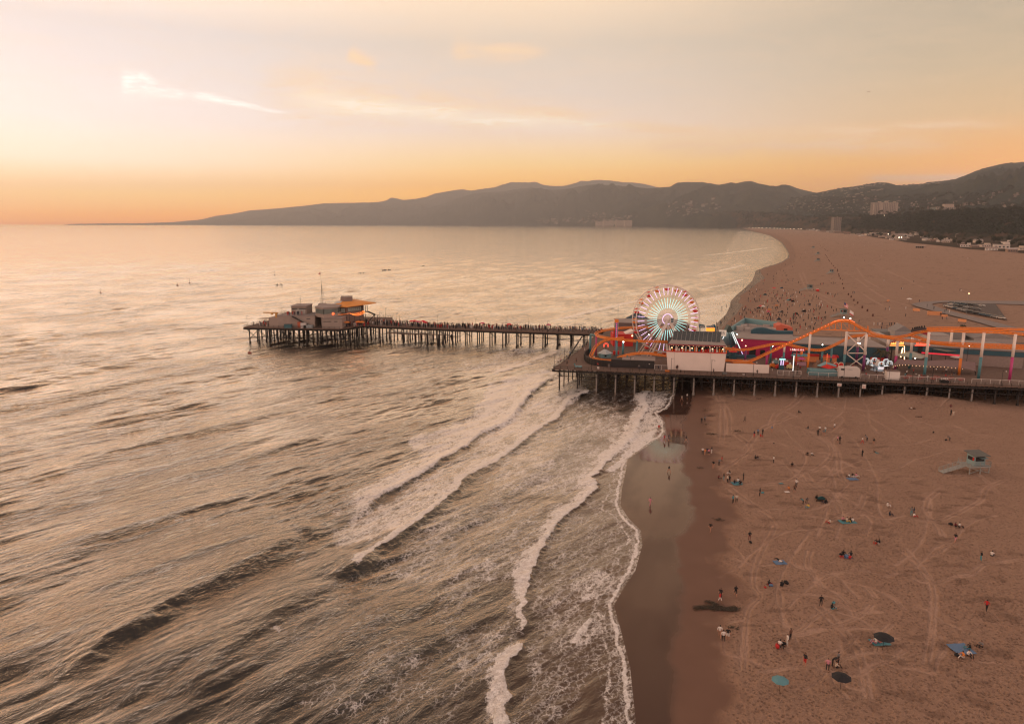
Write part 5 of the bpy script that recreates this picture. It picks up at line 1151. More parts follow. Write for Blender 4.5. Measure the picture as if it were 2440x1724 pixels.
b = MB(); b.prism([(a.x-.3, Ym-.3, zt), (c.x+.3, Ym-7.3, zt), (c.x+3.3, Ym+6, zt), (a.x+3, Ym+11.3, zt)], (0, 0, .3)); b.build('roof', M_groof, t)
b = MB(); b.box((a.x+6, Ym-1.4, Z7), (3, 2, 3.5), ANG); b.box((a.x+9.5, Ym-2.4, Z7), (2.6, 2.5, 2.8), ANG); b.build('stall_counter', M_dark2, t)
b = MB(); b.ball((a.x+1.8, Ym-.8, zt-.5), .26, 6, 4); b.build('lamp', M_warm, t); b = MB(); b.ball((a.x+3.2, Ym-1.2, zt-2.6), .22, 6, 4); b.build('lamp', M_warm, t)
t = empty('building', label='dark teal fascia hall stretching from the lift hill to the white columns', cat='building'); Ym = 253
zt = AY(1930, 820, Ym).z; b = MB(); a = AY(1888, 830, Ym+2); c = AY(2112, 830, Ym-8); b.prism([(a.x, Ym+2, Z7), (c.x, Ym-8, Z7), (c.x+3, Ym+10, Z7), (a.x+3, Ym+18, Z7)], (0, 0, zt-Z7)); b.build('wall', M_dteal, t)
b = MB(); b.prism([(a.x-.3, Ym+1.7, zt), (c.x+.3, Ym-8.3, zt), (c.x+3, Ym+10, zt), (a.x+3, Ym+18, zt)], (0, 0, .3)); b.build('roof', M_groof, t)
for k, (px_, w) in enumerate(((1904, 4.2), (1935, 5), (1975, 5.5), (2090, 4.4))):
    q = AY(px_, 840, Ym-(px_-1888)*.045-.4); b = MB(); b.box((q.x, q.y-.8, Z7+2.6), (w, 1.7, .22), ANG); b.box((q.x, q.y-1.6, Z7+2.1), (w, .12, .6), ANG); b.build('awning', M_red, t)
    b = MB(); b.box((q.x, q.y-.2, Z7+.02), (w-.3, .9, 2.4), ANG); b.build('stall_opening', mat('stall_glow', (.20, .06, .03), .7, emit=.35, ecol=(.6, .16, .05), var=.5, scale=4), t)
t = empty('building', label='pale gabled stall row with dark blue fascia at the right end of the pier', cat='building'); Ym = 252
a = AY(2112, 835, Ym+2); c = AY(2440, 845, Ym-14); zt = AY(2200, 826, Ym-4).z
b = MB(); b.prism([(a.x, Ym+2, Z7), (c.x, Ym-14, Z7), (c.x+3, Ym+6, Z7), (a.x+3, Ym+20, Z7)], (0, 0, zt-Z7)); b.build('wall', mat('stall_wall', (.25, .19, .17), .8, var=.2), t)
b = MB(); b.prism([(a.x-.2, Ym+1.6, zt-1.9), (c.x+.2, Ym-14.4, zt-1.9), (c.x+.2, Ym-14.1, zt-1.9), (a.x-.2, Ym+1.9, zt-1.9)], (0, 0, 1.6)); b.build('fascia', M_dteal, t)
b = MB(); b.prism([(a.x-.3, Ym+1.5, zt), (c.x+.3, Ym-14.5, zt), (c.x+3, Ym+6, zt), (a.x+3, Ym+20, zt)], (0, 0, .3)); b.build('roof', M_groof, t)
b = MB(); q0, q1 = AY(2196, 840, Ym-6), AY(2290, 847, Ym-11); b.beam(q0, q1, .3, .45); b.build('red_stripe', mat('red_strip_light', (.8, .03, .06), .4, emit=.5, var=0), t)
# pale roofs behind, seen over the track
for l, r, yt, yb, Y, c_, lb, pitch in ((2084, 2108, 800, 822, 268, (.52, .45, .40), 'cream gable-ended shed behind the coaster dip', 0), (2090, 2130, 792, 806, 285, (.24, .23, .22), 'long grey-roofed shed at the back of the pier behind the coaster', 0), (2131, 2174, 776, 800, 278, (.30, .27, .26), 'grey pitched-roof shed behind the climbing train', 1), (2206, 2262, 800, 822, 268, (.42, .36, .33), 'pale low shed under the right-hand coaster loop', 0), (2240, 2300, 790, 808, 280, (.22, .20, .19), 'dark grey shed behind the right-hand coaster loop', 0), (2320, 2420, 792, 815, 275, (.33, .29, .27), 'grey shed at the landward end of the pier', 1)):
    t = empty('shed', label=lb, cat='shed'); a, c, zt = AY(l, yb, Y), AY(r, yb, Y-(r-l)*.03), AY((l+r)/2, yt, Y).z
    wz = zt-(2.2 if pitch else 0); b = MB(); b.prism([(a.x, Y, Z7), (c.x, c.y, Z7), (c.x+2, c.y+9, Z7), (a.x+2, Y+9, Z7)], (0, 0, wz-Z7)); b.build('wall', mat('shed_%d' % l, c_, .85, var=.12), t)
    b = MB(); o_ = Vector((c.x-a.x, c.y-Y, 0)); A1 = Vector((a.x, Y, wz)); m_ = A1+o_*.5+Vector((0, 0, 2.2 if pitch else .35))
    b.prism([A1-o_*.03, A1+o_*1.03, m_] if pitch else [A1-o_*.03, A1+o_*1.03, A1+o_*1.03+Vector((0, 0, .3)), A1-o_*.03+Vector((0, 0, .3))], (2, 9, 0)); b.build('roof', mat('shed_roof_%d' % l, tuple(v*.72 for v in c_), .9, var=.2), t)
# curved black fence and shed
t = empty('fence', label='curved black fence wrapping the left end of the coaster', cat='fence'); P = spl([at(x, y, Z7) for x, y in ((1404, 842), (1396, 848), (1392, 855), (1397, 863), (1410, 868.5), (1430, 872), (1456, 874.5))], 5)
b = MB(); nn = len(P); b.add([p for p in P]+[p+Vector((0, 0, 2.1)) for p in P]+[p+Vector((.25, .25, 0)) for p in P]+[p+Vector((.25, .25, 2.1)) for p in P], [f for i in range(nn-1) for f in ((i, i+1, nn+i+1, nn+i), (2*nn+i+1, 2*nn+i, 3*nn+i, 3*nn+i+1), (nn+i, nn+i+1, 3*nn+i+1, 3*nn+i))]); 
for p in P[::2]: b.beam(p+Vector((-.08, -.08, 0)), p+Vector((-.08, -.08, 2.2)), .14)
b.build('panel', M_blackf, t)
t = empty('shed', label='long low black shed with pale flat roof at the foot of the wheel', cat='shed'); v0 = uv(at(1500, 876, Z7))[1]
b = MB(); u0_, u1_, zt = ubox(b, 1456, 1559, 857.5, v0, 7); b.build('wall', M_blackf, t); b = MB(); b.box(pf((u0_+u1_)/2+2, v0+3.5, zt), (u1_-u0_-3.4, 7.4, .22), ANG); b.build('roof', M_groof, t)
def glassfence(l, r, v, h, lb, n=None, posts=M_white, z0=Z7):
    t = empty('fence', label=lb, cat='fence'); ua, _ = pu(l, 888, v); ub, _ = pu(r, 888, v); n = n or max(1, int((ub-ua)/2.4)); b = MB()
    for k in range(n+1): b.beam(pf(ua+(ub-ua)*k/n, v, z0), pf(ua+(ub-ua)*k/n, v, z0+h), .08)
    for z in (h, .12): b.beam(pf(ua, v, z0+z), pf(ub, v, z0+z), .08)
    b.build('frame', posts, t); b = MB(); k = int((ub-ua)/.22)
    for i in range(k): b.beam(pf(ua+(ub-ua)*(i+.5)/k, v, z0+.12), pf(ua+(ub-ua)*(i+.5)/k, v, z0+h), .028)
    b.build('bars', mat('mesh_grey', (.32, .28, .26), .6), t)
glassfence(1559, 1592, 4.6, 1.7, 'short pale mesh fence between black shed and tall white wall', 2)
glassfence(1852, 1909, 3.2, 1.7, 'white mesh fence below the white light pole', 4)
glassfence(1926, 1999, 3.0, 1.55, 'white mesh fence before the teal boat ride')
glassfence(2052, 2112, 3.0, 1.5, 'white mesh fence between the cream wagon and the low white block')
glassfence(2146, 2300, 3.0, 1.4, 'long white mesh fence before the shaded terrace')
glassfence(2318, 2500, 3.0, 1.4, 'white mesh fence at the landward end of the walkway')
# small blue ride house
t = empty('ride_house', label='small pale-blue ride house with white hipped roof inside the coaster turn', cat='house'); q = at(1443, 853, Z7); b = MB(); b.box((q.x, q.y+2, Z7), (3.9, 3.4, 1.5), .15); b.build('wall', M_lteal, t)
b = MB(); b.tube([(q.x, q.y+2, Z7+1.5), (q.x, q.y+2, Z7+2.9)], 2.9, 4, r2=.5); b.build('roof', mat('roof_mist', (.42, .46, .46), .6, var=.3), t)
b = MB()
for k in (-1.1, 0.0): b.box((q.x+k, q.y+.22, Z7+.5), (.7, .1, .6), .15)
b.build('window', M_dark2, t)
t = empty('spinning_ride', label='small ride of glowing red hoops inside the coaster turn', cat='ride'); q = AY(1444, 823, 268)
b = MB()
for r_ in (1.0, .6):
    P = [(q.x+r_*math.cos(a), 268, q.z+r_*math.sin(a)) for a in [i*math.pi/12 for i in range(-3, 16)]]; b.tube(P, .07, 5)
b.build('hoop', M_neon, t); b = MB(); b.tube([(q.x, 268.2, Z7), (q.x, 268.2, q.z)], .15, 6); b.box((q.x, 268.2, Z7), (2.6, 1.5, .5)); b.build('base', M_dark2, t)
# pendulum A-frame
t = empty('swing_ride', label='A-frame swing ride with legs of bright white and lilac light strips', cat='ride'); ap = AY(1736, 779, 262); zt = ap.z
legs = [((1771, 849), .0), ((1765, 849), 2.0), ((1701, 846), .0), ((1706, 846), 2.0)]
for (bx, by), dy in legs:
    e = AY(bx, by, 261+dy); e.z = Z7; tp = Vector((ap.x+(.9 if bx > 1730 else -.9), 261+dy, zt-1)); b = MB(); b.tube([tp, e], .3, 8); lg = b.build('leg', M_tealc, t, True)
    b = MB(); m_ = tp.lerp(e, .72); b.tube([tp.lerp(e, .06)+Vector((0, -.34, .05)), m_+Vector((0, -.34, .05))], .13, 6); b.build('white_strip', M_led, lg)
    if bx > 1730: b = MB(); b.tube([m_+Vector((0, -.34, .05)), tp.lerp(e, .93)+Vector((0, -.34, .05))], .13, 6); b.build('lilac_strip', M_ledp, lg)
b = MB(); b.prism([(ap.x-1.5, 260.6, zt-1.7), (ap.x+1.5, 260.6, zt-1.7), (ap.x+.25, 260.6, zt+.7), (ap.x-.25, 260.6, zt+.7)], (0, 3, 0)); b.build('apex', mat('apex_green', (.015, .04, .035), .5), t)
b = MB(); b.beam((ap.x, 262, zt-1), (ap.x+1.5, 262, Z7+2.4), .3); b.box((ap.x+1.8, 262, Z7+1.2), (5, 1.6, 1.2)); b.build('pendulum', M_dteal, t)
b = MB(); b.box((ap.x+4, 260.5, Z7), (11, 6, .8)); b.build('platform', M_dteal, t)
t = empty('cone_tent', label='small red cone tent roof left of the swing ride leg', cat='tent'); q = AY(1747, 830, 256); b = MB(); b.cone((q.x, 256, Z7+2.6), 1.6, 1.9, 10, .1); b.build('roof', M_red, t); b = MB(); b.tube([(q.x, 256, Z7), (q.x, 256, Z7+2.6)], 1.4, 10); b.build('wall', M_dteal, t)
# banner gate behind the solar roof
t = empty('banner_gate', label='blue banner gate with curved top edges beyond the solar roof', cat='gate')
Yg = 292; b = MB()
for pl in ([(1666, 771), (1679, 774), (1680, 781), (1666, 780.5)], [(1684, 776), (1693, 775.5), (1704, 772.5), (1704, 781), (1684, 781)]): b.prism([AY(x, y, Yg) for x, y in pl], (0, .3, 0))
b.build('banner', mat('banner_blue', (.035, .12, .16), .6), t)
b = MB()
for x in (1667, 1703.5): q = AY(x, 800, Yg+.2); b.beam((q.x, Yg+.2, Z7), (q.x, Yg+.2, AY(x, 776, Yg).z), .35)
b.build('post', M_tealc, t)
b = MB(); r_ = random.Random(3)
for x0, n_ in ((1668.5, 5), (1686, 8)):
    for k in range(n_): q = AY(x0+k*2.0, 779.2, Yg-.1); b.box((q.x, q.y, q.z), (.16, .05, .62)); b.box((q.x+.14, q.y, q.z+r_.choice((0, .28, .5))), (.2, .05, .12))
b.build('lettering', M_white, t)
b = MB(); q = AY(1693, 784.5, Yg+3); b.tube([(q.x, q.y, q.z-.6), (q.x, q.y, q.z+.6)], 1.9, 12); b.build('lit_drum', mat('orange_glow', (1, .28, .03), .5, emit=1.6, var=.4, scale=2), t)
# neon signs
t = empty('neon_sign', label='arched red and yellow neon sign above the palm stall', cat='sign'); Yn = 250
b = MB(); b.prism([AY(x, y, Yn) for x, y in ((2121, 823), (2123, 815), (2132, 811.5), (2141, 814), (2152, 817), (2156, 823))], (0, .4, 0)); b.build('board', mat('sign_maroon', (.22, .03, .02), .6), t)
b = MB(); r_ = random.Random(5)
for k in range(15): x = 2123+k*2.1; q0 = AY(x, 821, Yn-.15); b.beam(q0, AY(x+r_.uniform(.2, 1.4), 815.5+r_.uniform(-1.5, 1), Yn-.15), .14)
b.beam(AY(2120, 823, Yn-.15), AY(2156, 823.5, Yn-.15), .18); b.build('neon_tube', M_amber, t)
b = MB(); b.beam(AY(2115, 826, Yn), AY(2115, 838, Yn), .2); b.beam(AY(2155, 825, Yn), AY(2155, 856, Yn), .15); b.beam(AY(2151, 829, Yn), AY(2146, 851, Yn), .22); b.build('light_strip', M_warm, t)
q = AY(2138, 840, Yn+.4); b = MB(); b.box((q.x-2, Yn+.5, Z7), (.25, .25, AY(2138, 820, Yn).z-Z7)); b.box((q.x+2.2, Yn+.5, Z7), (.25, .25, AY(2138, 820, Yn).z-Z7)); b.build('post', M_dark, t)
t = empty('neon_sign', label='row of slanted glowing red letters on the pale stall roof', cat='sign'); Yn = 249
b = MB()
for k in range(11):
    if k == 2: continue
    x = 2184+k*3.0; b.beam(AY(x, 821, Yn), AY(x+1.6, 815.5, Yn), .26); b.beam(AY(x+.2, 821, Yn), AY(x+1.7, 821, Yn), .15)
b.beam(AY(2180, 822.8, Yn), AY(2216, 823.2, Yn), .2); b.build('letter', M_neon, t); b = MB(); b.beam(AY(2180, 824, Yn+.3), AY(2216, 824.4, Yn+.3), .3); q = AY(2200, 826, Yn+.4); b.box((q.x, Yn+.4, Z7+2), (3.5, .3, q.z-Z7-2)); b.build('frame', M_dark, t)
t = empty('stall_sign', label='small white lit stall sign over the red awning left of the orange light column', cat='sign'); u_, z_ = pu(1900, 831.5, 22); b = MB(); b.box(pf(u_, 22.3, z_-.8), (5.2, .2, 1.1), ANG); b.box(pf(u_, 22.5, Z7), (.3, .3, z_-Z7), ANG); b.build('board', M_red, t); glyphs(t, u_-2.3, u_+2.3, 22.1, z_-.55, .6, M_led, 9)
t = empty('lamp_column', label='short orange column with bright floodlight above the game stalls', cat='light column'); q = AY(1909.5, 849, 247); zt = AY(1909.5, 832, 247).z; b = MB(); b.tube([(q.x, 247, Z7), (q.x, 247, zt)], .4, 12); b.build('column', M_org2, t, True); b = MB(); b.ball((q.x, 246.5, zt+.2), .3, 8, 6); b.build('lamp', M_cool, t)
t = empty('light_pole', label='slender white glowing light pole among the kiddie rides', cat='light pole'); q = AY(1889.5, 880, 233); zt = AY(1889.5, 847, 233).z; b = MB(); b.tube([(q.x, 233, Z7+.1), (q.x, 233, zt)], .13, 8); b.build('tube', M_led, t); b = MB(); b.tube([(q.x, 233, Z7), (q.x, 233, Z7+.3)], .3, 8); b.build('foot', M_black, t)
FL = [(1795, 797.5, 274, 'white floodlight on the left of the teal hall front'), (1879, 800, 273, 'white floodlight on the right of the teal hall front'), (1959.5, 821, 248, 'white floodlight above the small palm'), (1841, 824, 246.5, 'floodlight on the teal coaster column beneath the lift hill'), (2044, 817, 244, 'left lamp of the bright cluster between the braced white columns'), (2049, 817.5, 244, 'right lamp of the bright cluster between the braced white columns'), (2309, 825, 238, 'floodlight beyond the last orange-based column'), (2010.5, 756, 236, 'left lamp on the coaster crest'), (2026, 758.5, 235.5, 'right lamp on the coaster crest'), (1756.5, 796, 266, 'floodlight on the pale teal side wall'), (1546, 797, 268, 'warm lamp seen through the left spokes of the wheel'), (1514, 793, 270, 'white lamp left of the wheel rim above the red box')]
for px_, py_, Y_, lb in FL:
    q = AY(px_, py_, Y_); t = empty('floodlight', q, label=lb, cat='floodlight', group='floodlights on the pier'); b = MB(); b.ball((0, -.1, 0), .2, 8, 6); b.build('lamp', M_cool, t)
    b = MB(); b.box((0, .25, -.25), (.5, .3, .5)); b.beam((0, .3, -.2), (0, .3, -(q.z-Z7) if px_ not in (2010.5, 2026, 1795, 1879, 1756.5) else -1.2), .1); b.build('bracket', M_black, t)
# flags
for px_, ytop, lb, kind in ((2013, 720, 'red-striped flag with blue canton on a tall pole above the coaster crest', 0), (2026, 738, 'white flag with red lower edge on a pole right of the striped flag', 1)):
    t = empty('flag', label=lb, cat='flag'); Y_ = 250; q = AY(px_-1, ytop, Y_); b = MB(); b.tube([(q.x, Y_, Z7), (q.x, Y_, q.z+.4)], .07, 6, r2=.04); b.build('pole', M_rail, t); b = MB()
    for i in range(7 if kind == 0 else 4):
        b.cur = (i % 2) if kind == 0 else (1 if i == 3 else 0); z = q.z-i*.2; dz = -.9
        if kind: z = q.z-i*.35
        h_ = .2 if kind == 0 else .35; b.prism([(q.x, Y_, z), (q.x+1.5, Y_+.1, z+dz), (q.x+1.5, Y_+.1, z+dz-h_*.98), (q.x, Y_, z-h_*.98)], (0, .04, 0))
    if kind == 0: b.cur = 2; b.prism([(q.x, Y_-.02, q.z+.02), (q.x+.6, Y_, q.z-.35), (q.x+.6, Y_, q.z-1.1), (q.x, Y_-.02, q.z-.8)], (0, -.03, 0))
    b.build('cloth', [M_white if kind else mat('flag_stripe_red', (.5, .06, .06), .8), mat('flag_stripe_red', (.5, .06, .06), .8) if kind else M_white, mat('flag_blue', (.03, .05, .14), .8)], t)
# wagon, low white block, hoop signs, saucer ride
t = empty('ticket_wagon', label='cream rounded-top ticket wagon at the walkway edge', cat='wagon'); b = MB(); v0 = 3.4; u0_, _ = pu(1999.5, 885, v0); u1_, zt = pu(2051, 876, v0)
b.prism([pf(u0_, v0, Z7+.3), pf(u1_, v0, Z7+.3), pf(u1_, v0, zt-.8), pf(u1_-.25, v0, zt-.2), pf(u1_-.7, v0, zt), pf(u0_+.4, v0, zt), pf(u0_, v0, zt-.35)], VX*2.4); b.build('body', mat('wagon_cream', (.50, .44, .40), .5, var=.05), t)
b = MB(); b.box(pf(u0_+1, v0-.06, zt-.95), (1, .1, .5), ANG); b.build('window', M_dark2, t)
b = MB()
for k in (u0_+1, u1_-1.2): b.tube([pf(k, v0-.02, Z7+.32), pf(k, v0+.3, Z7+.32)], .32, 10)
b.build('wheel', M_black, t); glyphs(t, u0_+2.4, u0_+4.1, v0-.06, zt-.8, .22, M_tealc, 6)
t = empty('counter_block', label='plain white counter block on the walkway edge right of the saucer ride', cat='counter'); b = MB(); u0_, u1_, zt = ubox(b, 2113.5, 2144, 885, 3.2, 2.6); b.build('body', M_white, t); b = MB(); b.box(pf((u0_+u1_)/2, 4.5, zt), (u1_-u0_+.2, 2.8, .12), ANG); b.build('top', mat('counter_brown', (.12, .07, .06), .6), t)
for i, px_ in enumerate((1991.5, 2003.5)):
    t = empty('arched_sign', label=['left', 'right'][i]+' of two arched red boards with cream rims above the wagon', cat='sign'); q = AY(px_, 874, 232.5); P = [(q.x+.85*math.cos(a), 232.5, q.z+.85*math.sin(a)*1.15+.55) for a in [k*math.pi/9 for k in range(10)]]+[(q.x-.85, 232.5, q.z-.3), (q.x+.85, 232.5, q.z-.3)]
    b = MB(); b.prism(P, (0, .2, 0)); b.build('board', M_red, t); b = MB(); b.tube(P+[P[0]], .13, 6); b.build('rim', mat('rim_peach', (.62, .40, .30), .6), t); b = MB(); b.beam((q.x, 232.7, Z7), (q.x, 232.7, q.z), .2); b.build('post', M_dteal, t)
t = empty('saucer_ride', label='spinning ride with six silver hooped cars around a lit drum', cat='ride'); q = at(2097, 884, Z7); c = Vector((q.x, q.y+2, Z7))
b = MB(); b.tube([c, c+Vector((0, 0, .7))], 2.2, 16, r2=1.5); b.tube([c+Vector((0, 0, .7)), c+Vector((0, 0, 1.7))], 1.2, 12, r2=2.2); b.build('drum', mat('drum_silver', (.38, .42, .46), .25, .6, emit=.05, ecol=(.8, .9, 1)), t)
b = MB(); b.tube([c+Vector((0, 0, 1.7)), c+Vector((0, 0, 2.4)), c+Vector((0, 0, 3.6))], [1.0, .7, .4], 10); b.build('centre_post', M_white, t)
for k in range(6):
    a = k*math.pi/3+.35; d_ = Vector((math.cos(a), math.sin(a), 0)); e = c+d_*3.6+Vector((0, 0, 2.0)); b = MB(); b.beam(c+d_*1.2+Vector((0, 0, 1.5)), e, .22); ar = b.build('arm', M_led if k in (3, 4, 5) else M_white, t)
    b = MB(); b.tube([e, e+Vector((0, 0, .5))], .6, 10, r2=.8); cr_ = b.build('car', mat('car_steel', (.30, .36, .40), .25, .7), ar)
    b = MB()
    for g in (-.35, 0, .35): b.tube([e+Vector((g+.75*math.cos(w)*abs(math.cos(g)), g*.4, .6+.95*math.sin(w))) for w in [m*math.pi/10 for m in range(-2, 13)]], .08, 5)
    b.build('hoop', mat('hoop_light', (.75, .9, .95), .3, .2, emit=.3, var=0), cr_)
b = MB(); b.prism([c+Vector((-.9, -2.3, .7)), c+Vector((.9, -2.3, .7)), c+Vector((1.1, -2.4, 1.5)), c+Vector((-1.1, -2.4, 1.5))], (0, .1, 0)); b.build('lit_panel', mat('panel_lit', (.9, .85, .9), .4, emit=.6, var=.5, scale=3), t)
# boat ride tank
t = empty('boat_ride', label='teal-walled children boat ride with a red diamond canopy', cat='ride'); v0 = 5.2; b = MB(); u0_, u1_, zt = ubox(b, 1930, 1996, 874, v0, 5, zt=Z7+1.6); b.build('tank_wall', M_tealc, t)
b = MB(); q = AY(1972, 872, 231); b.add([(q.x-2.6, 230.5, q.z-.1), (q.x, 229.5, q.z-.7), (q.x+2.6, 230.5, q.z-.2), (q.x+.2, 231.5, q.z+.6), (q.x, 230.5, q.z+.3)], [(0, 1, 4), (1, 2, 4), (2, 3, 4), (3, 0, 4), (0, 3, 2, 1)]); b.build('canopy', M_red, t)
b = MB(); b.add([(q.x-3.4, 231.6, q.z+.1), (q.x-2.6, 230.4, q.z-.05), (q.x, 231.4, q.z+.65), (q.x+2.6, 230.4, q.z-.1), (q.x+3.2, 231.6, q.z+.2), (q.x, 233, q.z+1.2)], [(0, 1, 2, 5), (2, 3, 4, 5)]); b.build('canopy_edge', M_lteal, t)
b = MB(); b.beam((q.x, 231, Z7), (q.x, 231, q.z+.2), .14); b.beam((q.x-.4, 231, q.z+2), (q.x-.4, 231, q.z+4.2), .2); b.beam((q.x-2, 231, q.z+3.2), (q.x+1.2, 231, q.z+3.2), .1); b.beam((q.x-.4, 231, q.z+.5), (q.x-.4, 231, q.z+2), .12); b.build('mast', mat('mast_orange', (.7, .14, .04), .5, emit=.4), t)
t = empty('climbing_rock', label='brown rock-like ride scenery between boat ride and orange column', cat='scenery'); b = MB(); r_ = random.Random(2)
for k in range(9): q = AY(1942+k*5, 868, 234+r_.uniform(0, 2)); b.cone((q.x, q.y, Z7), r_.uniform(1, 1.5), r_.uniform(2.4, 4.2), 6, .25)
b.build('rock', mat('rock_tan', (.22, .13, .09), .9, var=.5, scale=1.2), t)
# children's cars and stands left of the white light pole
cars_ = [(1842, 869, M_org2, 'orange toy car ride near the end of the low white wall'), (1857, 872, M_red, 'red toy car ride beneath the purple-lit frame'), (1876, 866, M_red, 'red toy car ride right of the teal and white column'), (1883, 872, mat('toy_yellow', (.6, .45, .2), .5), 'yellow toy animal ride beside the white light pole'), (1850, 861, M_lteal, 'pale teal toy ride behind the orange toy car'), (1864, 858, M_white, 'white toy ride with mint light bars')]
for px_, py_, mt_, lb in cars_:
    q = at(px_, py_+6, Z7); t = empty('kiddie_ride', q, label=lb, cat='ride'); b = MB(); b.prism([(-1.3, -.6, .2), (1.3, -.6, .2), (1.4, -.6, .7), (.5, -.6, .85), (.2, -.6, 1.4), (-.8, -.6, 1.4), (-1.2, -.6, .8)], (0, 1.2, 0)); b.build('body', mt_, t)
    b = MB(); b.ball((-.2, 0, 1.75), .38, 8, 6); b.build('head', M_cream, t); b = MB()
    for x_ in (-.8, .8): b.tube([(x_, -.68, .22), (x_, .68, .22)], .24, 8)
    b.build('wheel', M_black, t)
t = empty('arch_ride', label='frame of mint and lilac light bars above the toy cars', cat='ride'); q = AY(1864, 862, 236); b = MB()
for dx in (-.4, .35): b.beam((q.x+dx, 236, q.z-1.1), (q.x+dx, 236, q.z+.6), .22)
b.build('lilac_bar', M_ledp, t); b = MB(); b.beam((q.x-1, 236, q.z+.9), (q.x+1, 236, q.z+.9), .4, .3); b.build('mint_bar', M_ledc, t); b = MB(); b.box((q.x, 236.5, Z7), (1.6, .6, q.z-Z7+1.4)); b.build('tower', M_dteal, t)
t = empty('candy_stand', label='pink candy stand under teal and grey umbrellas', cat='stall'); q = at(1913, 872, Z7); b = MB(); b.box((q.x, q.y+1.5, Z7), (2.9, 1.8, 1.2), ANG); b.build('counter', mat('candy_pink', (.42, .22, .27), .6), t); b = MB(); b.tube([(q.x, q.y+1.5, Z7+2.2), (q.x, q.y+1.5, Z7+2.9)], 1.4, 12, r2=.3); b.build('awning', mat('awning_pink', (.45, .06, .22), .6), t); b = MB(); b.beam((q.x, q.y+1.5, Z7+1.2), (q.x, q.y+1.5, Z7+2.4), .1); b.build('pole', M_black, t)
for px_, ci, lb in ((1901, 3, 'teal umbrella left of the candy stand awning'), (1919, 3, 'teal umbrella right of the candy stand awning'), (2284, 4, 'pale umbrella at the right of the shaded terrace'), (1985, 0, 'red stall umbrella behind the arched red boards')):
    q = at(px_, 868 if px_ < 1950 else 872, Z7); put_umb(ci, q+Vector((0, 2, 0)), lb, 'stall umbrellas on the broad pier', 1.5)
# shade sails over the terrace
t = empty('shade_sail', label='large taupe shade sail stretched over the terrace, edged with bulbs', cat='shade sail')
front = S3([(2118, 873, 232), (2150, 868, 231), (2200, 871, 230), (2250, 873, 229), (2300, 878, 228), (2325, 884, 227)]); back = S3([(2140, 855, 236), (2170, 857, 236), (2215, 859, 235.5), (2258, 857, 235), (2300, 860, 234), (2325, 863, 233)])
b = MB(); n_ = len(front); vs = []
for j in range(5):
    for i in range(n_): p = front[i].lerp(back[i], j/4); vs.append(p-Vector((0, 0, .5*math.sin(math.pi*j/4))))
b.add(vs, [(j*n_+i, j*n_+i+1, (j+1)*n_+i+1, (j+1)*n_+i) for j in range(4) for i in range(n_-1)]); b.build('canvas', mat('taupe_canvas', (.20, .135, .13), .9, var=.1, scale=.3), t, True)
b = MB()
for i in range(2, 24): p = front[min(n_-1, i)]; b.ball(p-Vector((0, .1, .2)), .07, 6, 4)
b.build('bulb', M_warm, t, kind='stuff')
b = MB()
for i in (0, n_//2, n_-1): b.beam((front[i].x, front[i].y, Z7), front[i], .16); b.beam((back[i].x, back[i].y, Z7), back[i], .16)
b.build('post', M_black, t)
t = empty('shade_sail', label='grey-green triangular shade sail higher up behind the terrace', cat='shade sail'); q = [AY(2222, 831, 246), AY(2264, 829, 250), AY(2290, 836, 246), AY(2255, 838, 243)]
b = MB(); b.prism(q, (0, 0, .06)); b.build('canvas', mat('sage_canvas', (.14, .145, .12), .9), t); b = MB()
for p in q: b.beam((p.x, p.y, Z7), p, .14)
b.build('post', M_black, t)
t = empty('canopy_tent', label='pale green peaked canopy tent lit from beneath', cat='tent'); q = AY(2175, 850, 246); zt = AY(2175, 837, 247).z; ze_ = AY(2175, 849, 245).z; b = MB(); b.tube([(q.x, 247, ze_), (q.x, 247, ze_+(zt-ze_)*.5), (q.x, 247, zt)], [6.2, 2.8, .3], 4); b.build('roof', mat('canopy_green', (.32, .34, .28), .8), t); b = MB()
for dx, dy in ((-3.5, -3.5), (3.5, -3.5), (3.5, 3.5), (-3.5, 3.5)): b.beam((q.x+dx, 247+dy, Z7), (q.x+dx, 247+dy, ze_+.3), .14)
b.build('post', M_black, t); b = MB(); b.ball((q.x-.5, 243.6, ze_-.2), .3, 8, 6); b.ball((q.x+.7, 243.6, ze_-.1), .22, 8, 6); b.build('lamp', M_cool, t)
# terrace tables and clutter
r_ = random.Random(12); tproto = None
for k in range(14):
    u_ = pu(2160+k*11, 885, 5)[0]; q = pf(u_, 5.5+(k % 3)*2.0, Z7)
    if tproto is None:
        tproto = empty('terrace_table'); b = MB(); b.box((0, 0, .72), (1.2, .8, .05)); b.build('table_top', mat('table_brown', (.12, .07, .05), .6), tproto); b = MB(); b.beam((0, 0, 0), (0, 0, .72), .1); b.box((0, 0, 0), (.6, .6, .04)); b.build('leg', M_black, tproto)
        b = MB(); b.box((0, -.75, .4), (1.1, .3, .06)); b.box((0, .75, .4), (1.1, .3, .06)); b.beam((-.4, -.75, 0), (-.4, -.75, .4), .06); b.beam((.4, .75, 0), (.4, .75, .4), .06); b.build('bench', M_red, tproto); o = tproto
    else: o = copy_tree(tproto)
    o.location = q; o.rotation_euler = (0, 0, ANG+r_.uniform(-.2, .2)); tag(o, 'brown terrace table with red benches below the taupe shade sail, %s from left' % nth(k), 'table', 'terrace tables under the shade sail')
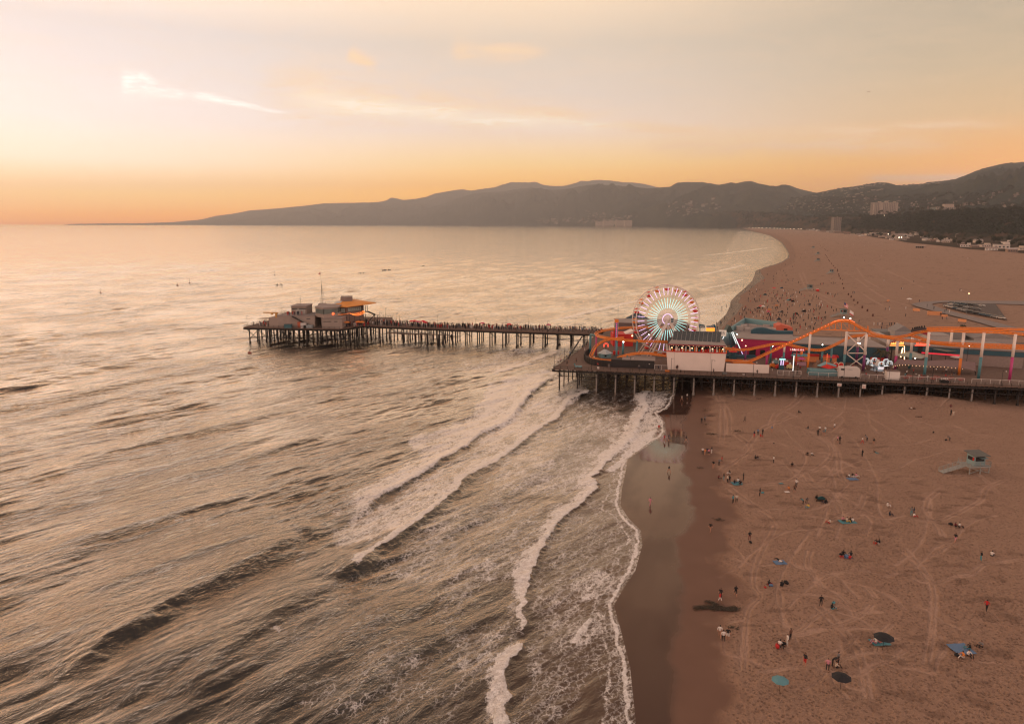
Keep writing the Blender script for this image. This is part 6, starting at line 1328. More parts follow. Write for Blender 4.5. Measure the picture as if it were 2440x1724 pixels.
# palms on the pier
def palm(h, r, n, m_f, m_t, seed):
    t = empty('palm_tree'); r_ = random.Random(seed); b = MB(); b.tube([(0, 0, 0), (.1, 0, h*.5), (.15, .1, h)], .2, 7, r2=.13); b.build('trunk', m_t, t, True); b = MB()
    for k in range(n):
        a = 2*math.pi*k/n+r_.uniform(-.2, .2); up = r_.uniform(-.2, .7); L = r*r_.uniform(.8, 1.1); prev = None
        P = [Vector((.15+math.cos(a)*L*f, .1+math.sin(a)*L*f, h+up*L*f-L*.75*f*f)) for f in (0, .25, .5, .75, 1)]
        s = Vector((-math.sin(a), math.cos(a), 0)); w = [.05, .32, .36, .25, .03]
        vs = [p+s*wi*r/2.6 for p, wi in zip(P, w)]+[p-s*wi*r/2.6-Vector((0, 0, .1)) for p, wi in zip(P, w)]+[p+Vector((0, 0, .12)) for p in P]
        b.add(vs, [(i, i+1, 11+i, 10+i) for i in range(4)]+[(10+i, 11+i, 6+i, 5+i) for i in range(4)])
    b.build('crown', m_f, t); return t
M_frond = mat('palm_frond', (.045, .042, .02), .8, var=.4, scale=2); M_trunk = mat('palm_trunk', (.10, .065, .045), .9, var=.3, scale=3)
for px_, py_, Y_, h, r, lb in ((2099, 835, 240, None, 2.6, 'shaggy palm tree beside the neon stall sign'), (2107, 838, 243, None, 2.2, 'smaller palm tree just right of the shaggy palm'), (1954, 832, 247, None, 2.2, 'dark palm tree under the white floodlight left of the braced columns'), (2291, 800, 300, 6, 1.6, 'small palm behind the right end of the coaster')):
    q = AY(px_, py_, Y_); o = palm(q.z-Z7 if h is None else h, r, 16, M_frond, M_trunk, px_); o.location = (q.x, Y_, Z7); tag(o, lb, 'palm tree', 'palms on the pier')
# odd bits on the walkway
for px_, v, c_, d_, lb in ((1590, 1.2, M_org2, (1.6, .8, .8), 'orange work cart on the walkway left of the white wall'), (1712+60, .9, M_white, (.7, .5, .5), 'small white box on the walkway before the low white wall'), (1727, .8, M_rail, (1.3, .6, .9), 'grey bench before the tall white wall'), (1425, 1.5, M_cream, (.7, .7, .9), 'pale litter bin on the walkway before the curved fence'), (2252, 1.2, M_dark2, (2.4, 1.2, 1.0), 'dark cart with white flowers on the walkway'), (1378, 3, M_lteal, (2.4, .7, .8), 'pale blue folding table at the outer corner of the pier')):
    u_ = pu(px_, 890, v)[0]; t = empty('walkway_item', pf(u_, v, Z7), ANG, label=lb, cat='furniture'); b = MB(); b.box((0, 0, .3), (d_[0], d_[1], d_[2]-.3)); b.build('body', c_, t); b = MB()
    for x_ in (-.4, .4): b.beam((x_*d_[0], 0, 0), (x_*d_[0], 0, .3), .1)
    b.build('leg', M_black, t)
    if px_ == 2252:
        b = MB()
        for k in range(16): b.ball((r_.uniform(-1, 1), r_.uniform(-.4, .4), 1.1+r_.uniform(0, .5)), .14, 5, 3)
        b.build('flowers', M_white, t, kind='stuff')
# ================================================================ far shore: towers, houses, trees, road
M_tow = mat('tower_concrete', (.40, .31, .25), .8, var=.1, scale=.05); M_tow2 = mat('tower_balcony', (.13, .10, .09), .6, var=.4, scale=.2); M_tgl = mat('tower_glass', (.09, .12, .12), .3, var=.3, scale=.1)
def tower(l, r, ytop, ybase, D, z0, depth, lb, floors, bays, kind):
    t = empty('apartment_tower', label=lb, cat='tower'); a, c = AY(l, ytop, D), AY(r, ytop, D); w = c.x-a.x; zt = a.z; cx = (a.x+c.x)/2
    b = MB(); b.box((cx, D+depth/2, z0), (w, depth, zt-z0)); b.build('core', M_tow2 if kind else M_tgl, t); fh = (zt-z0)/floors
    b = MB()
    for k in range(floors+1): b.box((cx, D-.6, z0+k*fh-.5), (w, 1.6, fh*.3))
    for side in (-1, 1): 
        for k in range(floors+1): b.box((cx+side*(w/2+.3), D+depth/2, z0+k*fh-.5), (1.4, depth, .9))
    b.build('floor_slabs', M_tow, t); b = MB()
    for k in range(bays+1): b.box((a.x+w*k/bays, D-.9, z0), (w*.022, 2.6, zt-z0))
    if kind == 1:
        for f, ww in ((.0, 9), (.32, 18), (.62, 6), (1.0, 11)): b.box((a.x+w*f, D-.5, z0), (ww, 5, zt-z0+1))
    b.build('pier_walls', M_tow, t); b = MB(); b.box((cx, D+depth/2-1, zt), (w+2, depth+2, 1.4))
    if kind == 1: b.box((a.x+w*.25, D+8, zt+1.4), (18, 14, 8)); b.box((a.x+w*.55, D+8, zt+1.4), (20, 14, 11)); b.box((a.x+w*.9, D+8, zt+1.4), (16, 12, 8))
    elif kind == 2: b.box((cx, D+6, zt+1.4), (7, 6, 3.5))
    else: b.box((a.x+w*.68, D+10, zt+1.4), (w*.5, 20, 15))
    b.build('roof', M_tow, t); return t
tower(2083.5, 2138, 483, 516, 4900, 85, 50, 'broad pale apartment block standing above the dark wooded bluff', 15, 13, 1)
tower(1987.5, 2005, 518, 545, 5000, 2, 40, 'narrow pale tower block at the foot of the bluff by the sand', 16, 4, 2)
tower(2231, 2276, 494, 507, 3650, 85, 50, 'wide low office block with pale roof slab on the right above the trees', 5, 10, 0)
HM = [mat('house_%d' % i, c, .85, var=.1, scale=.05) for i, c in enumerate([(.55, .44, .36), (.45, .34, .27), (.34, .27, .22), (.6, .52, .46), (.25, .17, .13)])]; HR = [mat('house_roof_%d' % i, c, .9, var=.15, scale=.05) for i, c in enumerate([(.25, .19, .16), (.20, .11, .08), (.36, .30, .27)])]
M_hwin = mat('house_window', (.04, .04, .045), .3, var=0)
def house_mesh(flat, seed):
    r_ = random.Random(seed); b = MB(); w, d, h = 1.0, .62, .36; b.box((0, 0, -.35), (w, d, h+.35))
    if r_.random() < .7: b.box((w*.32, .05, h), (w*.34, d*.8, h*.7))
    b.cur = 1
    if flat: b.box((0, 0, h), (w*1.04, d*1.04, .05))
    else: b.prism([(-w*.53, -d*.55, h), (-w*.53, d*.55, h), (-w*.53, 0, h+.22)], (w*1.06, 0, 0))
    b.cur = 2
    for k in range(4): b.box((-w*.36+k*w*.24, -d/2-.004, h*.25), (w*.12, .012, h*.4))
    me = b.mesh('house'); [me.materials.append(m) for m in (HM[0], HR[0], M_hwin)]; return me
HMESH = [house_mesh(i % 2, i) for i in range(4)]
HMF = [mat('hill_house_%d' % i, c, .85, var=.1, scale=.05) for i, c in enumerate([(.26, .21, .17), (.20, .15, .12), (.13, .105, .085), (.32, .27, .23), (.09, .07, .06)])]
def house(p, size, lb, grp, seed):
    r_ = random.Random(seed); o = bpy.data.objects.new('house', HMESH[seed % 4]); link(o); o.location = p; o.rotation_euler = (0, 0, r_.uniform(-.7, .7)); s = size*r_.uniform(.7, 1.3); o.scale = (s, s*.9, s*r_.uniform(.55, .8))
    for i, m in ((0, r_.choice(HM if seed >= 300 else HMF)), (1, r_.choice(HR))): o.material_slots[i].link = 'OBJECT'; o.material_slots[i].material = m
    tag(o, lb, 'house', grp)
rH = random.Random(31); hn = 0; far_houses = []
def scatter(arr, poly, n, size):
    x0, x1, f0, f1, g0, g1 = poly      # columns x0..x1, rows f0..f1 at left and g0..g1 at right
    for _ in range(n):
        f = rH.random(); x = x0+(x1-x0)*f; a = f0+(g0-f0)*f; c = f1+(g1-f1)*f; p = on_hill(arr, x, a+(c-a)*rH.random())
        if p: far_houses.append((p, size))
scatter(midp, (1280, 1400, 527, 534, 517, 533), 34, 62); scatter(midp, (1400, 1520, 508, 532, 514, 532), 60, 55); scatter(midp, (1590, 1720, 486, 520, 476, 505), 40, 45)
scatter(nearp, (1755, 1900, 500, 506, 478, 500), 70, 30); scatter(nearp, (1890, 2110, 470, 500, 452, 482), 80, 28); scatter(nearp, (1960, 2110, 452, 464, 435, 442), 50, 28)
scatter(nearp, (2100, 2440, 478, 500, 474, 500), 80, 26); scatter(nearp, (2130, 2240, 440, 446, 434, 440), 20, 26); scatter(nearp, (1930, 2080, 485, 508, 490, 508), 60, 24)
far_houses.sort(key=lambda q: -q[1]/q[0].length)
for i, (p, s) in enumerate(far_houses[:215]): house(p, s, 'small pale house among trees on the distant hillside', 'houses scattered over the hills', i)
b = MB()
for i, (p, s) in enumerate(far_houses[215:]): b.box((p.x, p.y, p.z-3), (s*rH.uniform(.6, 1.1), s*.6, 3+s*.28), rH.uniform(-.6, .6))
if b.v: b.build('distant_houses', HMF[0], kind='stuff')
t = empty('hospital_block', label='long stepped pale complex low on the hillside beyond the bay', cat='building')
for k, (l, r, yt) in enumerate(((1420, 1440, 523), (1438, 1470, 521), (1468, 1490, 520), (1488, 1505, 519.5))):
    p = on_hill(midp, (l+r)/2, 530) or AY(l, 529, 15000); q = AY((l+r)/2, yt+5, p.y-400); b = MB(); b.box((q.x, p.y-400, 5), ((r-l)/FPX*p.y, 120, q.z-5)); b.build('wing', HM[1], t)
# beach-side houses
bh = [(1925, 548, 24), (1935, 549, 26), (1948, 550, 24), (1962, 552, 22), (1974, 553, 20), (1982, 554.5, 26), (1995, 555, 30), (2008, 556, 24), (2019, 557.5, 20), (2031, 559, 22), (2045, 560, 18), (2052, 562, 20), (2061, 560, 20), (2070, 561, 22), (2078, 557, 26), (2084, 563, 20), (2093, 560, 24), (2100, 565, 16), (2104, 561, 30), (2118, 563, 30), (2120, 568, 22), (2128, 571, 24), (2136, 566, 30),
      (2146, 572, 24), (2150, 565, 26), (2161, 568, 16), (2170, 563, 22), (2176, 559, 24), (2186, 560, 20), (2199, 566, 16), (2204, 573, 16), (2214, 573, 15), (2224, 575, 14), (2232, 570, 16), (2240, 576, 18), (2250, 572, 15), (2254, 578, 14), (2262, 575, 16), (2290, 583, 16), (2300, 588, 14), (2322, 590, 18), (2345, 588, 20), (2362, 596, 18), (2385, 592, 22), (2410, 600, 20), (2430, 596, 22), (2330, 578, 18), (2398, 582, 20)]
for i, (x, y, s) in enumerate(bh): p = at(x, y, 2.4); house(p, s*1.15, 'boxy beach house between sand and bluff, %s from the left of the row' % nth(sorted(bh).index((x, y, s))), 'beach houses along the back of the sand', 300+i)
t = empty('service_building', label='low dark open-fronted beach pavilion alone at the sand edge', cat='building'); a, c = at(2187, 590.5, 2.1), at(2213, 591, 2.1); zt = 5.6
b = MB(); b.box(((a.x+c.x)/2, a.y+5, zt), (c.x-a.x+2, 10, .6)); b.build('roof', HR[2], t); b = MB(); b.box(((a.x+c.x)/2, a.y+7, 1.5), (c.x-a.x, 4, 4)); b.build('wall', M_dark2, t); b = MB()
for k in range(5): b.box((a.x+(c.x-a.x)*k/4, a.y+.5, 1.5), (.7, .7, 4.1))
b.build('post', HR[0], t)
t = empty('ramp', label='pale sloping footbridge ramp descending the bluff at far right', cat='ramp'); b = MB(); b.beam(at(2277, 565, 3)+Vector((0, 0, 12)), at(2318, 560, 3)+Vector((0, 0, 24)), 2.5, 1.2); b.build('deck', HM[2], t); b = MB()
for f in (0, .35, .7, 1): q = (at(2277, 565, 3)+Vector((0, 0, 12))).lerp(at(2318, 560, 3)+Vector((0, 0, 24)), f); b.beam((q.x, q.y, 1), q, 1.2)
b.build('pillar', HM[2], t)
# ---- trees
M_leaf = mat('leaf_dark', (.026, .032, .020), .9, var=.6, scale=.12, spec=0); M_leaf2 = mat('leaf_olive', (.045, .042, .024), .9, var=.5, scale=.12, spec=0); M_bark = mat('bark', (.06, .045, .035), .9)
def clump(n, seed, rx=1.0, rz=1.0, cz=0.0, size=.3):
    r_ = np.random.default_rng(seed); u = r_.normal(size=(n, 3)); u /= np.linalg.norm(u, axis=1)[:, None]; rad = r_.uniform(.45, 1.0, n)**.6
    lob = 1+.28*np.sin(u[:, 0]*5+seed)+.2*np.sin(u[:, 1]*7+seed*2); c = u*(rad*lob)[:, None]*np.array([rx, rx, rz])+np.array([0, 0, cz]); a = r_.normal(size=(n, 3)); a /= np.linalg.norm(a, axis=1)[:, None]
    q = np.cross(a, u+.01); q /= np.linalg.norm(q, axis=1)[:, None]; s = size*r_.uniform(.6, 1.4, n)[:, None]
    return np.stack([c-a*s, c+q*s, c+a*s, c-q*s*.8], 1)
def quads_mesh(name, Q):
    me = bpy.data.meshes.new(name); v = Q.reshape(-1, 3).astype(np.float32); n = len(Q); me.vertices.add(len(v)); me.vertices.foreach_set('co', v.ravel()); me.loops.add(4*n); me.loops.foreach_set('vertex_index', np.arange(4*n, dtype=np.int32)); me.polygons.add(n); me.polygons.foreach_set('loop_start', np.arange(0, 4*n, 4, dtype=np.int32)); me.update(calc_edges=True); return me
TP = []
for i in range(3):
    t = empty('tree', (0, 0, -500)); b = MB(); b.tube([(0, 0, 0), (.05, 0, .35), (0, .03, .6)], .06, 6, r2=.03); b.tube([(0, 0, .3), (.22, .05, .62)], .03, 5, r2=.015); b.tube([(0, 0, .34), (-.2, -.05, .6)], .03, 5, r2=.015); b.build('trunk', M_bark, t)
    me = quads_mesh('crown', np.concatenate([clump(150, i*3+1, .34, .30, .66, .09), clump(70, i*3+2, .2, .2, .5, .08)+np.array([.2, 0, 0])])); me.materials.append(M_leaf if i != 1 else M_leaf2); o = bpy.data.objects.new('crown', me); link(o, t); TP.append(t)
pp_ = palm(1.0, .22, 12, M_frond, M_trunk, 3); pp_.location = (0, 0, -500)
for ch in pp_.children:
    if ch.name.startswith('trunk'): ch.scale = (.12, .12, 1)
rT = random.Random(77); used = set()
def plant(p, h, k, lb, grp):
    src = pp_ if k == 'palm' else TP[k]
    if k in used: o = copy_tree(src)
    else: used.add(k); o = src
    o.location = p; o.scale = (h, h, h); o.rotation_euler = (0, 0, rT.uniform(0, 6.28)); tag(o, lb, 'palm tree' if k == 'palm' else 'tree', grp)
for i in range(46):
    x = 2050+i*8.6+rT.uniform(-4, 4); p = bluff_pt(x, rT.uniform(1.0, 1.7)); plant(p-Vector((0, 0, 1)), rT.uniform(18, 30), rT.choice((0, 1, 2)), 'dark bushy tree on the skyline of the bluff', 'trees along the bluff top')
for i in range(24):
    x = rT.choice((2090, 2110, 2125, 2180, 2200, 2150, 2165, 2290, 2240))+rT.uniform(-12, 12); p = bluff_pt(x, rT.uniform(.95, 1.2)); plant(p-Vector((0, 0, 1)), rT.uniform(24, 38), 'palm', 'slender palm standing on the edge of the bluff', 'palms along the bluff edge')
for i in range(95):
    x = rT.uniform(2020, 2440); p = at(x, rT.uniform(float(np.interp(x, [2020, 2164, 2312, 2440], [550, 557, 566, 572])), float(np.interp(x, [2020, 2164, 2312, 2440], [557, 574, 588, 597]))), 2.3); plant(p, rT.uniform(10, 19), rT.choice((0, 1, 2, 'palm')), 'dark tree among the beach houses below the bluff', 'trees among the beach houses')
# woodland covering bluff and plateau: one mass
C0 = [clump(16, s, 1, .75, .5, .42) for s in range(5)]; Q = []
for i in range(5200):
    x = rT.uniform(1600, 2560) if i % 3 else rT.uniform(1960, 2560); 
    if rT.random() < .75:
        v = rT.uniform(.12, 1.0); p = bluff_pt(x, v)
        if vnoise(np.array([x/22.0]), np.array([v*4.0]), 3)[0] < (.62-.5*sstep(1900, 2150, np.array([x]))[0])+(.25 if v < .5 and x > 2240 else 0): continue
        h = 15
    else: p = bluff_pt(x, rT.uniform(1.0, 9)); h = 17
    Q.append(C0[i % 5]*h*rT.uniform(.5, 1.0)+np.array([p.x, p.y, p.z]))
for i in range(5200):
    x = rT.uniform(1700, 2560); y = rT.uniform(470, 512); p = on_hill(nearp, x, y)
    if p is not None and p.y < 12000: Q.append(C0[i % 5]*15*rT.uniform(.4, .95)+np.array([p.x, p.y, p.z-2]))
me = quads_mesh('woodland', np.concatenate(Q)); me.materials.append(M_leaf); o = bpy.data.objects.new('woodland', me); link(o); tag(o, 'dark green woodland covering the bluff and the plateau behind it', 'woodland', kind='stuff')
# coast road traffic and lights
for i in range(26):
    x = 1700+i*8.4+rT.uniform(-2, 2); p = at(x, float(np.interp(x, [1700, 1903], [540.2, 546.4])), 2.2); o = bpy.data.objects.new('car', None) if False else None
    b = MB(); s = p.y/5500
    if i == 0:
        b.prism([(-2.2, -.9, .3), (2.2, -.9, .3), (2.2, -.9, .9), (1.1, -.9, 1.4), (-1.2, -.9, 1.4), (-2.2, -.9, .9)], (0, 1.8, 0)); b.cur = 1; b.box((0, -.95, .5), (4.6, .3, .8)); cme = b.mesh('car'); cme.materials.append(HM[3]); cme.materials.append(mat('headlight_glow', (1, .8, .55), .4, emit=3, var=0))
    o = bpy.data.objects.new('car', cme); link(o); o.location = p+Vector((0, 0, 2)); o.scale = (2.2*s, 2.2*s, 1.5*s); tag(o, 'car with lights on along the far coast road', 'car', 'cars on the coast road')
# bluff street lamps
for x, y, lb in ((2104, 517, 'bright lamp below the broad apartment block'), (2152, 520, 'bright lamp among the trees midway along the bluff'), (2205.5, 525, 'bright lamp in the woods left of the red earth slope'), (2290, 532, 'warm bright lamp above the red earth slope'), (2135, 572, 'left of two white lights on the beach parking strip'), (2141, 572, 'right of two white lights on the beach parking strip'), (2111, 562.5, 'warm light between beach houses')):
    q = (min((bluff_pt(x, v_/40) for v_ in range(2, 40)), key=lambda w_: abs(CY+FPX*math.tan(math.atan((HCAM-w_.z)/w_.y)-PITCH)-y)) if y < 550 else at(x, y+1, 3))+Vector((0, -16, 10)); t = empty('street_lamp', q, label=lb, cat='street lamp'); b = MB(); b.ball((0, 0, 0), 1.6, 6, 4); b.build('lamp', mat('far_lamp', (1, .85, .62), .4, emit=5, var=0), t); b = MB(); b.beam((0, 0, -9), (0, 0, -.6), .3); b.build('pole', M_black, t)
# ---- path, car park
def drape(name, pxs, z, m, th=.03):
    b = MB(); pts = [at(x, y, z) for x, y in pxs]; b.prism([p-Vector((0, 0, th)) for p in pts], (0, 0, th)); o = b.build(name, m); o['kind'] = 'structure'; return o
drape('path', [(2171, 725), (2180, 721.5), (2200, 718.5), (2225, 716.6), (2255, 715.6), (2312, 716), (2500, 717), (2500, 727), (2312, 722), (2262, 719.5), (2240, 720.5), (2222, 723), (2222, 727), (2245, 735), (2275, 743), (2312, 752), (2400, 774), (2500, 800), (2500, 818), (2400, 787), (2312, 762), (2260, 749), (2215, 738), (2185, 730)], 2.2, mat('path_concrete', (.20, .165, .15), .9, var=.12, scale=.1))
drape('car_park', [(2245, 724), (2262, 721), (2312, 722.5), (2372, 724), (2400, 762), (2312, 746), (2275, 737), (2250, 729)], 2.24, mat('asphalt', (.085, .068, .06), .9, var=.2, scale=.3))
def car_proto():
    t = empty('parked_car'); b = MB(); b.prism([(-2.2, -.9, .35), (2.2, -.9, .35), (2.25, -.9, .75), (1.4, -.9, .95), (.8, -.9, 1.0), (-2.1, -.9, 1.0), (-2.2, -.9, .8)], (0, 1.8, 0)); b.build('body', HM[3], t)
    b = MB(); b.prism([(-1.9, -.78, 1.0), (1.0, -.78, 1.0), (.45, -.7, 1.45), (-1.5, -.7, 1.45)], (0, 1.5, 0)); b.build('cabin', mat('car_glass', (.03, .035, .04), .15, var=0), t)
    for x_ in (-1.4, 1.4):
        for y_ in (-.85, .85): b = MB(); b.tube([(x_, y_-.1, .33), (x_, y_+.1, .33)], .33, 10); b.build('wheel', M_black, t)
    return t
cp = car_proto(); CC = [mat('car_%s' % n, c, .3, .2, var=.03) for n, c in (('white', (.55, .50, .46)), ('silver', (.32, .31, .30)), ('black', (.02, .02, .022)), ('grey', (.12, .12, .12)), ('blue', (.05, .09, .12)))]; CN = ['white', 'silver', 'black', 'grey', 'dark blue']
k = 0
for row, (x0, y0, x1, y1, n) in enumerate([(2252, 729.2, 2316, 745.5, 6), (2260, 725.5, 2335, 740, 6), (2262, 722.8, 2345, 730, 6), (2322, 747, 2392, 760.5, 5)]):
    for i in range(n):
        f = (i+.5)/n; ci = rT.choice((0, 0, 1, 1, 2, 3, 4)); o = cp if k == 0 else copy_tree(cp); k += 1; p = at(x0+(x1-x0)*f, y0+(y1-y0)*f, 2.25); o.location = p; o.rotation_euler = (0, 0, -1.0+rT.uniform(-.05, .05)); 
        bd = [c for c in o.children if c.name.startswith('body')][0]; bd.material_slots[0].link = 'OBJECT'; bd.material_slots[0].material = CC[ci]
        tag(o, '%s car, number %s from the left in the %s row of the car park' % (CN[ci], ['one', 'two', 'three', 'four', 'five', 'six', 'seven', 'eight', 'nine'][i], ['front', 'middle', 'rear', 'right-hand'][row]), 'car', 'cars parked by the beach path')
t = empty('street_lamp', at(2303, 748, 2.2), label='tall lit lamp post beside the beach car park', cat='street lamp'); hgt = AY(2306, 699, at(2303, 748, 2.2).y).z-2.2; b = MB(); b.tube([(0, 0, 0), (0, 0, hgt)], .14, 6, r2=.08); b.build('pole', M_rail, t); b = MB(); b.ball((0, 0, hgt), .45, 8, 5, .5); b.build('lamp', M_warm, t)
for x, y, w, h_, a_, lb in ((2226, 752, 12, 2.4, -.42, 'long orange barrier panel beside the beach path'), (2183, 742, 6.5, 1.6, -.9, 'small salmon barrier panel left of the long orange one'), (2250, 756, 5, 1.4, -.5, 'small salmon barrier panel right of the long orange one'), (2292, 768, 7, 1.6, -1.0, 'tilted salmon barrier panel furthest right'), (2116, 719, 5, 1.3, .6, 'faint salmon panel out on the open sand')):
    t = empty('barrier', at(x, y, 2.0), a_, label=lb, cat='barrier'); b = MB(); b.box((0, 0, .3), (w*.62, .2, h_)); b.build('panel', mat('barrier_orange', (.62, .27, .12), .7, var=.1), t); b = MB(); b.box((-w*.25, 0, 0), (.2, .8, .3)); b.box((w*.25, 0, 0), (.2, .8, .3)); b.build('foot', M_black, t)
# ================================================================ people and things on the beach
SK = [mat('skin_a', (.38, .19, .12), .6, var=0), mat('skin_b', (.24, .115, .07), .6, var=0)]; HA = [mat('hair_dark', (.014, .010, .009), .7, var=0), mat('hair_brown', (.06, .03, .018), .7, var=0)]
CLN = {'black': (.012, .012, .014), 'navy': (.018, .025, .045), 'white': (.60, .54, .50), 'grey': (.15, .14, .14), 'red': (.40, .02, .02), 'teal': (.07, .22, .25), 'cream': (.5, .42, .34), 'pink': (.5, .20, .24), 'brown': (.12, .06, .04), 'yellow': (.55, .36, .07), 'orange': (.55, .18, .04), 'maroon': (.12, .015, .02), 'blue': (.10, .17, .28), 'skin': (.36, .18, .115), 'green': (.04, .09, .06)}
CL = {k: mat('cloth_'+k, v, .85, var=.15, scale=6) for k, v in CLN.items()}
def body(joints, bones, name):
    """one continuous surface grown along a skeleton; faces take skin, top, bottom or hair from the nearest bone"""
    names = list(joints); me = bpy.data.meshes.new(name+'_skeleton'); me.from_pydata([joints[n][0] for n in names], [(names.index(a), names.index(b)) for a, b, _ in bones], []); o = bpy.data.objects.new(name, me); S.collection.objects.link(o)
    m = o.modifiers.new('skin', 'SKIN'); m.use_smooth_shade = True
    for i, n in enumerate(names): sv_ = me.skin_vertices[0].data[i]; r = joints[n][1]; sv_.radius = (r, r) if not isinstance(r, tuple) else r; sv_.use_root = (n == 'pelvis')
    s = o.modifiers.new('sub', 'SUBSURF'); s.levels = 1; dg = bpy.context.evaluated_depsgraph_get(); out = bpy.data.meshes.new_from_object(o.evaluated_get(dg)); bpy.data.objects.remove(o); out.name = name
    out.materials.clear()
    for q in (SK[0], CL['black'], CL['navy'], HA[0]): out.materials.append(q)
    seg = [(Vector(joints[a][0]), Vector(joints[b][0]), k) for a, b, k in bones]; hd = Vector(joints['head'][0]); idx = []
    for f in out.polygons:
        c = f.center; best = None
        for a, b, k in seg:
            d = b-a; t = max(0, min(1, (c-a).dot(d)/max(d.length_squared, 1e-9))); dist = (c-(a+d*t)).length
            if best is None or dist < best[0]: best = (dist, k)
        k = best[1]
        if k == 0 and (c-hd).length < .2 and (c.z > hd.z+.0 or c.y > hd.y+.03): k = 3
        idx.append(k)
    out.polygons.foreach_set('material_index', idx); return out
def pose(kind):
    J = {}; pz = .93
    if kind in ('stand', 'walk', 'arms', 'bend'):
        J['pelvis'] = ((0, 0, pz), (.15, .11)); f = .0 if kind != 'bend' else -.35; w = .28 if kind == 'walk' else 0
        ch = Vector((0, f*.8, 1.28 if kind != 'bend' else 1.12)); J['belly'] = ((0, f*.35, 1.08), (.13, .10)); J['chest'] = (tuple(ch), (.16, .115)); nk = ch+Vector((0, f*.5, .17)); J['neck'] = (tuple(nk), .055); J['head'] = (tuple(nk+Vector((0, -.02+f*.3, .14))), .095); J['crown'] = (tuple(nk+Vector((0, f*.35, .22))), .075)
        for s, n in ((-1, 'l'), (1, 'r')):
            J['hip'+n] = ((s*.10, 0, pz-.06), .085); ky = -w*s*.6; J['knee'+n] = ((s*.11, ky-.02, .5), .06); J['ank'+n] = ((s*.12, -w*s+.04*(w > 0), .08), .04); J['toe'+n] = ((s*.13, -w*s-.15, .04), .035)
            sh = ch+Vector((s*.2, 0, .06)); J['sh'+n] = (tuple(sh), .06)
            if kind == 'arms': e = sh+Vector((s*.16, -.18, -.05)); h = e+Vector((-s*.12, -.16, .16))
            elif kind == 'bend': e = sh+Vector((s*.04, -.08, -.28)); h = e+Vector((0, -.08, -.25))
            else: e = sh+Vector((s*.06, w*s*.3+.02, -.29)); h = e+Vector((s*.01, -.08+w*s*.3, -.25))
            J['el'+n] = (tuple(e), .042); J['ha'+n] = (tuple(h), .035)
    elif kind == 'sit':
        J['pelvis'] = ((0, 0, .14), (.16, .13)); J['belly'] = ((0, -.02, .32), (.14, .11)); J['chest'] = ((0, -.08, .52), (.16, .12)); J['neck'] = ((0, -.1, .70), .055); J['head'] = ((0, -.13, .84), .095); J['crown'] = ((0, -.11, .92), .075)
        for s, n in ((-1, 'l'), (1, 'r')):
            J['hip'+n] = ((s*.11, -.06, .13), .085); J['knee'+n] = ((s*.16, -.46, .42), .06); J['ank'+n] = ((s*.14, -.62, .08), .04); J['toe'+n] = ((s*.15, -.78, .05), .035); J['sh'+n] = ((s*.2, -.08, .58), .06); J['el'+n] = ((s*.25, -.28, .40), .042); J['ha'+n] = ((s*.1, -.45, .42), .035)
    else:
        J['pelvis'] = ((0, 0, .13), (.15, .11)); J['belly'] = ((0, .17, .14), (.13, .1)); J['chest'] = ((0, .38, .18), (.16, .11)); J['neck'] = ((0, .56, .24), .055); J['head'] = ((0, .7, .30), .095); J['crown'] = ((0, .77, .34), .075)
        for s, n in ((-1, 'l'), (1, 'r')):
            J['hip'+n] = ((s*.1, -.07, .12), .085); J['knee'+n] = ((s*.13, -.48, .22 if s > 0 else .12), .06); J['ank'+n] = ((s*.14, -.88, .07), .04); J['toe'+n] = ((s*.15, -.95, .17), .035); J['sh'+n] = ((s*.2, .42, .18), .06); J['el'+n] = ((s*.32, .3, .12), .042); J['ha'+n] = ((s*.22, .08, .1), .035)
    B = [('pelvis', 'belly', 1), ('belly', 'chest', 1), ('chest', 'neck', 1), ('neck', 'head', 0), ('head', 'crown', 3)]
    for n in 'lr': B += [('pelvis', 'hip'+n, 2), ('hip'+n, 'knee'+n, 2), ('knee'+n, 'ank'+n, 2 if n == 'l' or True else 0), ('ank'+n, 'toe'+n, 0), ('chest', 'sh'+n, 1), ('sh'+n, 'el'+n, 1), ('el'+n, 'ha'+n, 0)]
    return J, B
PM = {}
for k in ('stand', 'walk', 'arms', 'bend', 'sit', 'lie'):
    J, B = pose(k); PM[k] = body(J, B, 'person')
    if k != 'lie':
        B2 = [(a, b, 0 if (a[:4] == 'knee') else c) for a, b, c in B]; PM[k+'_bare'] = body(J, B2, 'person')
people = []     # (world point, pose, top, bottom, label or None, group, size, turn)
def add_p(p, kind, top, bot, label=None, group='people on the beach', size=1.0, rot=None):
    people.append((p, kind, top, bot, label, group, size, rot))
WORD = {'stand': 'standing', 'walk': 'walking', 'arms': 'standing', 'bend': 'bending', 'sit': 'seated', 'lie': 'reclining'}
LAND = [(1702, 1446, 'the kelp pile'), (2240, 1100, 'the lifeguard hut ramp'), (1958, 1195, 'the teal beach tent'), (1757, 1150, 'the teal picnic blanket'), (1858, 1336, 'the blue striped towel'), (2100, 1520, 'the black parasol'), (2025, 1140, 'the lilac blanket'), (2017, 1242, 'the mint blanket'), (1870, 1540, 'the red bag'), (1605, 1085, 'the wet sand'), (1695, 1033, 'the seaweed patch'), (1620, 945, 'the pier piles'), (1900, 940, 'the pier shade'), (2170, 955, 'the sand heap'), (2290, 1545, 'the pale blue mat'), (2020, 1325, 'the blue cooler'), (1978, 1445, 'the folding chair'), (1990, 1560, 'the lowest parasol'), (1640, 1400, 'the damp sand edge')]
near = []
def N5(l, ox, oy, sc):
    for x, y, k, t, b_ in l: near.append((ox+x/sc, oy+y/sc, k, t, b_))
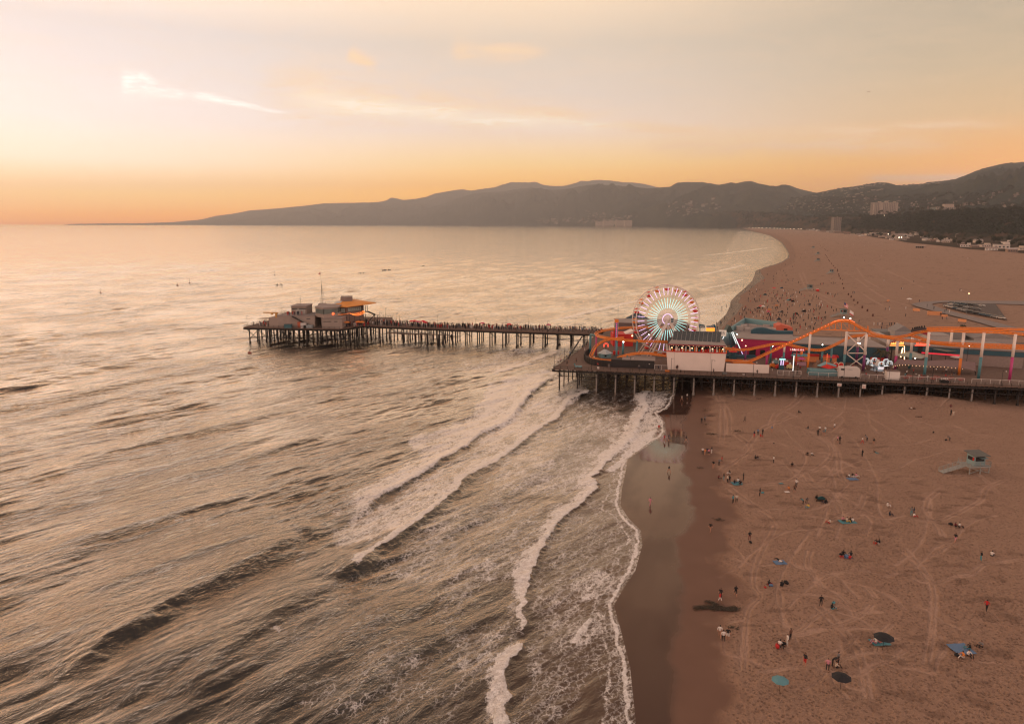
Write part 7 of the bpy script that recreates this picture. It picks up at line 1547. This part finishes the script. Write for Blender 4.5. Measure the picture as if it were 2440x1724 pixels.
N5([(308,118,'walk','cream','skin'),(368,95,'stand','white','black'),(1185,95,'lie','black','black'),(1632,255,'sit','black','black'),(532,378,'stand','black','black'),(568,358,'stand','grey','black'),(1024,358,'walk','black','black'),(1748,438,'sit','black','grey'),(47,455,'walk','red','skin'),(110,578,'walk','red','skin'),(158,570,'stand','navy','black'),(356,592,'walk','black','skin'),
 (1130,530,'stand','navy','red'),(1172,506,'stand','blue','black'),(1198,525,'sit','red','red'),(1226,510,'stand','black','black'),(1330,474,'stand','blue','skin'),(545,728,'stand','white','black'),(570,740,'stand','orange','skin'),(598,725,'stand','navy','black'),(613,738,'stand','pink','black'),(647,714,'arms','black','white'),(1138,778,'sit','black','black'),(1166,778,'sit','black','grey'),(1350,828,'stand','white','black'),
 (1740,735,'sit','black','black'),(1790,730,'lie','white','black'),(1560,858,'sit','black','brown'),(665,882,'stand','black','skin'),(732,857,'stand','grey','black'),(762,828,'stand','red','black'),(162,935,'walk','black','skin'),(722,1002,'sit','maroon','black'),(785,1022,'arms','black','teal'),(826,1050,'stand','cream','black'),(848,1056,'stand','black','black'),(858,948,'sit','black','white'),(1006,1024,'stand','black','black'),(945,1042,'sit','white','black'),(975,1062,'sit','black','black'),(905,1062,'sit','black','blue'),
 (1530,1130,'sit','orange','skin'),(1588,1157,'stand','brown','black'),(1608,1098,'walk','white','black'),(1193,1202,'stand','black','black'),(888,1284,'stand','teal','black'),(928,1274,'stand','cream','black'),(1682,1296,'bend','teal','black'),(1722,1284,'bend','grey','black'),(1750,1334,'sit','yellow','teal'),(632,1604,'walk','black','skin')], 1560, 930, 4.771)
N5([(60,472,'stand','white','black'),(40,516,'stand','black','black'),(125,477,'walk','white','teal'),(105,517,'walk','grey','skin'),(228,442,'stand','white','grey'),(265,592,'stand','pink','black'),(289,592,'stand','black','black'),(546,606,'walk','white','red'),(600,577,'bend','grey','black'),(675,617,'stand','black','skin'),(545,752,'stand','black','black'),(700,708,'lie','black','teal'),(1108,217,'sit','white','black'),(1130,217,'sit','brown','black'),(1194,303,'lie','black','black'),
 (1549,220,'stand','maroon','black'),(1553,287,'stand','black','black'),(1581,294,'stand','cream','cream'),(1537,577,'bend','grey','black'),(402,988,'sit','white','black'),(430,980,'sit','black','white'),(468,984,'sit','pink','white'),(30,1238,'sit','black','black'),(135,1284,'sit','black','navy'),(825,1314,'sit','white','white'),(850,1418,'sit','navy','navy'),(1102,1422,'stand','grey','teal'),(1130,1424,'stand','navy','navy'),(1128,1436,'sit','white','red'),
 (182,1514,'sit','cream','red'),(320,1480,'sit','pink','black'),(362,1492,'sit','cream','yellow'),(408,1488,'sit','black','black'),(440,1496,'sit','white','teal'),(1596,1548,'sit','maroon','black'),(1640,1552,'sit','white','black')], 1940, 930, 4.771)
N5([(1046,122,'stand','black','maroon'),(1378,352,'lie','white','black'),(726,770,'stand','black','black'),(718,818,'walk','red','white'),(893,737,'walk','black','black'),(1256,622,'sit','black','red'),(1400,636,'sit','black','black'),(717,1192,'walk','white','skin'),(755,1242,'stand','white','black'),(806,1217,'stand','black','white'),(1378,1296,'sit','white','black'),(1430,1296,'sit','black','black'),(1462,1288,'stand','white','white'),(1496,1224,'stand','brown','black'),(1656,1508,'stand','black','red')], 1560, 1260, 4.634)
N5([(1555,147,'walk','black','pink'),(690,160,'sit','black','red'),(722,168,'sit','black','white'),(290,304,'sit','black','red'),(320,285,'sit','black','black'),(406,305,'sit','black','white'),(72,852,'stand','black','black'),(188,888,'sit','black','teal'),(735,1215,'sit','black','black'),(688,1262,'sit','white','pink'),(740,1262,'sit','orange','pink'),(1650,1420,'sit','orange','white'),(1694,1400,'sit','white','black'),(1722,1330,'sit','black','teal'),(260,1497,'stand','grey','black'),(146,1562,'stand','pink','black'),(200,1512,'bend','black','black'),(235,1530,'sit','cream','black'),
 (1840,350,'stand','black','teal'),(1960,300,'sit','white','navy'),(1900,900,'walk','red','black'),(1850,1300,'sit','grey','black')], 1940, 1260, 4.634)
near += [(1512,1250,'stand','black','black')] and []
near += [(1549, 1204, 'walk', 'pink', 'pink')]
lab = []
for x, y, k, t, b_ in near:
    l_ = min(LAND, key=lambda q: math.hypot(q[0]-x, (q[1]-y)*1.6)); dx, dy = x-l_[0], (y-l_[1])*1.6
    rel = ('left of' if dx < 0 else 'right of') if abs(dx) > abs(dy) else ('beyond' if dy < 0 else 'in front of')
    far_ = math.hypot(dx, dy); rel = ('just ' if far_ < 55 else '')+rel
    lab.append('%s person in %s top%s %s %s' % (WORD[k], 'peach' if t == 'cream' else t, ' with bare legs' if b_ == 'skin' else ' and %s bottoms' % b_, rel, l_[2]))
ORD = ['first', 'second', 'third', 'fourth', 'fifth']
for L in set(lab):
    ii = sorted([i for i, q in enumerate(lab) if q == L], key=lambda i: near[i][0])
    if len(ii) == 2: lab[ii[0]] += ', left'; lab[ii[1]] += ', right'
    elif len(ii) > 2:
        for n_, i in enumerate(ii): lab[i] += ', %s from left' % ORD[n_]
rP = random.Random(9)
for (x, y, k, t, b_), L in zip(near, lab): add_p(sand(x, y), k, t, b_, L, 'people on the near sand', 1.06 if k not in ('sit',) else 1.1)
# pier walkway people
W_ = [(1330,866,'stand','white','black','person in white top at the outer corner rail of the broad pier'),(1336,864,'stand','pink','black','person in pink top leaning on the outer corner rail'),(1343,861,'stand','cream','grey','person in pale top second bay along the western rail'),(1349,856,'stand','navy','black','dark figure by the second lamp post on the western rail'),(1351,871,'walk','black','black','person in black walking near the outer pier corner'),(1355,861,'stand','black','grey','person in black standing back from the western rail'),(1358,848,'arms','blue','navy','person in blue leaning over the western rail'),(1373,863,'stand','brown','black','person standing alone on the open planks left of the curved fence'),(1369,876,'stand','teal','grey','person in teal by the pale folding table'),(1378,876,'sit','black','black','person seated at the pale folding table'),(1382,830,'stand','black','black','dark figure far up the western rail, leftmost'),(1388,832,'stand','navy','black','dark figure far up the western rail, middle'),(1393,835,'stand','grey','white','person in grey top and white bottoms far up the western rail'),(1397,826,'walk','black','black','person in black where the western rail meets the long pier'),
 (1569,882,'walk','navy','black','person walking before the short mesh fence'),(1612,882,'stand','black','black','pair-like dark figure before the tall white wall, left'),(1614,881,'stand','maroon','black','figure in maroon before the tall white wall'),(1622,886,'sit','black','black','person seated at the pier edge before the white wall'),(1804,892,'walk','black','black','person in black walking before the low white wall'),(1840,884,'stand','black','white','person at the end of the low white wall'),(2023,897,'walk','pink','pink','person in pink walking before the cream wagon'),(2160,893,'stand','white','black','person in white top at the terrace fence'),(2176,890,'stand','red','black','person in red at the terrace fence'),(1700,889,'walk','grey','black','person in grey by the bench before the tall white wall')]
for x, y, k, t, b_, L in W_: add_p(at(x, y, Z7), k, t, b_, L, 'people on the walkway')
for i in range(62):
    u_ = pu(rP.choice((rP.uniform(2120, 2300), rP.uniform(1840, 1925), rP.uniform(2050, 2110), rP.uniform(1425, 1560))), 885, 8)[0]; v = rP.uniform(4, 22); q = pf(u_, v, Z7); c_ = rP.choice(('black', 'white', 'navy', 'red', 'grey', 'teal', 'brown'))
    add_p(q, rP.choice(('stand', 'walk', 'sit')), c_, rP.choice(('black', 'navy', 'grey')), 'visitor in the crowd between the rides and stalls', 'visitors among the rides')
# long pier and pier head crowds
for i in range(400):
    s_ = rP.random()*(LLEN+2); w = rP.uniform(.8, 11.5); c_ = rP.choice(('black', 'black', 'navy', 'grey', 'white', 'red', 'brown', 'blue')); add_p(lpt(s_, w, Z7), rP.choice(('stand', 'walk', 'stand')), c_, rP.choice(('black', 'navy', 'grey')), 'pedestrian in the crowd strolling along the long pier', 'crowd on the long pier')
for i in range(130):
    x, y = rP.choice(((rP.uniform(-122, -108), rP.uniform(340, 370)), (rP.uniform(-86, -66), rP.uniform(336, 368)), (rP.uniform(-84, -70), rP.uniform(338, 346)), (rP.uniform(-126, -112), rP.uniform(339, 352))))
    add_p(Vector((x, y, Z7)), rP.choice(('stand', 'walk', 'stand', 'sit')), rP.choice(('black', 'navy', 'grey', 'white', 'red')), 'black', 'visitor standing on the deck of the pier head', 'crowd on the pier head')
for i in range(12): add_p(Vector((rP.uniform(-108, -99), 338.5+rP.uniform(0, 2), zpl+.2)), 'stand', rP.choice(('black', 'red', 'navy')), 'black', 'visitor on the roof terrace of the plinth building', 'people on the roof terrace')
# beach beyond the pier
far = [(865,510),(970,540),(1015,495),(1105,520),(1150,490),(1165,520),(1180,525),(1075,440),(1130,450),(1100,350),(1155,350),(1300,300),(1310,350),(1270,380),(900,375),(925,365),(1145,245),(1225,235),(1265,150),(1485,150),(1480,110),(1420,185),(1400,235),(1305,200),(1280,575),(1275,610),(1185,595),(1205,600),(1100,612),(965,585),(965,632),(1035,658),(1165,640),(1365,640),(1385,800),(800,660),(703,690),(650,730),(745,750),(690,755),(880,770),(740,445),(740,470),(765,605),(820,600),
 (575,785),(578,825),(650,825),(905,815),(940,800),(1028,825),(1035,795),(1125,770),(1150,820),(1170,828),(1205,820),(1110,850),(1265,850),(1245,850),(1325,805),(985,865),(955,895),(1005,900),(1035,895),(1060,893),(1075,893),(1100,895),(1315,910),(1280,920),(1165,945),(560,905),(600,935),(540,940),(660,920),(680,945),(700,945),(735,920),(740,930),(940,940),(845,965),(825,975),(865,950),(975,985),(1300,990),(1385,1020),(1545,1000),(1560,1000),(1520,985),(1705,990),(1745,975),(1830,1030),(1690,895),
 (470,1070),(525,1060),(500,1085),(475,1105),(590,1080),(600,1110),(665,1060),(670,1090),(700,1070),(865,1050),(880,1015),(1010,1030),(1070,1030),(1000,1050),(630,1130),(650,1145),(700,1120),(735,1120),(780,1110),(690,1190),(640,1190),(760,1175),(800,1135),(960,1130),(880,1130),(900,1170),(920,1160),(1110,1130),(1140,1160),(1100,1180),(1050,1220),(915,1215),(870,1240),(880,1220),(1290,1180),(1310,1195),(1335,1205),(1290,1230),(1410,1185),(1445,1250),(1455,1240),(1425,1090),(1450,1085),(1475,1095),(1540,1095),(1650,1085),(1625,1080),(1710,1070),(1530,1180),(1800,1130),(1930,1090),(1975,1090),(1900,1045),
 (1630,1215),(1650,1230),(1690,1220),(1735,1210),(1780,1215),(1805,1215),(1585,1280),(1640,1290),(1685,1250),(1760,1250),(1240,1260),(1235,1240),(1155,1290),(1090,1280),(1250,1315),(1395,1370),(1390,1340),(1495,1380),(1535,1350),(1555,1370),(1330,1420),(1365,1440),(1600,1460),(1610,1390),(415,1150),(460,1160),(440,1210),(495,1210),(430,1140),(300,1260),(335,1240),(350,1270),(220,1210),(320,1130),(285,1340),(210,1010),(295,1020),(135,1050),(180,1220),(110,1300),(60,1380),(130,1280),(50,1290),(610,700),(590,710),(517,740),(488,680),(650,600),
 (1720,665),(1745,665),(1765,660),(1895,645),(1925,645),(1940,650),(1960,645),(1905,570),(1860,610),(2075,590),(2100,585),(1810,810),(1835,820),(1845,815),(1880,830),(1890,825),(1920,860),(1950,860),(1960,830),(2000,830),(2060,160),(2195,200),(1880,200),(1920,200),(2245,800),(2270,800),(2275,1000)]
for i, (x, y) in enumerate(far):
    px_, py_ = 1700+x/6.753, 580+y/6.753; q = sand(px_, py_); q.z = max(q.z, 0.0) if q.z > 0 else 0.02
    add_p(q, rP.choice(('stand', 'stand', 'sit', 'walk', 'sit')), rP.choice(('black', 'black', 'navy', 'grey', 'white', 'red', 'brown', 'cream')), rP.choice(('black', 'navy', 'skin', 'grey')), 'small distant beachgoer on the sand beyond the pier', 'beachgoers beyond the pier', 1.12)
for x, y in [(245,28),(430,50),(180,215),(280,212),(340,212),(393,247),(430,300),(715,215),(685,230),(1465,235),(1490,235),(1635,235),(1825,112),(1890,182),(2110,240),(2195,262),(2230,262),(763,640),(1060,785),(1075,785),(2080,815),(2060,810),(1270,660),(250,850),(230,850),(785,1140),(858,1140),(1132,1250),(850,1110),(1135,1120),(1365,1015),(1497,1100),(1613,1140),(1800,1190),(1830,1165),(1878,1195),(1720,1250),(1735,1255),(1758,1300),(1832,1300),(590,1395),(655,1400),(690,1400),(730,1400),(860,1400),(890,1400),(940,1400),(980,1400),(810,1450),(870,1465),(720,1460),(335,1360)]:
    px_, py_ = 2000+x/7.175, 580+y/7.175; q = sand(px_, py_); q.z = max(q.z, 2.26 if px_ > 2180 and 716 < py_ < 760 else q.z); add_p(q, rP.choice(('stand', 'walk', 'stand')), rP.choice(('black', 'navy', 'grey', 'white')), 'black', 'tiny distant walker on the wide open sand', 'walkers on the open sand', 1.12)
for i in range(150):
    px_ = rP.uniform(1770, 1960); py_ = rP.uniform(690, 780); 
    if px_ < 1770+(740-py_)*.3: continue
    add_p(sand(px_, py_), rP.choice(('sit', 'sit', 'stand')), rP.choice(('black', 'navy', 'grey', 'white', 'red', 'teal')), 'black', 'small distant beachgoer on the sand beyond the pier', 'beachgoers beyond the pier', 1.12)
people.sort(key=lambda q: (q[0]-Vector((0, 0, HCAM))).length/q[6])
crowd = MB(); CROWD_M = [CL['black'], CL['navy'], CL['grey'], CL['white'], CL['red'], SK[0]]
for i, (p, k, t, b_, L, g, sz, rot) in enumerate(people):
    rz = rP.uniform(0, 6.28) if rot is None else rot
    if i < 300:
        key = k+('_bare' if (b_ == 'skin' or (k in ('stand', 'walk') and i % 4 == 0)) and k != 'lie' else ''); o = bpy.data.objects.new('person', PM[key]); link(o); o.location = p-Vector((0, 0, .02)); s = sz*rP.uniform(.94, 1.03); o.scale = (s*1.16, s*1.16, s*1.06); o.rotation_euler = (0, 0, rz)
        for j, m_ in enumerate((SK[i % 5 == 0], CL[t], CL[b_], HA[i % 4 == 0])): o.material_slots[j].link = 'OBJECT'; o.material_slots[j].material = m_
        tag(o, L, 'person', g)
    else:
        crowd.cur = {'black': 0, 'navy': 1, 'grey': 2, 'white': 3, 'red': 4}.get(t, 0); h = .95 if k == 'sit' else 1.75; x, y, z = p
        a = .19; vs_z = ((0, .12), (h*.25, .15), (h*.5, .17), (h*.78, .21), (h*.86, .07))
        h *= 1.1
        for z0, z1, r0, r1 in ((0, h*.5, .16, .2), (h*.5, h*.82, .22, .27)): crowd.tube([(x, y, z+z0), (x, y, z+z1)], r0, 6, r2=r1)
        crowd.cur = 5 if i % 3 else 0; crowd.ball((x, y, z+h*.92), .16, 6, 4)
crowd.build('distant_crowd', CROWD_M, kind='stuff', label='rest of the distant crowd on the long pier and the far sand', cat='crowd')
# ---- lifeguard huts
M_hut = mat('hut_blue', (.19, .28, .29), .7, var=.1); M_hutr = mat('hut_roof', (.10, .10, .09), .7, var=.3); M_ramp = mat('ramp_wood', (.27, .27, .25), .8, var=.15)
def hut():
    t = empty('lifeguard_hut'); b = MB(); b.box((0, 0, 1.7), (2.6, 2.4, 1.0)); b.box((-1.2, 0, 2.7), (.2, 2.4, 1.3)); b.box((0, 1.1, 2.7), (2.6, .2, 1.3)); b.box((1.2, 0, 2.7), (.2, 2.4, 1.3)); w = b.build('wall', M_hut, t)
    b = MB(); b.box((.1, -1.05, 2.7), (2.1, .12, .95)); b.box((-1.32, .1, 2.75), (.04, 1.5, .8)); b.build('window', M_dark2, w); b = MB(); b.box((.6, -1.5, 3.5), (1.7, .9, .06)); b.build('shutter', M_hut, w)
    b = MB(); b.prism([(-1.9, -1.9, 4.0), (1.9, -1.9, 4.0), (1.9, 1.7, 4.35), (-1.9, 1.7, 4.35)], (0, 0, .14)); b.build('roof', M_hutr, t); b = MB(); b.box((-.3, 0, 1.5), (5.2, 3.8, .18)); b.build('deck', M_ramp, t)
    b = MB()
    for x in (-2.6, 0, 2.1):
        for y in (-1.6, 1.6): b.beam((x, y, -.6), (x, y, 1.5), .16)
    b.beam((-2.6, -1.6, .1), (2.1, -1.6, 1.4), .1); b.beam((2.1, -1.6, .1), (-2.6, -1.6, 1.4), .1); b.build('stilts', M_ramp, t)
    b = MB(); b.beam((-2.8, 0, 1.58), (-8.2, 0, .12), 1.5, .14)
    for s in (-.75, .75): b.beam((-2.8, s, 2.5), (-8.2, s, 1.0), .08); b.beam((-2.8, s, 2.05), (-8.2, s, .55), .06); [b.beam((-2.8-k*1.08, s, 1.58-k*.29), (-2.8-k*1.08, s, 2.5-k*.3), .09) for k in range(6)]
    b.build('ramp', M_ramp, t)
    b = MB(); rail(b, (-2.8, -1.8, 1.68), (2.2, -1.8, 1.68), .95); rail(b, (-2.8, 1.8, 1.68), (2.2, 1.8, 1.68), .95); rail(b, (2.25, -1.8, 1.68), (2.25, 1.8, 1.68), .95); b.build('railing', M_ramp, t)
    b = MB(); b.tube([(-1.42, -.9, 2.9), (-1.42, -.9, 3.6)], .16, 6); b.build('rescue_can', M_red, t); return t
hp = hut(); HUTS = [(2322, 1122, .12, 1.0, 'pale blue lifeguard hut with long ramp at the right edge of the near sand'), (2009, 754, .25, 1.05, 'pale lifeguard hut with ramp just beyond the coaster crest'), (1929, 692, .2, 1.1, 'pale lifeguard hut with ramp beside the red truck'), (1981, 652, .6, 1.1, 'lifeguard hut alone to the right of the row of barrels'), (1949, 623, .6, 1.1, 'third farthest lifeguard hut up the beach'), (1949, 607, .6, 1.15, 'second farthest lifeguard hut up the beach'), (1938, 592, .6, 1.2, 'farthest lifeguard hut up the beach')]
for i, (x, y, rz, s, lb) in enumerate(HUTS):
    o = hp if i == 0 else copy_tree(hp); o.location = sand(x, y); o.rotation_euler = (0, 0, rz); o.scale = (s, s, s); tag(o, lb, 'lifeguard hut', 'lifeguard huts along the beach')
# red truck
t = empty('pickup_truck', sand(1948, 694), 1.3, label='red lifeguard pickup truck parked beside a hut beyond the pier', cat='truck'); b = MB(); b.prism([(-2.7, -1, .4), (2.7, -1, .4), (2.7, -1, 1.1), (1.5, -1, 1.2), (1.0, -1, 1.9), (-.5, -1, 1.9), (-.6, -1, 1.2), (-2.7, -1, 1.2)], (0, 2, 0)); b.build('body', M_red, t)
for x_ in (-1.7, 1.7):
    for y_ in (-.95, .95): b = MB(); b.tube([(x_, y_-.12, .4), (x_, y_+.12, .4)], .42, 10); b.build('wheel', M_black, t)
b = MB(); b.box((.2, 0, 1.92), (1.2, 1.7, .3)); b.build('roof_rack', M_white, t)
# rubbish barrels in a line
me = None; bar = [(1700,10),(1720,38),(1760,65),(1790,90),(1805,105),(1830,122),(1800,190),(1815,210),(1830,230),(1850,270),(1865,292),(1900,330),(1932,368),(1955,400),(1995,430),(1995,455),(2015,505),(2020,535),(2040,575),(2075,660),(2095,730),(2170,830),(2215,870),(2257,925)]
bar = [(1700+x/6.753, 580+y/6.753) for x, y in bar]+[(2000+x/7.175, 580+y/7.175) for x, y in [(312,1030),(390,1105),(478,1160),(572,1245)]]
b = MB(); b.tube([(0, 0, 0), (0, 0, .1), (0, 0, 1.1)], [.36, .42, .4], 12); b.tube([(0, 0, 1.08), (0, 0, 1.16)], .44, 12); me = b.mesh('rubbish_barrel'); me.materials.append(mat('barrel_rust', (.12, .05, .035), .8, var=.4))
for nb_, (x, y) in enumerate(sorted(bar, key=lambda q: -q[1])): o = bpy.data.objects.new('rubbish_barrel', me); link(o); o.location = sand(x, y); o.scale = (1.25, 1.25, 1.3); tag(o, 'dark rubbish barrel in the line up the beach, %s from the near end' % nth(nb_), 'barrel', 'rubbish barrels in a line up the beach')
# tents, parasols beyond the pier
def tent(p, c, w, lb, h=1.25, grp='beach tents and shelters'):
    t = empty('beach_tent', p, rP.uniform(-.5, .5), label=lb, cat='tent', group=grp); b = MB(); n = 7; vs = []
    for i in range(n): a = math.pi*i/(n-1); vs += [(-w*math.cos(a)*.5, -.1, h*math.sin(a)), (-w*math.cos(a)*.42, w*.55, h*.7*math.sin(a))]
    b.add(vs+[(0, w*.7, 0)], [(2*i, 2*i+2, 2*i+3, 2*i+1) for i in range(n-1)]+[(2*i+1, 2*i+3, 2*n) for i in range(n-1)]); b.build('canopy', c, t)
    b = MB(); b.tube([(-w*math.cos(math.pi*i/10)*.5, -.12, h*math.sin(math.pi*i/10)) for i in range(11)], .035, 4); b.build('hoop', M_black, t)
    b = MB(); b.box((0, .4, .0), (w*.9, w*.6, .03)); b.build('groundsheet', CL['grey'], t)
for x, y, c, w, lb in ((1863, 687, 'blue', 3.2, 'pale blue beach shelter high on the crowded sand'), (1823, 703, 'teal', 3.4, 'flat teal beach shelter near the waterline beyond the pier'), (1882, 716, 'teal', 4.0, 'large teal beach tent beyond the pier with dark neighbour'), (1889, 719, 'black', 3.0, 'dark beach shelter touching the large teal tent'), (1897, 749, 'green', 3.4, 'dark green square shelter left of the thin flagpole'), (1863, 744, 'grey', 3.2, 'grey beach shelter among groups beyond the teal hall'), (1856, 762, 'blue', 2.8, 'grey-blue shelter just behind the teal hall roof'), (1916, 743, 'black', 3.2, 'black arched shelter right of the dark green one'), (1808, 735, 'navy', 2.6, 'navy shelter between bright parasols'), (1958, 1196, 'teal', 2.6, 'teal low tent on the near sand between two seated people')): tent(sand(x, y), CL[c], w*.8, lb)
for x, y, ci, lb, s in ((1813, 737, 0, 'red parasol in the densest crowd beyond the pier', 1.2), (1818, 738, 4, 'white parasol in the densest crowd beyond the pier', 1.2), (1833, 746, 2, 'orange parasol above red chairs beyond the pier', 1.2), (1844, 693, 0, 'red and white parasol high on the crowded sand', 1.3), (1850, 735, 2, 'yellow-orange parasol standing alone beyond the pier', 1.1), (2166, 722, 4, 'white parasol by the tip of the beach path', 1.5), (1830, 750, 1, 'crimson parasol near the orange one', 1.1), (2103, 1548, 5, 'black parasol tilted over a seated family on the near sand', 1.0), (2002, 1642, 5, 'black parasol at the bottom of the near sand', .9), (1857, 1646, 3, 'teal parasol at the very bottom of the near sand', .8)):
    put_umb(ci, sand(x, y), lb, 'parasols on the sand', s)
# blankets, bags
def mat_on_sand(x, y, w, d, c, lb, rz=0.1):
    p = sand(x, y); b = MB(); n = 6; vs = [(w*(i/n-.5), d*(j/n-.5), .09+.03*math.sin(i*2.1+j*1.3)) for j in range(n+1) for i in range(n+1)]; b.add(vs, [(j*(n+1)+i, j*(n+1)+i+1, (j+1)*(n+1)+i+1, (j+1)*(n+1)+i) for i in range(n) for j in range(n)])
    o = b.build('beach_blanket', CL[c], None, loc=p); o.rotation_euler = (0, 0, rz); tag(o, lb, 'blanket', 'blankets on the near sand')
for q in ((1757, 1152, 2.4, 2.0, 'teal', 'teal picnic blanket under three seated people'), (1858, 1340, 2.0, 1.5, 'blue', 'blue striped towel under a reclining person'), (2031, 1141, 2.2, 1.6, 'blue', 'pale lilac blanket under three seated friends'), (2019, 1243, 3.0, 1.8, 'teal', 'mint blanket with four people on it'), (2290, 1546, 2.6, 2.4, 'blue', 'pale blue mat at the lower right'), (1875, 1172, 1.0, .8, 'white', 'small white towel near a seated person'), (2096, 1530, 2.4, 1.6, 'teal', 'teal groundsheet beside the black parasol'), (1861, 1152, .9, .6, 'teal', 'small teal towel by the standing couple'), (2020, 1328, 1.2, .8, 'blue', 'blue cloth between seated friends')): mat_on_sand(*q)
def bag(x, y, c, lb, s=.5):
    t = empty('bag', sand(x, y), rP.uniform(0, 3), label=lb, cat='bag', group='bags on the near sand'); b = MB(); b.tube([(-s*.5, 0, s*.3), (0, 0, s*.36), (s*.5, 0, s*.3)], [s*.25, s*.36, s*.25], 8); b.build('body', CL[c], t, True); b = MB(); b.tube([(-s*.2, 0, s*.55), (0, 0, s*.85), (s*.2, 0, s*.55)], .02, 4); b.build('handle', CL['black'], t)
for q in ((1750, 936, 'black', 'black bag in front of the pier at the top of the near sand', .7), (2224, 1031, 'black', 'black bag alone on the right of the near sand', .6), (2254, 1049, 'black', 'black bag beside the bending person at right', .6), (1788, 1293, 'black', 'black bag beside a standing pair on trampled sand', .6), (1837, 1396, 'blue', 'blue bag between two seated people', .6), (1873, 1390, 'black', 'black bag right of a seated person', .8), (1852, 1542, 'red', 'red bag beside the people in white', .8), (2017, 1327, 'blue', 'blue cooler between seated friends', .8), (2025, 1329, 'red', 'red bag at the edge of the seated friends', .7), (2265, 1250, 'black', 'black rucksack left of the seated couple at right', .7), (1817, 1175, 'teal', 'dark teal bag beside the person in black', .6), (1844, 1057, 'black', 'black bag below the lower seated group', .4), (2001, 1057, 'black', 'small black bag left of the red trousers', .4), (1823, 1400, 'red', 'red item under a seated person', .4), (1986, 1438, 'teal', 'teal folding chair bag', .6), (2281, 1563, 'black', 'black shoes pile at the pale blue mat', .7)): bag(*q)
# kelp
def kelp(pts, n, lb, r=.5, name='kelp'):
    r_ = random.Random(n); b = MB()
    for i in range(n):
        f = r_.random()*(len(pts)-1); k = min(int(f), len(pts)-2); x = pts[k][0]+(pts[k+1][0]-pts[k][0])*(f-k)+r_.gauss(0, 4); y = pts[k][1]+(pts[k+1][1]-pts[k][1])*(f-k)+r_.gauss(0, 1.25); p = sand(x, y); a = r_.uniform(0, 6.28); P = [p+Vector((math.cos(a+j*.5)*j*.16*r/.5, math.sin(a+j*.5)*j*.16*r/.5, .05+r_.uniform(0, .16))) for j in range(5)]; b.tube(P, [.01, .035, .045, .03, .01], 4)
    return b.build(name, mat('kelp_brown', (.035, .024, .012), .5, var=.4, scale=4), None, label=lb, cat='seaweed', kind='stuff')
kelp([(1658, 1450), (1680, 1446), (1705, 1450), (1735, 1452), (1755, 1449)], 230, 'long dark heap of kelp on damp sand below two walkers'); kelp([(1690, 1434), (1705, 1440), (1720, 1450)], 60, 'upper strand of the kelp heap')
for x, y, n_ in ((1693, 1033, 40), (1694, 990, 16), (1685, 977, 12), (1715, 1238, 16), (1683, 1011, 8), (1760, 1027, 18), (1667, 1114, 10), (1748, 1496, 14)): kelp([(x-8, y), (x+9, y+1)], n_, 'small scatter of seaweed on damp sand', .4, 'seaweed_scrap')
# breakwater rocks, buoys, birds on the water
for i, (x, y, w) in enumerate([(920, 643, 9), (916, 643.5, 7), (926, 643, 6), (858, 651, 6), (870, 650.5, 5), (668, 678.5, 6), (660, 679.5, 4), (1009, 633, 5), (480, 683, 5)]):
    p = at(x, y, 0); b = MB(); r_ = random.Random(i)
    for k in range(5): b.cone((r_.uniform(-w*.4, w*.4), r_.uniform(-1, 1), -1.4), r_.uniform(.8, 1.6), r_.uniform(1.7, 2.3), 6, .5)
    tag(b.build('rock', mat('wet_rock', (.03, .024, .02), .5, var=.4), None, loc=p), ['long dark rock breaking the sea far behind the pier, middle one', 'long dark rock breaking the sea, left part', 'long dark rock breaking the sea, right part', 'dark rock left of the long rock', 'small dark rock just left of the long rock', 'dark rock near the signal mast', 'tiny rock beside the one near the mast', 'small rock furthest right behind the pier', 'low rock left of the pier head far out'][i], 'rock', 'rocks of the old breakwater')
for x, y, lb in ((240, 698, 'tiny channel marker buoy far left on the sea'), (423, 680, 'tiny marker buoy left of the taller marker'), (452, 674, 'taller marker buoy on the open sea at left'), (655, 656, 'orange marker buoy far behind the pier head'), (595, 842, 'round mooring buoy in front of the pier head')):
    t = empty('buoy', at(x, y, 0), label=lb, cat='buoy'); b = MB(); b.ball((0, 0, .3), .9, 8, 6, .7); b.build('float', mat('buoy_red', (.25, .07, .04), .5), t); b = MB(); b.tube([(0, 0, .8), (0, 0, 1.2 if y > 800 else 4.5)], .09, 5); b.build('mast', M_black, t)
q = AY(2070, 219, 900); t = empty('aeroplane', q, .2, label='tiny aeroplane crossing the upper right sky', cat='aeroplane'); b = MB(); b.tube([(-2, 0, 0), (0, 0, .1), (2, 0, 0)], [.15, .4, .3], 8); b.build('fuselage', M_white, t); b = MB(); b.box((0, 0, 0), (.8, 5, .1)); b.build('wing', M_white, t); b = MB(); b.box((-1.8, 0, .1), (.4, 1.6, .08)); b.box((-1.8, 0, .1), (.4, .08, .7)); b.build('tail', M_white, t)
